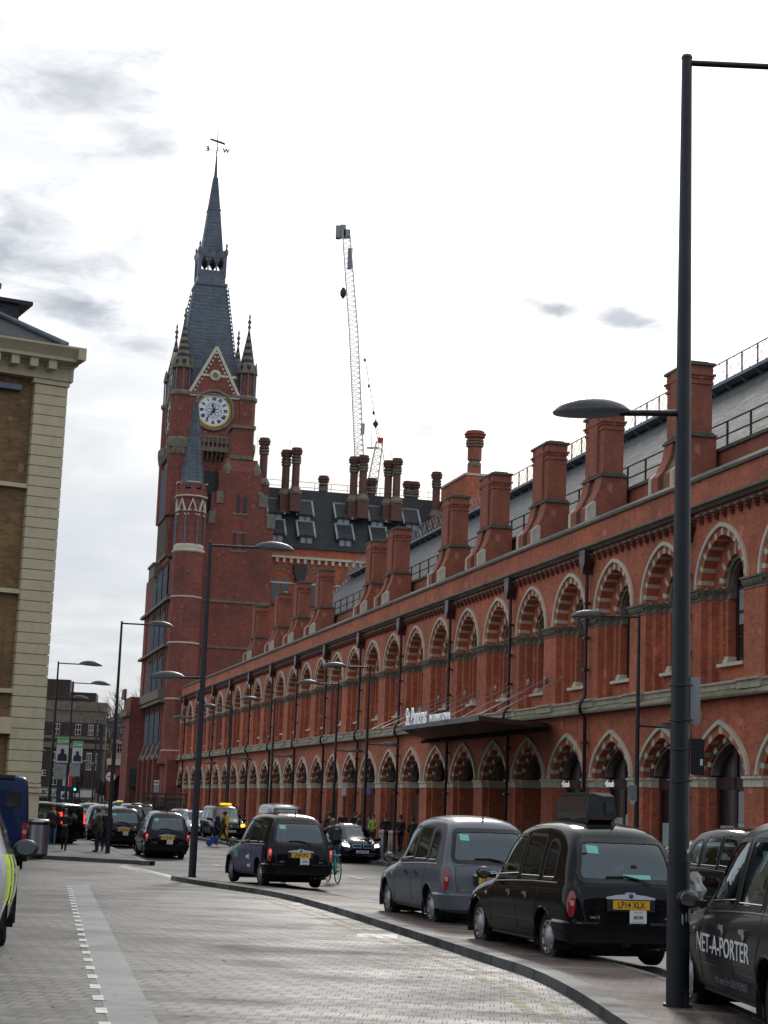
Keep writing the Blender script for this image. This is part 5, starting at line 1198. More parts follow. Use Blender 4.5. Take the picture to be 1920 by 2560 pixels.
for P in SW: cab.cut += [('L', scaled(dense(P, .04), -.012)), ('R', scaled(dense(P, .04), -.012))]
cab.cut += [('B', scaled(dense(RW, .04), -.012)), ('F', scaled(dense(FW, .04), -.012))]
def cab_proto():
    root = thing('taxi_cab', None, 'taxi')
    bo = mesh_obj('body', cab.body('body', [P_BLACK, P_WRAP]), root)
    b = MB(); A = []
    for wx in cab.wheels:
        for sg in (1, -1):
            for k in range(0, 15):
                a = radians(-18+k*216/14)-0
            pts = []
            for k in range(17):
                a = radians(-20+220*k/16); x = wx+cos(a)*.385; z = .345+sin(a)*.385
                h, n = cab.cast('L' if sg > 0 else 'R', (wx+cos(a)*.40, max(.30, .345+sin(a)*.40)))
                if h is not None: pts.append(Vector((x, h.y-.006*sg, z)))
            MB().tube(pts, .016, 5, 0).build('arch_lip', P_BLACK, root)
            b.lathe([(.40, -.30), (.40, 0)], n=16, m=1, M=Matrix.Translation((wx, sg*(.82), .345)) @ Matrix.Rotation(-sg*PI/2, 4, 'X')) if False else None
    # floor, inner arches
    b = MB(); b.box(.25, 4.35, -.62, .62, .30, .36); b.box(.3, 4.2, -.6, .6, .36, .95) if False else None
    for wx in cab.wheels: b.prism([(wx+.42*cos(radians(a)), .345+.42*sin(radians(a))) for a in range(-30, 211, 20)], -.60, .60, 'y')
    for wx in cab.wheels:
        for sg in (1, -1):
            pr = [(wx+.40*cos(radians(a)), .345+.40*sin(radians(a))) for a in range(-20, 201, 20)]
            for (x0, z0), (x1, z1) in zip(pr, pr[1:]): b.quad((x0, sg*.60, z0), (x1, sg*.60, z1), (x1, sg*.86, z1), (x0, sg*.86, z0))
    b.box(3.2, 4.3, -.6, .6, .36, .84); b.box(.05, .5, -.6, .6, .34, .9); b.box(1.3, 3.2, -.8, .8, .27, .33)
    b.build('underbody', M['plastic'], root)
    # glass
    for side in 'LR':
        for P in SW:
            g = MB(); cab.patch(g, side, scaled(dense(P), .004), -.004); o = g.build('side_window', M['carglass'], root)
            r = MB(); cab.band(r, side, P, .022, .02, .004); r.build('seal', M['rubber'], o)
            cm_ = MB(); Q = [p for p in dense(P) if p[1] < 1.13]; Q.sort(); cab.line(cm_, side, [Q[0], Q[-1]], .007); cm_.build('chrome_strip', M['chrome'], o)
    g = MB(); cab.patch(g, 'B', scaled(dense(RW), .004), -.004, rings=7); o = g.build('rear_window', M['carglass_rear'], root)
    r = MB(); cab.band(r, 'B', RW, .035, .03, .005); r.build('seal', M['rubber'], o)
    g = MB(); cab.patch(g, 'F', scaled(dense(FW), .004), -.004, rings=7); o = g.build('windscreen', M['carglass'], root)
    r = MB(); cab.band(r, 'F', FW, .03, .03, .005); r.build('seal', M['rubber'], o)
    # bumper, lamps, tailgate seams
    b = MB(); S_ = []
    for k in range(25):
        t = -1+2*k/24; a = t*PI*.53; S_.append(a)
    for z0, z1, o0, o1 in ((.30, .34, .0, .045), (.34, .57, .045, .05), (.57, .60, .05, .01)):
        A, B = [], []
        for k in range(41):
            y = -1+2*k/40
            def pt(z, off):
                yy = y*1.25
                if abs(yy) <= .8: h, n = cab.cast('B', (yy*.98, z)); 
                else: h, n = cab.cast('L' if yy > 0 else 'R', (.05+(abs(yy)-.8)*1.0, z))
                if h is None: h, n = Vector((.1, .8*(1 if yy > 0 else -1), z)), Vector()
                n = Vector((n.x, n.y, 0)); n = n.normalized() if n.length > 0 else n
                return h+n*off
            A.append(pt(z0, o0)); B.append(pt(z1, o1))
        b.add(A+B, [(i, i+1, 41+i+1, 41+i) for i in range(40)], 0, True)
    b.build('rear_bumper', P_BLACK, root)
    sm = MB(); cab.line(sm, 'B', [(-.62, .62), (-.66, .8), (-.64, 1.03), (-.3, 1.055), (.3, 1.055), (.64, 1.03), (.66, .8), (.62, .62)], .005)
    for side in 'LR':
        for pts in ([(2.0, .30), (2.0, 1.0), (2.0, 1.68)], [(3.04, .98), (3.14, .8), (3.14, .30)], [(1.14, 1.66), (1.13, 1.05), (1.10, .86), (1.26, .60), (1.30, .30)], [(1.3, .52), (3.14, .52)]): cab.line(sm, side, pts, .004)
    split_build(sm, 'panel_seam', M['rubber'], root)
    for side in 'LR': b = MB(); cab.line(b, side, [(.45, 1.055), (1.4, 1.045), (2.2, 1.02), (3.0, .985)], .010); b.build('waist_moulding', P_BLACK, root)
    for sg, side in ((1, 'L'), (-1, 'R')):
        lens = MB(); LPn = [(sg*(.818+.050*cos(t)-.012*sin(t)), .81+.165*sin(t)) for t in [2*PI*k/20 for k in range(20)]]
        cab.patch(lens, 'B', LPn, .014, 0, 5, 1); cab.patch(lens, 'B', [(sg*.795, .785), (sg*.838, .79), (sg*.836, .855), (sg*.79, .85)], .018, 1, 2)
        lo_ = lens.build('tail_lamp', [M['lampred'], M['lampclear']], root); bl_ = MB(); cab.patch(bl_, 'B', [(sg*(.812+.030*cos(t)), .90+.045*sin(t)) for t in [2*PI*k/12 for k in range(12)]], .0185, 0, 3); bl_.build('brake_bulb', M['lampred'], root)
        h, n = cab.cast(side, (3.05, .99))
        mr = MB(); mr.lathe([(.03, .0), (.10, .02), (.13, .07), (.125, .12), (.02, .17)], n=14, M=Matrix.Translation((3.02, sg*1.0, 1.09)) @ Matrix.Rotation(PI/2, 4, 'Y') @ Matrix.Diagonal((.68, .88, .8, 1)))
        mr.box(2.98, 3.06, *sorted((sg*.84, sg*.95)), 1.02, 1.08)
        o = mr.build('door_mirror', M['plastic'], root)
        gl = MB(); gl.lathe([(.10, .0), (.098, -.003)], n=14, M=Matrix.Translation((3.018, sg*1.0, 1.09)) @ Matrix.Rotation(PI/2, 4, 'Y') @ Matrix.Diagonal((.68, .88, .8, 1))); gl.build('mirror_glass', M['chrome'], o)
        for x in (1.55, 2.25):
            h, n = cab.cast(side, (x, .87)); hd_ = MB(); hd_.box(x-.085, x+.085, *sorted((h.y-.0, h.y+sg*.035)), .86, .90); hd_.prism([(x-.06, .86), (x+.06, .86), (x, .80)], *sorted((h.y-.002, h.y+sg*.02)), 'y', 0); hd_.build('door_handle', M['plastic' if x > 9 else 'chrome'], root)
        h, n = cab.cast(side, (3.35, .80)); MB().lathe([(.03, 0), (.025, .012), (.003, .016)], n=10, M=Matrix.Translation((3.35, h.y, .80)) @ Matrix.Rotation(-sg*PI/2, 4, 'X')).build('side_repeater', M['lampclear'], root)
        hl_ = MB(); hl_.lathe([(.02, -.05), (.12, -.02), (.125, 0), (.09, .03), (.01, .045)], n=16, M=Matrix.Translation((4.38, sg*.60, .72)) @ Matrix.Rotation(PI/2, 4, 'Y')); hl_.build('headlamp', M['lampclear'], root)
    g = MB(); cab.patch(g, 'F', roundpoly([(-.32, .52), (.32, .52), (.36, .78), (-.36, .78)], .05), .012, thick=1); g.build('grille', M['chrome'], root)
    h, n = cab.cast('T', (.95, .42)) if False else (None, None)
    # rear details
    b = MB(); b.prism([(-.34, .0), (.34, .0), (.345, .022), (.20, .05), (.07, .062), (.05, .085), (-.05, .085), (-.07, .062), (-.20, .05), (-.345, .022)], -.045, .02, 'x', 0)
    h0, _ = cab.cast('B', (0, .93)); o = b.build('tailgate_handle', M['silverp'], root, (h0.x-.0, 0, .885))
    MB().lathe([(.032, 0), (.03, .006), (.001, .008)], n=14, M=Matrix.Translation((-.045, 0, .045)) @ Matrix.Rotation(-PI/2, 4, 'Y')).build('round_badge', M['polblue'], o)
    b = MB(); h1, _ = cab.cast('B', (0, .82)); b.box(h1.x-.03, h1.x+.02, -.34, .34, .735, .885); b.build('plate_recess', M['plastic'], root)
    h2, n2 = cab.cast('B', (.0, .66)); Mx = frame((h2.x-.012, -.16, .655), (0, -1, 0), (-1, 0, 0))
    lp_ = MB().box(-.12, .12, -.10, .10, 0, .008).build('licence_plate', M['plate_w'], root); lp_.matrix_local = frame((min(h2.x, .02)-.02, -.10, .66), (0, -1, 0), (-1, 0, -.0))
    # wiper, aerial
    b = MB(); pts = []
    for p in ((-.30, 1.06), (-.22, 1.10), (.05, 1.16)):
        h, n = cab.cast('B', p); pts.append(h+n*.03)
    b.tube(pts, .010, 5); pts = []
    for p in ((-.16, 1.125), (.05, 1.155), (.30, 1.15)): h, n = cab.cast('B', p); pts.append(h+n*.018)
    b.tube(pts, .012, 5); b.build('rear_wiper', M['plastic'], root)
    h, n = cab.cast('T', (.62, 0)); MB().tube([h, h+Vector((.01, 0, .09))], .022, 6, r1=.008).tube([h+Vector((.01, 0, .08)), h+Vector((-.10, 0, .42))], .004, 4).build('aerial', M['plastic'], root)
    # interior
    b = MB()
    def seat(x, y, w_, z0, z1, mi=0):
        b.prism([(y-w_/2, z0), (y+w_/2, z0), (y+w_/2*.9, z1-.08), (y+w_/2*.7, z1), (y-w_/2*.7, z1), (y-w_/2*.9, z1-.08)], x, x+.14, 'x', mi)
    seat(.75, 0, 1.4, .5, 1.22, 0); b.box(.8, 1.35, -.7, .7, .5, .72)
    for y in (-.42, .42): b.lathe([(.02, 1.22), (.12, 1.25), (.13, 1.38), (.08, 1.44), (.01, 1.45)], (.80, y), 10)
    seat(2.1, -.38, .5, .5, 1.3, 0); seat(2.2, .38, .5, .5, 1.2, 0); b.lathe([(.02, 1.28), (.12, 1.32), (.13, 1.46), (.08, 1.52), (.01, 1.53)], (2.17, -.38), 10)
    b.box(1.95, 1.99, -.72, .72, .5, 1.0); b.box(3.05, 3.3, -.7, .7, .8, 1.03); b.tube([(2.9, -.38+.19*cos(2*PI*k/12), 1.05+.17*sin(2*PI*k/12)) for k in range(12)], .014, 5, closed=True)
    b.box(.62, .66, -.25, .25, 1.60, 1.65, 1)
    b.build('interior', [M['seat'], M['seat_lt']], root)
    st = MB(); P = [(.36, 1.44), (.52, 1.45), (.52, 1.55), (.36, 1.54)]; cab.patch(st, 'B', P, .003, rings=3); st.build('window_sticker', M['sticker'], root)
    put_wheels(root, cab.wheels, .80, 'cab', .345)
    MB().tube([(.1, -.45, .28), (.6, -.45, .26)], .035, 8).build('exhaust', M['galv'], root)
    return root
def place(root, x, y, az, sc=1.):
    "az: heading of the front, degrees clockwise from the view direction; x, y: middle of the rear axle line at bumper"
    root.location = (x, y, gz(y)); root.rotation_euler = (0, .0098*cos(radians(az)) if y < 70 else 0, radians(90-az)); root.scale = (sc, sc*.955, sc*.99); return root
PROTO = cab_proto()
_used = [False]
def taxi(x, y, az, label, num=None, lic=None, lit=False, paint_=None, wrapfn=None, group='taxis', sc=1., nsub=True, sticker=True, badge=True):
    if not _used[0]: r = PROTO; _used[0] = True; base = True
    else: r = copy_tree(PROTO_C)
    tag(r, label, 'taxi', group); place(r, x, y, az, sc)
    km = kids(r)
    for o in km:
        n = o.name.split('.')[0]
        if paint_ and n in ('body', 'arch_lip', 'rear_bumper', 'waist_moulding'):
            o.data = o.data.copy(); o.data.materials[0] = paint_
        if wrapfn and n == 'body':
            o.data = o.data.copy()
            for p in o.data.polygons:
                if wrapfn(p.center): p.material_index = 1
        if lit and n == 'brake_bulb': o.data = o.data.copy(); o.data.materials[0] = M['lampred_on']
    h1, _ = cab.cast('B', (0, .82))
    if num: plate(r, num, frame((h1.x-.038, .0, .815), (0, -1, 0), (-1, 0, 0)))
    lp = [o for o in km if o.name.startswith('licence_plate')][0]
    if lic:
        text('licence_number', lic, .062, M['ink'], lp, Matrix.Translation((0, 0, .0095)), .001, .9, .001)
        b = MB(); b.box(-.10, .10, -.075, -.070, .0085, .0095); b.box(-.06, .06, .06, .066, .0085, .0095); b.box(-.08, .08, -.055, -.05, .0085, .0095); b.build('small_print', M['lead'], lp)
    if badge:
        text('badge_lettering', 'taxi 3', .05, M['badgetxt'], r, frame((cab.cast('B', (.52, .66))[0].x-.004, .50, .655), (0, -1, 0), (-1, 0, 0)), .002, 1.2, .001)
        text('badge_lettering', 'auto', .045, M['badgetxt'], r, frame((cab.cast('B', (-.56, .66))[0].x-.004, -.54, .655), (0, -1, 0), (-1, 0, 0)), .002, 1.2, .001)
    return r
PROTO_C = PROTO
def mid(pxl, pxr, sc=1.):
    a, b = Vector(G(*pxl)), Vector(G(*pxr)); return a, b
AZ0 = -13.9
def rear_from_wheel(px, py, az, sx=.92, sy=.82, sc=1.):
    "ground point under the rear left tyre -> car origin"
    x, y = G(px, py); a = radians(az); f = Vector((sin(a), cos(a))); l = Vector((-cos(a), sin(a)))
    o = Vector((x, y))-f*sx*sc-l*sy*sc; return o.x, o.y
# prototype detail state must be copied before it is customised
def copy_proto():
    return copy_tree(PROTO)
MASTER = PROTO
# build every cab from the untouched master, which is itself removed from the list last
x, y = rear_from_wheel(1351, 2408, -14.4)
others = []
T1 = taxi.__wrapped__ if hasattr(taxi, '__wrapped__') else None
def tx(*a, **k):
    _used[0] = True; return taxi(*a, **k)
c1 = tx(x, y, -14.4, 'glossy black cab with a roof advert box, nearest cab in the kerbside row', 'LP14 XLX', '38184', group='cabs beside the kerbed strip', sc=.97)
b = MB(); h, n = cab.cast('T', (1.75, 0)); zt = h.z
b.prism([(1.15, zt-.07), (2.2, zt-.07), (2.3, zt+.02), (1.05, zt+.02)], -.17, .17, 'y', 0)
ad = b.build('advert_base', M['plastic'], c1)
b = MB(); A0, A1, Bh, Wt, Wb = 1.08, 2.30, .37, .13, .205
for sg in (1, -1):
    b.add([(A0, sg*Wb, zt+.03), (A1, sg*Wb, zt+.03), (A1-.08, sg*Wt, zt+Bh), (A0+.04, sg*Wt, zt+Bh), (A0, sg*(Wb-.04), zt+.03), (A1, sg*(Wb-.04), zt+.03), (A1-.08, sg*(Wt-.04), zt+Bh), (A0+.04, sg*(Wt-.04), zt+Bh)], [(0, 1, 2, 3), (4, 5, 6, 7), (0, 1, 5, 4), (2, 3, 7, 6), (1, 2, 6, 5), (0, 3, 7, 4)])
b.prism([(A0-.02, zt+Bh-.03), (A1-.05, zt+Bh-.03), (A1-.09, zt+Bh+.01), (A0+.03, zt+Bh+.01)], -.15, .15, 'y')
b.add([(.98, .05, zt+.03), (.98, -.21, zt+.03), (1.0, -.18, zt+.33), (1.0, .0, zt+.33), (1.06, .21, zt+.03), (1.06, -.215, zt+.03), (1.08, -.14, zt+.375), (1.08, .14, zt+.375)], [(0, 1, 2, 3), (0, 1, 5, 4), (1, 2, 6, 5), (2, 3, 7, 6), (3, 0, 4, 7), (4, 5, 6, 7)])
b.prism([(-.205, zt+.03), (.205, zt+.03), (.13, zt+Bh), (-.13, zt+Bh)], A1-.06, A1, 'x', 0)
bx = b.build('advert_box', M['plastic'], c1)
b = MB(); b.box(.966, .985, -.16, -.04, zt+.10, zt+.25); b.build('advert_vent', M['rail'], bx)
b = MB()
for sg in (1, -1): b.add([(A0+.10, sg*(Wb-.010), zt+.07), (A1-.12, sg*(Wb-.010), zt+.07), (A1-.16, sg*(Wt+.018), zt+Bh-.05), (A0+.13, sg*(Wt+.018), zt+Bh-.05)], [(0, 1, 2, 3)])
b.build('advert_screen', newmat('dark_advert_screen', (.06, .045, .045), .12)[0], bx)
b = MB(); h, n = cab.cast('B', (-.1, 1.16)); cab.patch(b, 'B', [(-.34, 1.135), (.05, 1.135), (.05, 1.19), (-.34, 1.19)], .003, rings=3); b.build('window_strip', M['sticker'], c1)
b = MB(); h, n = cab.cast('B', (-.1, 1.28)); b.box(h.x-.0, h.x+.005, -.16, -.08, 1.24, 1.31); kx = b.build('small_emblem', M['plastic'], c1)
x, y = rear_from_wheel(1068, 2318, -13.9)
tx(x, y, -13.9, 'slate grey cab ahead of the nearest black cab in the kerbside row', 'LR11 DUY', None, paint_=P_GREY, group='cabs beside the kerbed strip')
x, y = rear_from_wheel(643, 2216, -19)
def wr(c): return c.x > .55 and c.z < 1.0 and abs(c.y) > .5
c3 = tx(x, y, -19, 'black cab with violet wrapped doors and lit brake lamps beside the strip tip', 'LP64 UFU', '27998', lit=True, wrapfn=wr, group='cabs beside the kerbed strip')
for txt, xx, z, s, mt in (('GO', 3.1, .76, .17, M['green']), ('CITY', 1.9, .72, .16, M['white']), ('APP', 1.85, .5, .13, M['white'])):
    h, n = cab.cast('L', (xx, z)); 
    b = MB(); b.box(xx-.22*s/.2, xx+.22*s/.2, h.y+.002, h.y+.01, z-s*.5, z+s*.5) if mt is M['green'] else b.box(xx-.18, xx-.14, h.y+.002, h.y+.01, z-s*.4, z+s*.4).box(xx-.10, xx+.1, h.y+.002, h.y+.01, z-s*.3, z+s*.2); b.build('wrap_graphic', mt, c3)
x, y = rear_from_wheel(355, 2146, -13.5)
tx(x, y, -13.5, 'black cab with lit brake lamps pulling away beside the near corner of the pavement', 'TY10 AJC', '61157', lit=True)
tx(gy(308, 80), 80, -12, 'black cab with yellow plate in the rank behind the second lamp post', 'LC63 ZGJ', '30216', group='cabs waiting in the rank')
tx(gy(262, 88), 88, -16, 'black cab in the rank just left of the plated cab, two men beside it', None, None, lit=False, group='cabs waiting in the rank', badge=False)
tx(gy(232, 95), 95, -17, 'black cab with a lit red lamp, leftmost of the rank', None, None, lit=True, group='cabs waiting in the rank', badge=False)
tx(gy(327, 101), 101, -11, 'dark cab up the rank over the roof of the plated cab', 'LF12 KHE', None, group='cabs waiting in the rank', badge=False)
tx(gy(357, 113), 113, -11, 'farthest black cab of the rank whose window shows above the pulling-away cab', None, None, group='cabs waiting in the rank', badge=False)
# near right: side-on cab with door lettering
fx, fy = 2.99, 17.3; az = -3.7
a = radians(az); f = Vector((sin(a), cos(a))); l = Vector((-cos(a), sin(a))); o_ = Vector((fx, fy))-f*3.80-l*.86
c9 = tx(o_.x, o_.y, az, 'charcoal cab with white lettering across its doors, cut off by the right edge', None, None, paint_=P_CHAR, group=None)
hL, n = cab.cast('L', (2.3, .64))
text('door_lettering', 'NET-A-PORTER', .235, M['white'], c9, frame((2.28, max(cab.cast('L', (xx, zz))[0].y for xx in (1.4, 1.8, 2.2, 2.6, 3.0) for zz in (.6, .7, .8))+.003, .70), (-1, 0, 0), (0, 1, 0)), .002, 1.1, .001)
text('small_lettering', 'the app for DELIVERIES', .09, M['lead'], c9, frame((2.0, hL.y+.004, .42), (-1, 0, 0), (0, 1, 0)), .002, 1.2, .0)
MB().box(1.3, 1.62, .70, .705, 1.50, 1.56).build('blue_sticker', M['sticker'], c9)
o_ = Vector((6.55, 36.5))
c10 = tx(6.95, 36.2, 168, 'black cab facing the other way behind the lettered cab', None, None, group=None)
# the master is the last cab of the far rank
tag(MASTER, 'black cab with orange roof light, nearly hidden beyond the rank', 'taxi', 'cabs waiting in the rank'); place(MASTER, gy(300, 130), 130.0, -10)
for c, dx in ((MASTER, 0),): MB().box(2.75, 2.85, -.22, .22, 1.78, 1.90).build('roof_light', M['taxi_on'], c)
# ------------------------------------------------------------- generic cars and vans
def vehicle(name, st, L, wheels, wr_, track, SWs, RWp, FWp, mats, style, aw=.6, lamps=None, nu=80, nv=36, archr=.37, glass='carglass'):
    c = Car(st, L, nu, nv, wheels, wr_, aw); root = thing(name, None, None)
    for P in SWs: c.cut += [('L', scaled(dense(P, .04), -.015)), ('R', scaled(dense(P, .04), -.015))]
    if RWp: c.cut.append(('B', scaled(dense(RWp, .04), -.015)))
    if FWp: c.cut.append(('F', scaled(dense(FWp, .04), -.015)))
    mesh_obj('body', c.body('body', mats, archr=archr), root)
    for side in 'LR':
        for P in SWs:
            g = MB(); c.patch(g, side, scaled(dense(P), .004), -.004); o = g.build('side_window', M[glass], root); r = MB(); c.band(r, side, P, .025, .025, .004); r.build('seal', M['rubber'], o)
    for side, P, nm in (('B', RWp, 'rear_window'), ('F', FWp, 'windscreen')):
        if P: g = MB(); c.patch(g, side, scaled(dense(P), .004), -.004, rings=7); o = g.build(nm, M[glass], root); r = MB(); c.band(r, side, P, .03, .03, .005); r.build('seal', M['rubber'], o)
    b = MB()
    hw = max(s[4] for s in st)
    b.box(L*.06, L*.94, -hw*.72, hw*.72, wr_-.05, wr_+.15)
    for wx in wheels:
        for sg in (1, -1):
            pr = [(wx+(archr+.01)*cos(radians(a)), wr_+(archr+.01)*sin(radians(a))) for a in range(-20, 201, 20)]
            for (x0, z0), (x1, z1) in zip(pr, pr[1:]): b.quad((x0, sg*hw*.66, z0), (x1, sg*hw*.66, z1), (x1, sg*(hw-.03), z1), (x0, sg*(hw-.03), z0))
        b.prism([(wx+.38*cos(radians(a)), wr_+.38*sin(radians(a))) for a in range(-30, 211, 20)], -hw*.66, hw*.66, 'y')
    b.build('underbody', M['plastic'], root)
    b = MB(); 
    for x in (L*.30, L*.52):
        for y in (-.38, .38): b.box(x, x+.12, y-.24, y+.24, .5, st[len(st)//2][5]+.12); b.lathe([(.02, 0), (.12, .03), (.12, .15), (.02, .2)], (x+.06, y), 8, M=Matrix.Translation((0, 0, st[len(st)//2][5]+.12)))
    b.build('interior', M['seat'], root)
    for sg, side in ((1, 'L'), (-1, 'R')):
        for x in (L*.36, L*.57):
            zb = st[len(st)//2][5]; h, n = c.cast(side, (x, zb-.12))
            if h is not None: MB().box(x-.09, x+.09, *sorted((h.y, h.y+sg*.03)), zb-.14, zb-.10).build('door_handle', mats[0], root)
    sm = MB()
    for side in 'LR':
        for x in (L*.33, L*.52, L*.71): c.line(sm, side, [(x, .38), (x, st[len(st)//2][5])], .004)
    split_build(sm, 'panel_seam', M['rubber'], root)
    put_wheels(root, wheels, track, style, wr_); return root, c
def mirrors(root, c, x, z, hw, mt):
    for sg in (1, -1):
        o = MB().lathe([(.03, .0), (.09, .015), (.115, .06), (.11, .11), (.02, .16)], n=12, M=Matrix.Translation((x, sg*(hw+.10), z)) @ Matrix.Rotation(PI/2, 4, 'Y') @ Matrix.Diagonal((.75, 1.25, 1, 1))).box(x+.02, x+.09, *sorted((sg*(hw-.06), sg*(hw+.02))), z-.08, z-.03).build('door_mirror', mt, root)
        MB().lathe([(.09, 0), (.088, -.004)], n=12, M=Matrix.Translation((x-.002, sg*(hw+.10), z)) @ Matrix.Rotation(PI/2, 4, 'Y') @ Matrix.Diagonal((.75, 1.25, 1, 1))).build('mirror_glass', M['lead'], o)
def lamp(root, c, side, P, mt, nm, off=.015):
    g = MB(); c.patch(g, side, P, off, rings=3, thick=1); return g.build(nm, mt, root)
HATCH = [(.0, .38, .60, .5, .72, .62, .70, .70, .60, 0), (.03, .30, .72, .55, .82, .78, .80, .90, .66, 0), (.10, .27, .78, .58, .87, .90, .83, 1.02, .66, .01), (.22, .26, .80, .60, .885, .94, .85, 1.22, .64, .02), (.40, .25, .80, .60, .89, .95, .855, 1.38, .62, .03), (.70, .24, .80, .60, .89, .945, .855, 1.47, .60, .035), (1.2, .22, .80, .58, .89, .93, .855, 1.53, .60, .04),
         (1.8, .21, .80, .58, .89, .92, .855, 1.54, .60, .04), (2.3, .21, .80, .58, .89, .91, .85, 1.50, .59, .04), (2.7, .21, .80, .58, .885, .90, .84, 1.34, .58, .035), (3.0, .21, .80, .57, .88, .89, .82, 1.14, .57, .03), (3.25, .21, .80, .56, .88, .87, .80, 1.00, .56, .03), (3.6, .22, .80, .55, .875, .83, .78, .94, .54, .03), (3.95, .23, .78, .53, .84, .77, .74, .87, .50, .02), (4.15, .26, .68, .50, .74, .68, .66, .76, .44, .01), (4.25, .32, .54, .44, .60, .54, .54, .60, .36, 0)]
HS_ = [roundpoly([(.62, .99), (1.15, .98), (1.15, 1.38), (.95, 1.36), (.72, 1.24)], .06), roundpoly([(1.22, .98), (1.98, .96), (1.98, 1.42), (1.26, 1.41)], .06), roundpoly([(2.05, .96), (2.86, .95), (2.55, 1.28), (2.36, 1.40), (2.05, 1.42)], .06)]
HR = roundpoly([(-.62, .99), (.62, .99), (.52, 1.34), (-.52, 1.34)], .08); HF = roundpoly([(-.68, 1.0), (.68, 1.0), (.54, 1.42), (-.54, 1.42)], .08)
# compact electric car coming towards us (taller body)
I3 = [(s[0]*.94, s[1], s[2]*.98, s[3], s[4], s[5]*1.03, s[6], s[7]*1.02, s[8], s[9]) for s in HATCH]
sc_ = lambda P, a, b: [(p[0]*a, p[1]*b) for p in P]
i3, ci = vehicle('electric_hatchback', I3, 4.0, (.70, 3.28), .34, .78, [sc_(P, .94, 1.03) for P in HS_], sc_(HR, 1, 1.03), sc_(HF, 1, 1.03), [P_NAVY], 'car')
tag(i3, 'small black hatchback with blue outlined twin grilles and lit headlamps coming towards us', 'car')
for sg in (1, -1):
    lamp(i3, ci, 'F', roundpoly([(sg*.50, .66), (sg*.76, .70), (sg*.74, .82), (sg*.54, .78)], .03), M['lampwhite_on'], 'headlamp')
    g = MB(); ci.patch(g, 'F', roundpoly([(sg*.05, .64), (sg*.36, .65), (sg*.40, .73), (sg*.34, .77), (sg*.05, .77)], .03), .016, rings=3, thick=1); o = g.build('kidney_grille', M['plastic'], i3)
    g = MB(); ci.band(g, 'F', roundpoly([(sg*.05, .64), (sg*.36, .65), (sg*.40, .73), (sg*.34, .77), (sg*.05, .77)], .03), .008, .012, .022); g.build('blue_surround', newmat('pale_blue_trim', (.25, .5, .75), .3)[0], o)
h, n = ci.cast('F', (0, .50)); plate(i3, 'LD64 EWJ', frame((h.x+.02, 0, .50), (0, 1, 0), (1, 0, 0)), False)
mirrors(i3, ci, 2.72, .98, .86, P_NAVY)
def rotpos(root, px, py, az, lx, ly):
    "put the local ground point (lx, ly) of a vehicle under picture point"
    x, y = G(px, py) if py else px; a = radians(az); f = Vector((sin(a), cos(a))); l = Vector((-cos(a), sin(a)))
    o = Vector((x, y))-f*lx-l*ly; root.location = (o.x, o.y, gz(o.y)); root.rotation_euler = (0, .0098*cos(a) if y < 70 else 0, radians(90-az))
rotpos(i3, (.15, 70.2), None, 164, 3.28, .1)
rotpos(i3, (gy(906, 71), 71), None, 164, 4.0, 0)
# white hatch and silver estate far away, white car on the right
def recol(src, pnt, label, group=None, rep=(P_NAVY,)):
    r = copy_tree(src); tag(r, label, 'car', group)
    for o in kids(r):
        if o.name.split('.')[0] in ('body', 'door_handle'): o.data = o.data.copy(); o.data.materials[0] = pnt
    return r
hb, ch_ = vehicle('hatchback_car', HATCH, 4.25, (.78, 3.42), .325, .78, HS_, HR, HF, [P_SILVER], 'car')
for sg in (1, -1):
    lamp(hb, ch_, 'F', roundpoly([(sg*.46, .60), (sg*.72, .62), (sg*.70, .74), (sg*.50, .74)], .03), M['lampwhite_on'], 'headlamp'); lamp(hb, ch_, 'B', roundpoly([(sg*.58, .66), (sg*.76, .66), (sg*.76, .92), (sg*.62, .90)], .03), M['lampred'], 'tail_lamp')
g = MB(); ch_.patch(g, 'F', roundpoly([(-.36, .48), (.36, .48), (.38, .64), (-.38, .64)], .04), .012, rings=3, thick=1); g.build('grille', M['plastic'], hb)
h, n = ch_.cast('F', (0, .40)); plate(hb, 'LX12 ABF', frame((h.x+.02, 0, .42), (0, 1, 0), (1, 0, 0)), False); mirrors(hb, ch_, 2.7, .95, .86, P_SILVER)
tag(hb, 'silver car with lit headlamps coming towards us beyond the pulling-away cab', 'car', 'cars in the far traffic'); place(hb, gy(441, 119), 119, 166)
w1 = recol(hb, P_WHITE, 'white hatchback half hidden by the second lamp post', 'cars in the far traffic'); place(w1, gy(474, 110), 110, 164)
w2 = recol(hb, P_SILVER, 'tiny pale car farthest away in the middle of the street', 'cars in the far traffic'); place(w2, -19.4, 150, 166)
w3 = recol(hb, P_WHITE, 'pale car behind the big lamp post, only its bonnet and mirror side showing', None); place(w3, 7.3, 42.5, 168)
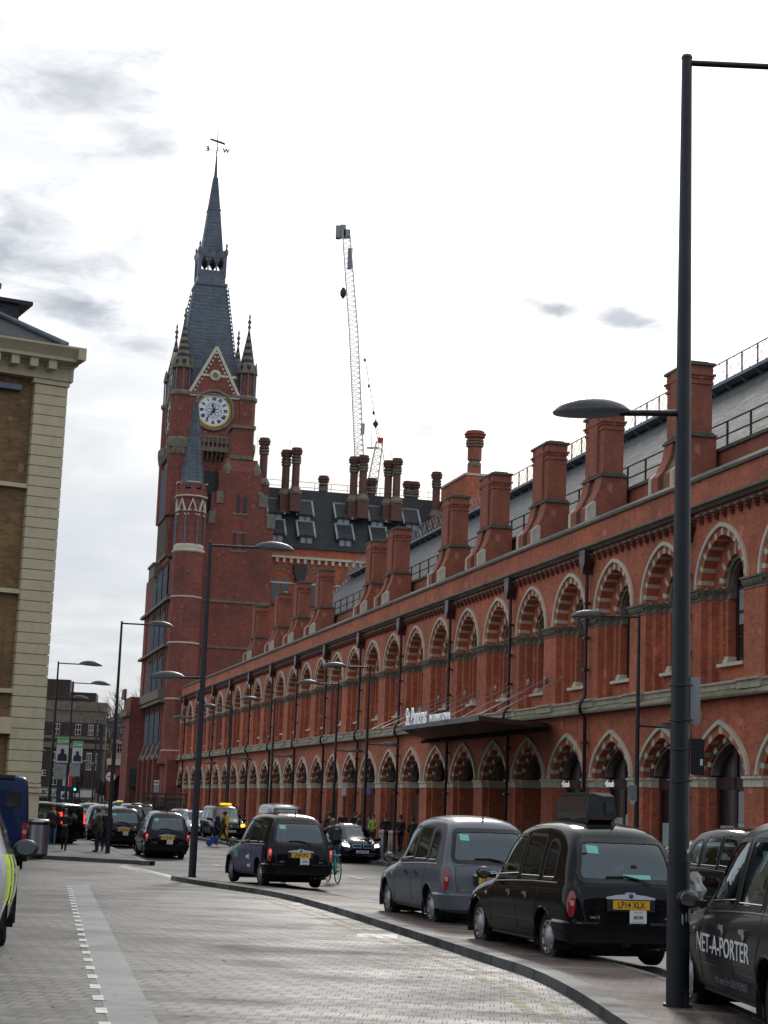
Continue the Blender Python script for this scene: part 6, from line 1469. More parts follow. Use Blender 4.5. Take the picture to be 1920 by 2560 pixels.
# police car: left edge
pc, cp = vehicle('police_car', HATCH, 4.25, (.78, 3.42), .325, .78, HS_, HR, HF, [P_WHITE], 'car', nu=110, nv=50)
tag(pc, 'white police car with fluorescent yellow and blue panels, cut off by the left edge', 'police car')
lamp(pc, cp, 'B', roundpoly([(-.60, .68), (-.78, .68), (-.77, .94), (-.66, .92)], .03), M['lampred'], 'tail_lamp'); lamp(pc, cp, 'B', roundpoly([(.54, .66), (.80, .66), (.78, .92), (.62, .90)], .03), M['lampred'], 'tail_lamp')
for k, (x0, x1, z0, z1, m_) in enumerate(((.06, .62, .56, .96, 'hivis'), (.62, .95, .72, .95, 'polblue'), (.95, 1.5, .50, .94, 'hivis'), (1.5, 2.1, .50, .92, 'polblue'), (2.1, 2.7, .5, .92, 'hivis'), (2.7, 3.1, .5, .88, 'polblue'))):
    g = MB(); cp.patch(g, 'R', [(x0+.004, z0), (x1-.004, z0), (x1-.004, z1), (x0+.004, z1)], .004, rings=3); g.build('reflective_panel', M[m_], pc)
mirrors(pc, cp, 2.72, .98, .86, M['plastic'])
for sg in (1, -1): pass
# big dark blue van behind it
VAN = [(.0, .45, .84, .7, .93, 1.1, .93, 2.35, .86, 0), (.03, .40, .88, .7, .97, 1.1, .97, 2.50, .86, .0), (.12, .38, .90, .7, .99, 1.1, .985, 2.58, .85, .02), (.5, .36, .90, .7, 1.0, 1.1, .99, 2.60, .85, .03), (1.5, .34, .90, .7, 1.0, 1.1, .99, 2.60, .85, .03), (3.0, .34, .90, .7, 1.0, 1.1, .99, 2.60, .85, .03), (4.0, .34, .90, .7, 1.0, 1.1, .99, 2.56, .84, .03), (4.4, .34, .90, .7, 1.0, 1.1, .985, 2.35, .82, .03), (4.8, .34, .90, .7, .99, 1.08, .97, 1.75, .80, .03), (5.1, .34, .88, .68, .97, 1.05, .94, 1.32, .78, .03), (5.5, .36, .82, .62, .90, .95, .86, 1.12, .66, .02), (5.7, .42, .66, .56, .72, .78, .70, .88, .55, .0)]
vn, cv = vehicle('panel_van', VAN, 5.7, (1.0, 4.75), .36, .86, [roundpoly([(3.9, 1.35), (4.75, 1.3), (4.4, 1.95), (3.9, 2.0)], .08)], None, roundpoly([(-.78, 1.35), (.78, 1.35), (.7, 1.95), (-.7, 1.95)], .08), [P_BLUE], 'van', archr=.41)
tag(vn, 'dark blue high-roof van behind the police car at the left edge', 'van')
for sg in (1, -1):
    g = MB(); cv.patch(g, 'B', roundpoly([(sg*.30, 1.75), (sg*.66, 1.75), (sg*.66, 2.1), (sg*.30, 2.1)], .06), .006, rings=4); o = g.build('rear_window', M['glass'], vn); g = MB(); cv.band(g, 'B', roundpoly([(sg*.28, 1.72), (sg*.68, 1.72), (sg*.68, 2.13), (sg*.28, 2.13)], .06), .03, .02, .008); g.build('seal', M['rubber'], o)
    lamp(vn, cv, 'B', roundpoly([(sg*.78, .78), (sg*.92, .78), (sg*.92, 1.30), (sg*.78, 1.30)], .03), M['lampred'], 'tail_lamp', .03); g = MB(); cv.patch(g, 'B', [(sg*.80, 1.0), (sg*.91, 1.0), (sg*.91, 1.1), (sg*.80, 1.1)], .04, rings=2); g.build('reversing_lamp', M['lampclear'], vn)
    g = MB(); cv.band(g, 'B', roundpoly([(sg*.04, .60), (sg*.90, .60), (sg*.88, 2.4), (sg*.04, 2.4)], .08), .006, .006, .004); g.build('door_seam', M['rubber'], vn)
MB().box(-.06, .02, -.5, .5, 2.52, 2.60).box(-.10, .06, -.9, .9, .42, .56).box(-.03, .0, -.02, .02, .6, 2.4).build('bumper_step', M['plastic'], vn)
# black taxi van facing us with orange sign; black people carrier on the left; silver van
MPV = [(.0, .38, .70, .6, .84, .95, .84, 1.5, .74, 0), (.03, .33, .80, .6, .90, 1.05, .89, 1.72, .74, 0), (.12, .30, .84, .6, .93, 1.08, .915, 1.84, .74, .01), (.4, .28, .85, .6, .95, 1.08, .93, 1.89, .74, .02), (1.2, .27, .85, .6, .96, 1.08, .935, 1.91, .74, .03), (2.2, .27, .85, .6, .96, 1.08, .935, 1.91, .74, .03), (3.1, .27, .85, .6, .96, 1.07, .935, 1.87, .73, .03), (3.5, .27, .85, .6, .955, 1.06, .93, 1.66, .71, .03), (3.9, .27, .85, .6, .95, 1.05, .91, 1.32, .70, .03), (4.2, .27, .84, .6, .94, 1.02, .88, 1.15, .68, .03), (4.6, .28, .82, .6, .92, .96, .84, 1.04, .62, .03), (4.85, .30, .74, .56, .84, .86, .76, .94, .54, .02), (4.98, .36, .62, .48, .70, .68, .64, .74, .44, .0)]
MW = [roundpoly([(.35, 1.15), (1.35, 1.15), (1.35, 1.68), (.38, 1.66)], .06), roundpoly([(1.42, 1.15), (2.5, 1.15), (2.5, 1.69), (1.42, 1.68)], .06), roundpoly([(2.6, 1.14), (3.62, 1.12), (3.35, 1.5), (3.1, 1.68), (2.6, 1.69)], .06)]
vt, cq = vehicle('taxi_van', MPV, 4.98, (.85, 4.0), .34, .84, MW, roundpoly([(-.7, 1.15), (.7, 1.15), (.64, 1.68), (-.64, 1.68)], .07), roundpoly([(-.78, 1.15), (.78, 1.15), (.64, 1.74), (-.64, 1.74)], .08), [P_BLACK], 'car', archr=.38)
tag(vt, 'black van taxi facing us with lit orange roof sign and one lit indicator', 'taxi')
MB().prism([(-.34, 1.94), (.34, 1.94), (.28, 2.06), (-.28, 2.06)], 3.0, 3.14, 'x').build('roof_sign', M['taxi_on'], vt)
for sg in (1, -1): lamp(vt, cq, 'F', roundpoly([(sg*.55, .74), (sg*.80, .78), (sg*.80, .94), (sg*.56, .88)], .03), M['amber_on'] if sg > 0 else M['lampclear'], 'headlamp')
g = MB(); cq.patch(g, 'F', roundpoly([(-.44, .66), (.44, .66), (.48, .84), (-.48, .84)], .05), .012, rings=3, thick=1); o = g.build('grille', M['plastic'], vt)
g = MB(); [cq.line(g, 'F', [(-.42, z), (.42, z)], .012) for z in (.70, .76, .81)]; h, n = cq.cast('F', (0, .76)); g.lathe([(.085, 0), (.07, .01)], n=14, M=Matrix.Translation((h.x+.02, 0, .76)) @ Matrix.Rotation(PI/2, 4, 'Y')); g.build('grille_bar', M['chrome'], o)
h, n = cq.cast('F', (0, .50)); plate(vt, 'LN67 CBF', frame((h.x+.02, 0, .52), (0, 1, 0), (1, 0, 0)), False); mirrors(vt, cq, 3.45, 1.15, .93, M['plastic'])
rotpos(vt, (gy(578, 100), 100), None, 164, 4.98, 0)
bm_ = copy_tree(vt); tag(bm_, 'black people carrier side-on at the far left with a red lamp, behind the two walkers', 'taxi'); rotpos(bm_, (gy(146, 79), 79), None, -60, 0, .93)
for o in kids(bm_):
    if o.name.startswith(('roof_sign',)): bpy.data.objects.remove(o)
for sg in (1, -1): lamp(bm_, cq, 'B', roundpoly([(sg*.74, 1.0), (sg*.84, 1.0), (sg*.82, 1.5), (sg*.74, 1.5)], .02), M['lampred_on'], 'tail_lamp')
sv, cs = vehicle('delivery_van', [(s[0]*1.1, s[1], s[2]*1.02, s[3], s[4]*1.04, s[5]*1.1, s[6]*1.04, s[7]*1.12, s[8]*1.1, s[9]) for s in MPV], 5.48, (.95, 4.4), .35, .9, [roundpoly([(2.9, 1.3), (3.95, 1.28), (3.7, 1.65), (3.4, 1.85), (2.9, 1.88)], .06)], roundpoly([(-.8, 1.4), (.8, 1.4), (.76, 1.85), (-.76, 1.85)], .05), roundpoly([(-.85, 1.28), (.85, 1.28), (.72, 1.9), (-.72, 1.9)], .08), [P_SILVER], 'car', archr=.38)
tag(sv, 'silver van whose roof shows above the wrapped cab', 'van'); rotpos(sv, (gy(733, 93), 93), None, 165, 5.4, 0)
# tune the police car and blue van positions
rotpos(pc, (-3.97, 19.6), None, -9.3, .78, -.86); pc.scale = (1.06, 1.04, 1.22)
for o in kids(pc):
    if o.name.startswith('wheel'): o.scale.z = .87; o.location.z = .283
rotpos(vn, (-9.55, 50), None, -11, 0, -.99)
# ================================================================ PEOPLE
def cloth(name, c, r=.85): return simple(name, c, r, .25, 8)
SK = {'light': simple('skin', (.48, .28, .20), .5, .1, 10), 'tan': simple('tan_skin', (.30, .17, .11), .5, .1, 10)}
CL = {'black': cloth('black_cloth', (.012, .012, .014)), 'jeans': cloth('blue_denim', (.06, .11, .24)), 'dark': cloth('charcoal_cloth', (.03, .032, .036)), 'olive': cloth('olive_coat', (.06, .065, .035)), 'green': cloth('lime_jacket', (.30, .42, .06)),
      'brown': cloth('brown_cloth', (.09, .055, .035)), 'maroon': cloth('maroon_jacket', (.14, .02, .025)), 'grey': cloth('grey_cloth', (.14, .14, .15)), 'navy': cloth('navy_cloth', (.015, .022, .05)), 'white': cloth('white_trainer', (.5, .5, .5)),
      'hair': cloth('dark_hair', (.012, .009, .008), .5), 'fair': cloth('brown_hair', (.13, .07, .035), .5), 'whitehair': cloth('white_hat', (.5, .5, .48))}
def skin_mesh(V, E, R, root, lv=1):
    me = bpy.data.meshes.new('tmp'); me.from_pydata([tuple(v) for v in V], E, [])
    o = bpy.data.objects.new('tmp', me); COL.objects.link(o); md = o.modifiers.new('s', 'SKIN'); md.branch_smoothing = .6
    for i, sv in enumerate(me.skin_vertices[0].data): r = R[i]; sv.radius = r if isinstance(r, tuple) else (r, r); sv.use_root = (i == root)
    if lv: m2 = o.modifiers.new('u', 'SUBSURF'); m2.levels = lv; m2.render_levels = lv
    bpy.context.view_layer.update(); ev = o.evaluated_get(bpy.context.evaluated_depsgraph_get()); m = ev.to_mesh()
    vs = [v.co.copy() for v in m.vertices]; fs = [tuple(p.vertices) for p in m.polygons]; ev.to_mesh_clear(); bpy.data.objects.remove(o); bpy.data.meshes.remove(me); return vs, fs
def person(label, x, y, az, H=1.75, stride=0., armL=(0, 0), armR=(0, 0), lean=0., top='black', legs='dark', skin='light', hair='hair', coat=None, longhair=False, group=None, sit=None, fingers=True, dz=0., hood=False, shoes='black', headturn=0., lookup=0., hat=None):
    "arm = (swing forward rad, elbow bend rad); faces +x locally"
    s = H/1.75; ro = thing('person', label, 'person', (x, y, gz(y)+dz), radians(90-az), group); V, E, R = [], [], []
    def v(p, r, par=None):
        V.append(Vector(p)*s); R.append(r*s if not isinstance(r, tuple) else (r[0]*s, r[1]*s)); 
        if par is not None: E.append((par, len(V)-1))
        return len(V)-1
    L = Matrix.Rotation(lean, 4, 'Y'); P0 = Vector((0, 0, .93))
    def up(p): return P0+(L @ (Vector(p)-P0))
    pel = v(P0, (.15, .11)); ch = v(up((0, 0, 1.18)), (.145, .10), pel); sh = v(up((0, 0, 1.38)), (.13, .095), ch); nk = v(up((.01, 0, 1.49)), .055, sh); hd = v(up((.02, 0, 1.56)), .06, nk)
    joints = {}
    for sg, st in ((1, stride), (-1, -stride)):
        if sit:
            kn = Vector((.40, sg*.10, .93+sit[0 if sg > 0 else 1])); an = Vector((.30+sit[2 if sg > 0 else 3], sg*.09, kn.z-.42))
        else:
            kn = Vector((st*.5+.02, sg*.09, .50)); an = Vector((st-(.06 if st < 0 else 0), sg*.085, .09+(.05 if st < 0 else 0)))
        h = v(P0+Vector((.0, sg*.09, -.07)), .10, pel); k = v(kn, .065, h); a = v(an, .045, k); v(an+Vector((.16, 0, -.045)), (.04, .03), a)
    hands = []
    for sg, (sw, eb) in ((1, armL), (-1, armR)):
        S_ = up((0, sg*.185, 1.405)); el = S_+Vector((sin(sw)*.28, sg*.05, -cos(sw)*.28)); f = sw+eb; wr = el+Vector((sin(f)*.25, -sg*(.03+.10*min(1, eb)), -cos(f)*.25))
        si = v(S_, .062, sh); ei = v(el, .045, si); wi = v(wr, .027, ei); d = (wr-el).normalized(); pm_ = wr+d*.06; pi_ = v(pm_, (.03, .018), wi); hands.append((wr, d, sg))
        if fingers:
            side = Vector((d.z, 0, -d.x)); side = side.normalized() if side.length > .1 else Vector((1, 0, 0)); curl = Vector((0, -sg, 0))
            for q, ln in zip((-.027, -.009, .009, .027), (.07, .08, .075, .06)):
                b0 = v(pm_+side*q+d*.02, .009, pi_); b1 = v(pm_+side*q*1.1+d*(.02+ln*.5)+curl*.008, .0085, b0); v(pm_+side*q*1.1+d*(.02+ln*.85)+curl*.03, .0075, b1)
            t0 = v(wr+side*.03+d*.03, .0095, wi); v(wr+side*.05+d*.065+curl*.01, .0085, t0)
    vs, fs = skin_mesh(V, E, R, pel, 1)
    mb = MB(); mats = [CL[top], CL[legs], SK[skin], CL[shoes], CL['hair']]
    hc = up((.03, 0, 1.635))*s
    def zone(c):
        if (c-up((.02, 0, 1.50))*s).length < .09*s or c.z > up((0, 0, 1.47)).z*s: return 2
        for wr, d, sg in hands:
            rl = c-wr*s; al = rl.dot(d)
            if -.01 < al < .22*s and (rl-d*al).length < .055*s: return 2
        if c.z < (.10*s if not sit else -9): return 3
        if c.z < .93*s and abs(c.y) < .2*s : return 1
        return 0
    b0 = len(mb.v); mb.v += [tuple(p) for p in vs]
    for f in fs:
        c = sum((vs[i] for i in f), Vector())/len(f); mb.f.append([b0+i for i in f]); mb.m.append(zone(c)); mb.sm.append(True)
    # head with face joined into the same mesh
    HT = Matrix.Translation(hc) @ Matrix.Rotation(headturn, 4, 'Z') @ Matrix.Rotation(-lookup, 4, 'Y') @ Matrix.Diagonal((.098*s, .077*s, .118*s, 1))
    def head_pt(th, ph):
        p = Vector((cos(ph)*cos(th), sin(ph)*cos(th), sin(th)))
        if p.z < -.2: p.x *= 1-.12*(-p.z-.2); p.y *= 1-.38*(-p.z-.2)
        if p.x > .6 and abs(p.y) < .22: 
            if -.28 < p.z < .12: p.x += .16*(.12-p.z)/.4*(1-abs(p.y)/.22)
        if p.x > .5 and .08 < p.z < .22 and .2 < abs(p.y) < .55: p.x -= .05
        return HT @ p
    nt_, np_ = 12, 20; hv = [head_pt(-PI/2+PI*i/nt_, 2*PI*j/np_) for i in range(nt_+1) for j in range(np_)]
    mb.add(hv, [(i*np_+j, i*np_+(j+1) % np_, (i+1)*np_+(j+1) % np_, (i+1)*np_+j) for i in range(nt_) for j in range(np_)], 2, True)
    for sg in (1, -1):
        mb.box(.84, .95, sg*.36-.12, sg*.36+.12, .10, .18, 4, HT); mb.box(.80, .9, sg*.38-.16, sg*.38+.16, .27, .32, 4, HT)
        mb.lathe([(.02, -.07), (.2, -.03), (.2, .03), (.02, .07)], n=8, m=2, M=HT @ Matrix.Translation((-.05, sg*1.0, 0)) @ Matrix.Rotation(PI/2, 4, 'X'))
    mb.box(.78, .92, -.22, .22, -.44, -.38, 4, HT)
    bo = mb.build('body', mats, ro)
    # hair
    hm = MB(); hv = []
    for i in range(9):
        th = radians(-35 if longhair else -12)+(PI/2-radians(-35 if longhair else -12))*i/8
        for j in range(20):
            ph = 2*PI*j/20; t2 = th
            if abs((ph+PI) % (2*PI)-PI) < radians(62): t2 = max(th, radians(34)+(th-radians(34))*.6) if th < radians(34) else th
            hv.append(HT @ (Vector((cos(ph)*cos(t2), sin(ph)*cos(t2), sin(t2)))*(1.13 if not hat else 1.18)))
    hm.add(hv, [(i*20+j, i*20+(j+1) % 20, (i+1)*20+(j+1) % 20, (i+1)*20+j) for i in range(8) for j in range(20)], 0, True); hm.add(hv[-20:], [tuple(range(20))])
    if longhair:
        a, b_ = hc+Vector((-.05, 0, .02))*s, hc+Vector((-.09, 0, -.22))*s; hm.tube([a, (a+b_)/2+Vector((-.02, 0, 0)), b_], .085*s, 8, r1=.05*s)
    hm.build('hair' if not hat else 'hat', CL[hat or hair], ro)
    if coat:                                     # coat = (colour, length, flare)
        ccol, ln, fl = coat; V, E, R = [], [], []; 
        p = v(up((0, 0, 1.0)), (.18, .14)); c1_ = v(up((0, 0, 1.2)), (.17, .125), p); s1_ = v(up((0, 0, 1.39)), (.15, .11), c1_); v(up((.0, 0, 1.47)), .075, s1_)
        for sg, (sw, eb) in ((1, armL), (-1, armR)):
            S_ = up((0, sg*.19, 1.405)); el = S_+Vector((sin(sw)*.28, sg*.05, -cos(sw)*.28)); f = sw+eb; wr = el+Vector((sin(f)*.23, -sg*(.03+.10*min(1, eb))*.9, -cos(f)*.23))
            a_ = v(S_, .078, s1_); e_ = v(el, .062, a_); v(wr, .047, e_)
        if ln < .95: v((0, 0, (ln+.98)/2), (.19+fl*.5, .14+fl*.5), p); v((-.01, 0, ln), (.20+fl, .15+fl), len(V)-1)
        vs, fs = skin_mesh(V, E, R, 0, 1); cm_ = MB(); cm_.add(vs, fs, 0, True)
        if hood: cm_.lathe([(.10, -.10), (.15, -.03), (.14, .04), (.10, .08)], n=12, M=Matrix.Translation(hc+Vector((-.05, 0, -.12))*s))
        cm_.build('coat', CL[ccol], ro)
    return ro
def at(px, py, d=0): x, y = G(px, py); return x, y
KP = .12
person('woman in a long black coat walking towards us, holding a red purse', gy(160, 69.5), 69.5, 176, 1.64, .16, (.15, 1.3), (.15, 1.3), 0, 'black', 'black', coat=('black', .52, .04), longhair=True, group=None, dz=KP, lookup=.2, headturn=.3)
pr = thing('purse', 'small red purse in the hands of the walking woman', 'purse', (gy(160, 69.5)+.02, 69.22, gz(69.5)+KP+.98)); MB().prism([(-.09, -.05), (.09, -.05), (.09, .05), (-.09, .05)], -.03, .03, 'y').build('pouch', CL['maroon'], pr); MB().box(-.09, .09, -.034, -.03, .03, .035).build('clasp', M['gold'], pr)
person('man in dark jacket and blue jeans on the phone behind the bins', gy(130, 74), 74, 170, 1.76, .2, (.2, 2.3), (.1, .2), 0, 'dark', 'jeans', coat=('dark', .85, .01), dz=KP, shoes='white')
person('man in dark jacket facing left beside the rank, left of two standing men', gy(243, 70.5), 70.5, -80, 1.74, 0., (.1, .9), (.1, .3), 0, 'dark', 'navy', coat=('olive', .80, .01), dz=KP-.02)
person('man in black with pale scarf behind the second lamp post, right of two', gy(262, 72.0), 72.0, 175, 1.74, 0., (.1, .3), (.1, .3), 0, 'black', 'black', coat=('black', .8, .01), dz=KP-.02)
mx, my = gy(556, 88), 88.
person('man in olive coat with a backpack crossing the road with a suitcase', mx, my, 88, 1.74, .30, (-.45, .1), (.2, .4), .06, 'olive', 'brown', 'tan', coat=('olive', .78, .02), shoes='brown')
bp = thing('backpack', 'navy backpack on the back of the crossing man', 'backpack', (mx-.27, my, gz(my)+1.22)); MB().prism([(-.12, -.26), (.10, -.28), (.12, .2), (.02, .28), (-.10, .22)], -.16, .16, 'y').build('bag', CL['navy'], bp); MB().prism([(-.17, -.2), (-.12, -.2), (-.12, .02), (-.17, 0)], -.12, .12, 'y').build('pocket', CL['black'], bp)
sc = thing('suitcase', 'blue wheeled suitcase pulled by the crossing man', 'suitcase', (mx-.72, my, gz(my)+.08), 0); sc.rotation_euler = (0, radians(52), 0)
MB().box(-.13, .13, -.21, .21, 0, .62).box(-.10, -.13, -.18, .18, .05, .56).build('shell', M['blue'], sc); MB().tube([(.1, -.15, .6), (.1, -.15, .95), (.1, .15, .95), (.1, .15, .6)], .012, 6).build('handle', M['galv'], sc)
for yy in (-.17, .17): MB().lathe([(.04, -.02), (.04, .02)], n=10, M=Matrix.Translation((.1, yy, -.02)) @ Matrix.Rotation(PI/2, 4, 'X')).build('wheel', M['plastic'], sc)
# cyclist and bicycle
bx_, by_ = gy(833, 49.5), 49.5; baz = -16
bk = thing('bicycle', 'turquoise bicycle ridden away from us beside the wrapped cab', 'bicycle', (bx_, by_, gz(by_)), radians(90-baz))
tq = newmat('turquoise_frame', (.10, .48, .42), .3)[0]
for xw in (-.52, .52):
    w_ = MB().tube([(xw+.34*cos(2*PI*k/28), 0, .35+.34*sin(2*PI*k/28)) for k in range(28)], .018, 6, closed=True).build('wheel', M['tyre'], bk)
    sp_m = MB()
    for k in range(14): a = 2*PI*k/14; sp_m.tube([(xw, 0, .35), (xw+.33*cos(a), 0, .35+.33*sin(a))], .0025, 3)
    sp_m.lathe([(.03, -.04), (.03, .04)], n=8, M=Matrix.Translation((xw, 0, .35)) @ Matrix.Rotation(PI/2, 4, 'X')); sp_m.build('spokes', M['galv'], w_)
MB().tube([(-.52, .05, .35), (-.12, .0, .86)], .012, 6).tube([(-.52, -.05, .35), (-.12, 0, .86)], .012, 6).tube([(-.52, .05, .35), (-.06, .02, .30)], .012, 6).tube([(-.52, -.05, .35), (-.06, -.02, .30)], .012, 6).tube([(-.06, 0, .30), (-.16, 0, .95)], .017, 6).tube([(-.06, 0, .30), (.38, 0, .78)], .018, 6).tube([(-.13, 0, .84), (.36, 0, .86)], .016, 6).tube([(.34, 0, .95), (.40, 0, .72), (.52, .0, .35)], .015, 6).build('frame', tq, bk)
MB().tube([(.40, -.28, 1.0), (.36, -.1, 1.02), (.36, .1, 1.02), (.40, .28, 1.0)], .014, 6).build('handlebar', M['black'], bk)
MB().prism([(-.30, .95), (-.02, .97), (-.02, 1.0), (-.26, 1.01)], -.07, .07, 'y').build('saddle', M['black'], bk)
MB().tube([(-.06, .0, .30), (.02, .09, .16)], .01, 5).box(-.03, .07, .07, .17, .15, .17).box(-.19, -.09, -.17, -.07, .43, .45).tube([(-.06, 0, .30), (-.14, -.09, .44)], .01, 5).build('pedal', M['plastic'], bk)
MB().prism([(-.50, .75), (-.20, .75), (-.20, .78), (-.50, .78)], -.08, .08, 'y').build('rack', tq, bk)
f_ = Vector((sin(radians(baz)), cos(radians(baz)), 0)); pp = Vector((bx_, by_, 0))-f_*.15
person('cyclist in black jacket and jeans seen from behind with long hair', pp.x, pp.y, baz, 1.72, 0, (1.0, .25), (1.0, .25), .55, 'black', 'jeans', coat=('black', 1.0, 0), hair='fair', longhair=True, sit=(-.22, -.38, -.22, -.10), dz=.13)
b2 = thing('backpack', 'black backpack on the back of the cyclist', 'backpack', (pp.x-f_.x*.0, pp.y-f_.y*.0, gz(by_)+1.30), radians(90-baz)); b2.rotation_euler = (0, radians(28), radians(90-baz)); MB().prism([(-.14, -.22), (-.06, -.26), (.02, -.24), (.03, .12), (-.02, .2), (-.08, .22), (-.13, .14)], -.12, .12, 'y').build('bag', CL['black'], b2); MB().box(-.165, -.155, -.05, .05, .08, .11).build('reflector', M['galv'], b2)
# people waiting on the station pavement
for px, Y, H, top, lg, az, lb in ((822, 88, 1.78, 'dark', 'dark', -20, 'man in a dark coat with his back to us, left of the white notice'), (855, 100, 1.74, 'black', 'black', 170, 'man in black with sunglasses under the white notice'), (887, 100, 1.76, 'black', 'dark', 190, 'man in a black jacket beside the post with the blue sign'),
                                  (895, 96, 1.66, 'brown', 'brown', 60, 'person with light brown hair half hidden behind the small black hatchback'), (921, 96, 1.7, 'grey', 'dark', 185, 'man with a grey cap left of the lime jacket'), (932, 92, 1.72, 'green', 'dark', 200, 'person in a bright lime green jacket'),
                                  (962, 90, 1.74, 'black', 'black', 178, 'person in black with clasped hands behind the steel bollards'), (1000, 86, 1.78, 'black', 'black', 215, 'man with a beanie at the right of the steel bollards'), (1030, 84, 1.7, 'dark', 'dark', 10, 'person walking away in dark clothes above the grey cab bonnet')):
    wx, wy = gy(px, Y), Y; person(lb, wx, wy, az, H, .05, (.1, .9), (.1, .9), 0, top, lg, coat=(top, .8, .01), dz=.11, group='people waiting outside the station', hat='dark' if 'beanie' in lb or 'cap' in lb else None, hair='fair' if 'light brown' in lb else 'hair')
# pedestrians far down the street: each a figure of its own
proto_p = None; rnd = random.Random(5)
far = [(172, 'white'), (205, 'dark'), (212, 'black'), (219, 'brown'), (228, 'black'), (232, 'maroon'), (254, 'grey'), (262, 'black'), (268, 'brown'), (300, 'dark'), (310, 'maroon'), (331, 'black'), (390, 'dark'), (402, 'black'), (586, 'black')]
for k, (px, c) in enumerate(far):
    Y = 175+rnd.uniform(-12, 14) if px < 380 else (150 if px < 500 else 118)
    if k < 4:
        p_ = person('x', gy(px, Y), Y, rnd.uniform(0, 360), 1.72, .1, (.1, .3), (.1, .3), 0, c if c != 'white' else 'black', 'dark', coat=(c if c != 'white' else 'dark', .8, .02), fingers=False, dz=.12, hat='whitehair' if c == 'white' else None); srcs = [p_] if k == 0 else srcs+[p_]
    else:
        p_ = copy_tree(srcs[1+k % 3]); p_.location = (gy(px, Y), Y, gz(Y)+.12); p_.rotation_euler.z = rnd.uniform(0, 6.28)
        for o in kids(p_):
            if o.name.startswith('coat'): o.data = o.data.copy(); o.data.materials[0] = CL[c]
    where = {172: 'white-haired pedestrian near the taxi rank board', 390: 'left pedestrian beside the bus stop post', 402: 'right pedestrian beside the bus stop post', 586: 'person walking just right of the van taxi'}
    tag(p_, where.get(px, 'one of the small dark pedestrians crossing at the far end of the street'), 'person', 'pedestrians far down the street')
# ================================================================ STREET FURNITURE
def lamp_post(label, x, y, h, r, upper, lower, az=0., dz=0., grp='tall double-arm lamp posts'):
    "upper/lower: (height, signed arm length, head length) arm along local x"
    t = thing('lamp_post', label, 'lamp post', (x, y, gz(y)+dz), radians(az), grp)
    MB().tube([(0, 0, -.05), (0, 0, 1.3)], r, 16).tube([(0, 0, 1.3), (0, 0, h)], r*.93, 16, r1=r*.48).lathe([(r*1.25, .0), (r*1.25, .02)], n=16).lathe([(r*.55, h), (r*.45, h+.03), (.01, h+.04)], n=12).build('pole', M['pole'], t)
    MB().box(-.001, .001, -r*1.02, -r*.9, .3, .95).build('access_door', M['pole'], t); MB().tube([(0, 0, 1.29), (0, 0, 1.31)], r*1.06, 16).build('collar', M['pole'], t)
    for nm, a in (('upper_arm', upper), ('lower_arm', lower)):
        if not a: continue
        z, ln, hl = a; sg = 1 if ln > 0 else -1; arm = MB().tube([(0, 0, z), (ln, 0, z-.02)], .032 if r < .15 else .045, 8).build(nm, M['pole'], t)
        hd_ = MB(); prof = [(.02, 0), (.5, .06), (.82, .03), (1., 0.0)]; Mx = Matrix.Translation((ln+sg*hl*.42, 0, z-.02)) @ Matrix.Rotation(sg*radians(3), 4, 'Y') @ Matrix.Diagonal((hl*.58, hl*.36, hl*.19, 1))
        hd_.lathe([(1., 0), (.97, .10), (.85, .42), (.6, .75), (.3, .95), (.02, 1.0)], n=24, M=Mx); hd_.lathe([(1.0, .0), (.98, -.12), (.6, -.26), (.02, -.30)], n=24, m=1, M=Mx)
        hd_.build('luminaire', [M['pole'], M['galv']], arm)
    return t
lamp_post('thick black lamp post nearest to us on the brick strip, with torn stickers', 2.88, 16.75, 9.27, .108, (9.22, 2.2, .9), (5.60, -.62, .66), 0, .1, None)
nearpost = [o for o in bpy.data.objects if o.name == 'lamp_post'][0]
b = MB()
for z, w_ in ((4.75, .0), ):
    pass
for z in (2.05, 2.35, 2.62, 2.95): b.tube([(.112*cos(2*PI*k/16), .112*sin(2*PI*k/16), z+.01*sin(k)) for k in range(16)], .006, 4, closed=True)
b.build('cable_tie', M['plastic'], nearpost)
sgn = thing('sign_plate', 'grey sign back strapped high to the nearest lamp post', 'sign', (2.88, 16.75, .1)); MB().box(.09, .185, -.02, -.005, 2.43, 2.87).build('plate', M['galv'], sgn); MB().box(.08, .13, -.0, .03, 2.7, 2.74).build('bracket', M['rail'], sgn)
sgn2 = thing('sign_plate', 'black sign back strapped to the nearest lamp post below the grey one', 'sign', (2.88, 16.75, .1)); MB().prism([(.10, 1.95), (.225, 1.95), (.225, 2.27), (.21, 2.29), (.10, 2.29)], -.03, -.01, 'y').build('plate', M['black'], sgn2); MB().box(.185, .21, -.034, -.030, 2.04, 2.10).build('small_label', M['offwhite'], sgn2)
b = MB(); rnd = random.Random(2)
def poster(z, w_, h, a0):
    pts = []; n = 9
    for k in range(n): pts.append((a0+w_*k/(n-1), z-h/2+rnd.uniform(-.02, .02)))
    top = [(a0+w_*k/(n-1), z+h/2+rnd.uniform(-.03, .03)) for k in range(n)]
    vs = [(.1065*cos(a), .1065*sin(a), zz) for a, zz in pts+top]; b.add(vs, [(i, i+1, n+i+1, n+i) for i in range(n-1)], 0, True)
poster(.80, 1.3, .09, radians(-95)); poster(1.42, .5, .04, radians(-58)); poster(.62, .25, .42, radians(-24))
b.build('torn_sticker', M['offwhite'], nearpost)
rg = thing('plastic_bag', 'crumpled pale plastic bag hanging behind the nearest lamp post', 'bag', (2.88+.17, 16.9, .98)); b = MB(); vs = []
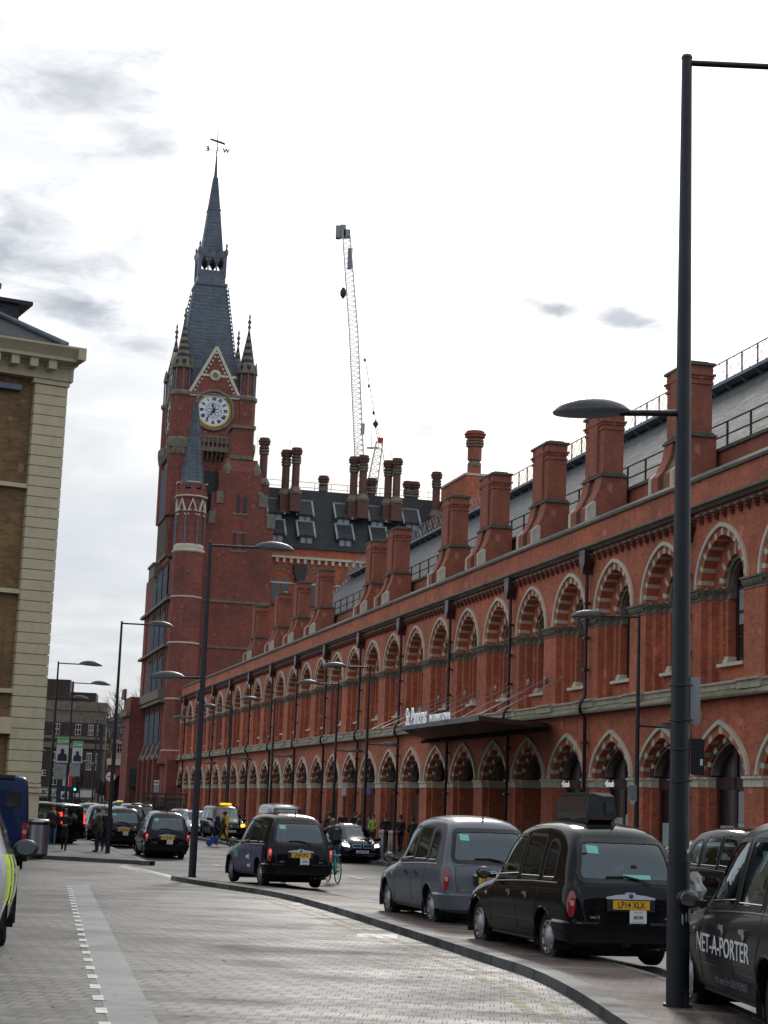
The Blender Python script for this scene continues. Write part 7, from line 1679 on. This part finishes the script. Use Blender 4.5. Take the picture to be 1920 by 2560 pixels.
for i in range(7):
    for j in range(12):
        a = 2*PI*j/12; r_ = (.03+.09*sin(PI*i/6)**.7)*(1+rnd.uniform(-.3, .3)); vs.append((r_*cos(a)*.9, r_*sin(a)*.6, .17-.34*i/6+rnd.uniform(-.015, .015)))
b.add(vs, [(i*12+j, i*12+(j+1) % 12, (i+1)*12+(j+1) % 12, (i+1)*12+j) for i in range(6) for j in range(12)]); b.build('bag_skin', CL['whitehair'], rg)
lamp_post('black lamp post rising beside the tip of the brick strip', -4.69, 47.4, 8.93, .10, (8.85, 1.35, .95), (5.25, -.62, .85), 0, .08)
lamp_post('slender black lamp post at the edge of the left pavement, behind the pulling-away cab', gy(270, 69.5), 69.5, 9.0, .09, (8.95, 1.15, .9), None, 0, .12)
for x, Y, h, lb in ((gy(118, 93), 93, 9.0, 'lamp post just right of the cream pilaster, its arm towards the tower'), (gy(160, 110), 110, 9.0, 'lamp post second right of the cream pilaster, carrying the gym banner'), (gy(120, 127), 127, 9.0, 'thin lamp post close to the cream pilaster, partly behind two others'), (gy(228, 165), 165, 9, 'thin lamp post left of the traffic light cluster'), (gy(243, 178), 178, 9, 'thinnest lamp post behind the traffic light cluster')):
    lamp_post(lb, x, Y, h, .095, (h-.05, 1.25, 1.1), (h-3.9, -.6, .9) if Y > 120 else None, 0, .1)
for x, Y, lb in ((8.5, 57.5, 'lamp post on the station pavement with a grey parking notice'), (-.38, 82, 'lamp post on the station pavement with the blue arrow sign'), (-2.1, 95, 'lamp post on the station pavement just left of the blue arrow sign'), (-6.5, 113, 'lamp post on the station pavement above the wrapped cab'), (-10.1, 124, 'lamp post on the station pavement above the van taxi'), (-14.2, 143, 'farthest lamp post against the station, near the big strip lamp')):
    lamp_post(lb, x, Y, 8.6, .095, (8.55, -1.25, 1.0), (5.0, .75, .8), 0, .1)
# banners on the gym lamp post
def banner(px, Y, z0, top, lb, txt):
    x = gy(px, Y); t = thing('lamp_banner', lb, 'banner', (x, Y, gz(Y)+z0)); t.scale = (.62, 1, .45); MB().box(-.5, .5, -.02, .02, .0, 2.9).build('cloth', M['offwhite'], t); MB().box(-.5, .5, -.03, -.022, 2.05, 2.85).build('green_block', M['green'], t)
    text('lettering', txt, .5, M['white'], t, frame((0, -.045, 2.4), (1, 0, 0), (0, -1, 0)), .004, .85, .01)
    MB().prism([(-.38, .2), (.42, .2), (.40, .9), (.16, 1.1), (.16, 1.5), (-.02, 1.62), (-.14, 1.5), (-.12, 1.1), (-.36, .9)], -.03, -.022, 'y').build('printed_figure', M['navy'], t)
    MB().tube([(-.6, 0, 2.95), (.6, 0, 2.95)], .025, 5).build('bracket', M['rail'], t)
banner(182, 108.5, 4.1, 0, 'green and white banner with a printed figure right of the second lamp post', 'GYM'); banner(143, 92, 3.85, 0, 'green and white banner half hidden right of the first lamp post', 'GYM')
for px, Y, z, lb in ((178, 108.6, 3.3, 'white notice panel under the right-hand banner'), (140, 92.0, 3.0, 'white notice panel under the left-hand banner')):
    t = thing('notice_panel', lb, 'notice', (gy(px, Y), Y, gz(Y)+z)); t.scale = (.7, 1, .58); MB().box(-.45, .45, -.02, .02, 0, 1.35).build('panel', M['galv'], t); MB().box(-.38, .3, -.028, -.02, .95, 1.02).box(-.38, .1, -.028, -.02, .82, .88).box(-.1, .38, -.028, -.02, .3, .36).build('green_print', M['green'], t)
# signs on the station side
def post_sign(name, px, py, Y, w_, h, mt, lb, txts=(), cat='sign', pole=True, tm='signtext'):
    q = ray(px, py); tt_ = Y/q.y; x, z = q.x*tt_, CH+q.z*tt_
    t = thing(name, lb, cat, (x, Y-.14, z)); MB().box(-w_/2, w_/2, -.01, .01, -h/2, h/2).build('panel', M[mt], t)
    for (tx_, sz, zz) in txts: text('sign_lettering', tx_, sz, M[tm], t, frame((0, -.014, zz), (1, 0, 0), (0, -1, 0)), .002, .9)
    if pole: MB().tube([(w_*.3, .05, -z+gz(Y)), (w_*.3, .05, h/2)], .03, 6).build('post', M['rail'], t)
    return t
post_sign('parking_notice', 1580, 1983, 57.4, .26, .52, 'galv', 'grey parking notice with small black text on the right-hand pavement lamp post', (('PRIVATE LAND', .04, .2), ('NO WAITING', .045, .13), ('AT ANY TIME', .045, .06), ('NO LOADING', .045, -.02), ('VEHICLES WILL', .035, -.09), ('BE FINED', .035, -.14), ('24 HOURS', .04, -.2)), pole=False)
post_sign('small_notice', 1580, 2006, 57.35, .13, .11, 'offwhite', 'tiny white plate under the grey parking notice', (('ZONE A', .03, .02), ('ENDS', .03, -.02)), pole=False)
post_sign('timetable_notice', 860, 1974, 81.8, .20, .52, 'offwhite', 'white notice on a thin post beside the waiting people', (('BUSES', .05, .19), ('STOP HERE', .035, .1), ('ALL DAY', .035, .0), ('MON SUN', .035, -.1)), pole=True)
post_sign('arrow_sign', 922, 1978, 81.6, .26, .27, 'blue', 'small blue pedestrian direction sign on the pavement lamp post', (('Hotel', .07, .06), ('Station', .06, -.02), ('Library', .06, -.09)), pole=False, tm='white')
b_ = post_sign('bus_stop_flag', 392, 1957, 140, .40, .40, 'white', 'white bus stop flag with red roundel on a grey post', (), 'bus stop')
MB().tube([(.0+.12*cos(2*PI*k/20), -.02, .02+.12*sin(2*PI*k/20)) for k in range(20)], .022, 4, closed=True).build('red_ring', M['red'], b_); MB().box(-.17, .17, -.045, -.03, -.01, .05).build('blue_bar', M['polblue'], b_); MB().box(-.2, .2, -.01, .01, -.75, -.25).build('route_panel', M['galv'], b_)
# bus shelter
bs = thing('bus_shelter', 'low dark bus shelter by the foot of the tower', 'bus shelter', (gy(415, 145), 145, gz(145)+.1), radians(4)); MB().box(-2.0, 1.6, -.7, .7, 2.35, 2.48).build('roof', M['rail'], bs)
for x in (-1.9, -.2, 1.5): MB().box(x-.04, x+.04, .5, .58, 0, 2.35).build('upright', M['rail'], bs)
MB().box(-1.85, 1.45, .52, .54, .35, 2.2).build('glass_back', M['carglass'], bs)
# rank board, black signboard, traffic lights, street lantern
tb = thing('rank_board', 'navy taxi rank board with a white cab symbol at the far pavement', 'sign', (gy(158, 116), 116, gz(116)+.12)); MB().box(-.55, .55, -.06, .06, .2, 2.5).build('board', M['navy'], tb); MB().box(-.25, .25, -.07, -.06, 1.75, 2.25).build('symbol_square', M['offwhite'], tb)
MB().prism([(-.2, 1.85), (.2, 1.85), (.2, 2.0), (.12, 2.02), (.08, 2.15), (-.08, 2.15), (-.12, 2.02), (-.2, 2.0)], -.08, -.07, 'y').build('cab_symbol', M['navy'], tb)
text('board_lettering', 'Taxi', .26, M['offwhite'], tb, frame((0, -.066, 1.45), (1, 0, 0), (0, -1, 0)), .002); text('board_lettering', 'Euston Road', .16, M['offwhite'], tb, frame((0, -.066, 1.15), (1, 0, 0), (0, -1, 0)), .002); MB().box(-.2, .2, -.05, .0, 2.6, 3.3).build('top_notice', M['frost'], tb)
bb = thing('signboard', 'plain black signboard high on posts in front of the entrance pavilion', 'signboard', (gy(334, 195), 195, gz(195))); MB().box(-.7, .7, -.1, .1, 3.2, 5.2).build('board', M['black'], bb)
for x in (-.5, .5): MB().tube([(x, .1, 0), (x, .1, 3.3)], .07, 6).build('post', M['rail'], bb)
def tl(px, Y, z, lb, on=None):
    t = thing('traffic_light', lb, 'traffic light', (gy(px, Y), Y, gz(Y)), 0, 'traffic lights at the far junction'); MB().tube([(0, 0, 0), (0, 0, z+.5)], .06, 8).build('post', M['black'], t); h_ = MB().box(-.16, .16, -.28, -.04, z-.45, z+.5).box(-.30, .30, -.06, -.04, z-.6, z+.65).build('signal_head', M['black'], t)
    for i, c in enumerate(('red', 'amber', 'green')):
        on_ = on == c; MB().lathe([(.10, 0), (.09, .02), (.01, .03)], n=12, M=Matrix.Translation((0, -.285, z+.32-i*.3)) @ Matrix.Rotation(PI/2, 4, 'X')).build(c+'_lens', newmat('lit_green_signal', (.1, .9, .5), .3, emit=(.1, 1, .55), es=3.)[0] if on_ else M['rail'], h_)
tl(184, 150, 2.9, 'traffic light showing green below the bank letters', 'green'); tl(195, 158, 3.6, 'dark traffic light just right of the green one'); tl(243, 168, 3.0, 'left of two dark traffic lights by the round white sign'); tl(252, 170, 2.8, 'right of two dark traffic lights by the round white sign')
rs = thing('round_sign', 'small round white station sign on a bracket near the terrace', 'sign', (gy(271, 190), 190, gz(190)+4.2)); MB().lathe([(.5, -.03), (.5, .03)], n=20, M=Matrix.Rotation(PI/2, 4, 'X')).build('disc', M['white'], rs); MB().box(-.35, .35, -.04, -.032, -.05, .07).build('red_bar', M['red'], rs); MB().tube([(0, .05, -4.2), (0, .05, .4)], .05, 6).build('post', M['rail'], rs)
ln = thing('street_lantern', 'old hanging street lantern in front of the white terraced house', 'lantern', (gy(311, 200), 200, gz(200)), 0); MB().tube([(-1.4, 0, 0), (-1.4, 0, 8.1), (-.3, 0, 8.6), (0, 0, 8.3)], .06, 6).build('bracket_post', M['black'], ln); MB().lathe([(.32, 7.2), (.36, 7.3), (.18, 7.8), (.05, 8.3)], n=8).build('lantern_hood', M['black'], ln)
# steel bins, bollards, yellow marker
def bin_(x, y, lb, r=.34, h=1.18):
    t = thing('litter_bin', lb, 'litter bin', (x, y, gz(y)+.12), 0, 'steel litter bins'); MB().lathe([(r*.98, 0), (r*.98, .06)], n=24).build('base', M['plastic'], t); MB().lathe([(r, .06), (r, h-.18)], n=28).build('drum', M['steel'], t); MB().lathe([(r*.93, h-.18), (r*.93, h-.08)], n=24).build('slot', M['plastic'], t); MB().lathe([(r*1.06, h-.08), (r*1.06, h-.02), (r*.8, h+.02), (.02, h+.03)], n=28).build('lid', M['steel'], t)
bin_(gy(94, 62.3), 62.3, 'front steel litter bin beside the blue van', .36, 1.22); bin_(gy(76, 63.6), 63.6, 'rear steel litter bin peeking out behind the front one', .36, 1.22)
for px, py, Y, lb in ((956, 0, 78, 'left of two steel bollards in front of the waiting people'), (979, 0, 77, 'right of two steel bollards in front of the waiting people')):
    t = thing('bollard', lb, 'bollard', (gy(px, Y), Y, gz(Y)+.11), 0, 'steel bollards'); MB().lathe([(.16, 0), (.16, 1.12), (.15, 1.16), (.02, 1.18)], n=18).build('shaft', M['steel'], t); MB().lathe([(.165, 1.0), (.165, 1.03)], n=18).build('groove', M['rail'], t)
yb = thing('keep_left_bollard', 'yellow sign on a traffic island behind the crossing man', 'bollard', (gy(562, 96), 96, gz(96)+.1)); MB().prism([(-.18, .15), (.16, .1), (.18, 1.35), (-.16, 1.45)], -.05, .05, 'y').build('yellow_panel', M['yel'], yb); MB().box(-.22, .2, -.12, .12, 0, .12).build('foot', M['plastic'], yb); MB().tube([(-.12, -.055, .35), (-.2, -.055, .8)], .04, 4).build('arrow', M['navy'], yb)
isl_ = sheet('traffic_island', [(gy(540, 97), 94.5), (gy(640, 97), 94.5), (gy(650, 97), 98.5), (gy(540, 97), 98.5)], .10, M['slabs'])
MB().box(gy(538, 97), gy(650, 97), 94.3, 94.5, gz(96)-.02, gz(96)+.11).build('kerb', M['kerb'])['kind'] = 'structure'
# crate and stone block by the shop fronts
pl = thing('planter_box', 'weathered stone block under the frosted shop window right of the nearest cab', 'planter', (gy(1652, 52.5), 52.5, gz(52)+.11), FROT); MB().box(-.5, .5, -.35, .35, 0, 1.05).box(-.55, .55, -.4, .4, 1.05, 1.2).build('block', M['stone_dk'], pl)
# ================================================================ WORLD, SUN, CAMERA
w = bpy.data.worlds.new('World'); SC.world = w; w.use_nodes = True; nt = NT(w.node_tree); w.node_tree.nodes.clear()
SUN_AZ, SUN_EL = radians(3), radians(27)
sky = nt.n('ShaderNodeTexSky', _sky_type='NISHITA', _sun_disc=False); sky.sun_elevation = SUN_EL; sky.sun_rotation = SUN_AZ
tc = nt.n('ShaderNodeTexCoord'); sp = nt.n('ShaderNodeSeparateXYZ', Vector=tc.outputs['Generated'])
az = nt.m('ARCTAN2', sp.outputs[0], sp.outputs[1]); el = nt.m('ARCSINE', sp.outputs[2])
ve = nt.n('ShaderNodeCombineXYZ', X=nt.m('MULTIPLY', az, 1.), Y=nt.m('MULTIPLY', el, 1.9)).outputs[0]
n0 = nt.noise(ve, 3.0, 4, .5)
wq = nt.n('ShaderNodeTexNoise'); wq.inputs['Scale'].default_value = 9.; wq.inputs['Detail'].default_value = 4; nt.nt.links.new(ve, wq.inputs['Vector'])
vm = nt.n('ShaderNodeVectorMath', _operation='MULTIPLY_ADD'); nt.nt.links.new(wq.outputs[1], vm.inputs[0]); vm.inputs[1].default_value = (.10, .07, 0); nt.nt.links.new(ve, vm.inputs[2]); ve2 = vm.outputs[0]
n1 = nt.noise(ve2, 8., 8, .58); n2 = nt.noise(nt.mapv(ve2, (1., 1.5, 1.)), 20, 8, .62)
def blob(a, e, ra, re, k=.9, soft=.7):
    dx = nt.m('DIVIDE', nt.m('SUBTRACT', az, radians(a)), radians(ra)); dy = nt.m('DIVIDE', nt.m('SUBTRACT', el, radians(e)), radians(re))
    dy = nt.m('ADD', dy, nt.m('MULTIPLY', dx, .38))
    d = nt.m('SQRT', nt.m('ADD', nt.m('MULTIPLY', dx, dx), nt.m('MULTIPLY', dy, dy)))
    v = nt.m('ADD', nt.m('SUBTRACT', 1., d), nt.m('MULTIPLY', nt.m('ADD', nt.m('MULTIPLY', nt.m('SUBTRACT', n2, .5), 1.0), nt.m('MULTIPLY', nt.m('SUBTRACT', n1, .5), .8)), k*5.))
    nd = nt.n('ShaderNodeMapRange', _interpolation_type='SMOOTHSTEP'); nt.set(nd.inputs[0], v); nd.inputs[1].default_value = -.25; nd.inputs[2].default_value = -.25+soft
    return nd.outputs[0]
def add(*a):
    r = a[0]
    for x in a[1:]: r = nt.m('MAXIMUM', r, x)
    return r
dark = add(nt.m('MULTIPLY', blob(-11.4, 22.6, 6.4, 2.0, .42, 1.8), .9), nt.m('MULTIPLY', blob(-8.9, 21.0, 2.8, 1.3, .42, 1.6), .8), nt.m('MULTIPLY', blob(-12.6, 16.9, 5.2, 2.2, .42, 1.6), 1.0), nt.m('MULTIPLY', blob(-10.2, 15.5, 3.0, 1.4, .42, 1.5), 1.0),
          nt.m('MULTIPLY', blob(5.2, 16.25, 1.6, .6, .36, 1.2), 1.), nt.m('MULTIPLY', blob(7.9, 15.85, 1.7, .5, .36, 1.2), .9), nt.m('MULTIPLY', blob(1.4, 12.1, .6, .35, .3), .5))
leftm = nt.ramp(nt.m('MULTIPLY', az, -1.), radians(-1.), radians(9.))
wave = nt.noise(nt.mapv(ve2, (1., 2.2, 1.)), 9., 8, .6)
veil = nt.m('MULTIPLY', leftm, nt.m('ADD', .35, nt.m('MULTIPLY', nt.ramp(n1, .36, .60), .65)))
low = nt.m('MULTIPLY', nt.ramp(nt.m('MULTIPLY', el, -1.), radians(-16), radians(-8)), nt.ramp(nt.m('MULTIPLY', az, -1.), radians(-2.), radians(7)))
bank = nt.m('MULTIPLY', low, nt.m('ADD', .45, nt.m('MULTIPLY', nt.ramp(wave, .36, .60), .55)))
warm = nt.m('MULTIPLY', nt.ramp(nt.m('MULTIPLY', el, -1.), radians(-16), radians(-11)), nt.m('MULTIPLY', nt.ramp(n1, .36, .56), 1.))
# bright veil round the hidden sun
sd = Vector((sin(SUN_AZ)*cos(SUN_EL), cos(SUN_AZ)*cos(SUN_EL), sin(SUN_EL)))
dp = nt.n('ShaderNodeVectorMath', _operation='DOT_PRODUCT'); nt.nt.links.new(tc.outputs['Generated'], dp.inputs[0]); dp.inputs[1].default_value = sd
ang = nt.m('ARCCOSINE', dp.outputs['Value'])
glow = nt.m('POWER', nt.m('SUBTRACT', 1., nt.ramp(ang, 0., .55)), 1.6)
base = nt.mix(warm, rgb((8.6, 8.7, 8.8)), rgb((6.0, 5.5, 4.4)))
base = nt.mix(veil, base, rgb((4.3, 4.55, 4.9))); col = nt.mix(bank, base, rgb((3.5, 3.9, 4.5))); pass
back = nt.ramp(ang, .7, 1.7)                                      # cloud behind the viewer is duller
col = nt.mix(nt.m('MULTIPLY', back, .8), col, rgb((4.0, 4.5, 5.2)))
gl = nt.n('ShaderNodeMix', _data_type='RGBA', _blend_type='ADD'); gl.inputs[0].default_value = 1
nt.set(gl.inputs[6], col)
gc = nt.mix(glow, rgb((0, 0, 0)), rgb((5.5, 5.4, 5.2))); nt.set(gl.inputs[7], gc)
hz_ = nt.ramp(sp.outputs[2], -.02, .0)
fin = nt.mix(dark, gl.outputs[2], rgb((2.5, 2.85, 3.4))); fin = nt.mix(nt.m('SUBTRACT', 1., hz_), fin, rgb((1.5, 1.6, 1.7)))
fin = nt.mix(.06, fin, sky.outputs[0])
bg = nt.n('ShaderNodeBackground', Color=fin); bg.inputs['Strength'].default_value = .12
ou = nt.n('ShaderNodeOutputWorld'); nt.nt.links.new(bg.outputs[0], ou.inputs['Surface'])
L = bpy.data.lights.new('sun', 'SUN'); L.energy = 1.0; L.angle = radians(9); L.color = (1, .95, .88)
lo = bpy.data.objects.new('sun', L); COL.objects.link(lo)
lo.rotation_euler = (-sd).to_track_quat('-Z', 'Y').to_euler()
cam = bpy.data.cameras.new('camera'); cam.sensor_fit = 'VERTICAL'; cam.sensor_height = 24; cam.lens = 24*F/2560; cam.clip_end = 3000; cam.clip_start = .1
co = bpy.data.objects.new('camera', cam); COL.objects.link(co); SC.camera = co
R3 = Matrix((CR, CU, -(CR.cross(CU)).normalized()*-1)).transposed()
co.matrix_world = Matrix.Translation((0, 0, CH)) @ R3.to_4x4()
SC.view_settings.view_transform = 'Standard'; SC.view_settings.look = 'None'; SC.view_settings.exposure = .28; SC.view_settings.gamma = 1
SC.render.engine = 'CYCLES'; SC.cycles.max_bounces = 6; SC.cycles.glossy_bounces = 3; SC.cycles.transmission_bounces = 4; SC.cycles.transparent_max_bounces = 8
try: SC.cycles.use_denoising = True
except Exception: pass

# unseen dark brick range, added for the glossy car bodies and windows to mirror
bb_ = thing('reflection_range', 'unseen dark brick range added behind the viewer for car bodies to mirror', 'building', (0, -34, .3))
b = MB(); b.box(-75, 60, -10, 0, -1, 14); b.build('wall', M['brick_far'], bb_); MB().prism([(-10.5, 14), (.6, 14), (.3, 14.8), (-5, 18.5), (-10.2, 14.8)], -76, 61, 'x').build('roof', M['slate_dk'], bb_)
for k in range(20):
    for z in (2, 6, 10): o = mesh_obj('window', wm, bb_, (70-k*6.8-14, 0, z), PI); o.scale = (1.6, 1, 2.6); mesh_obj('pane', wpm, o)
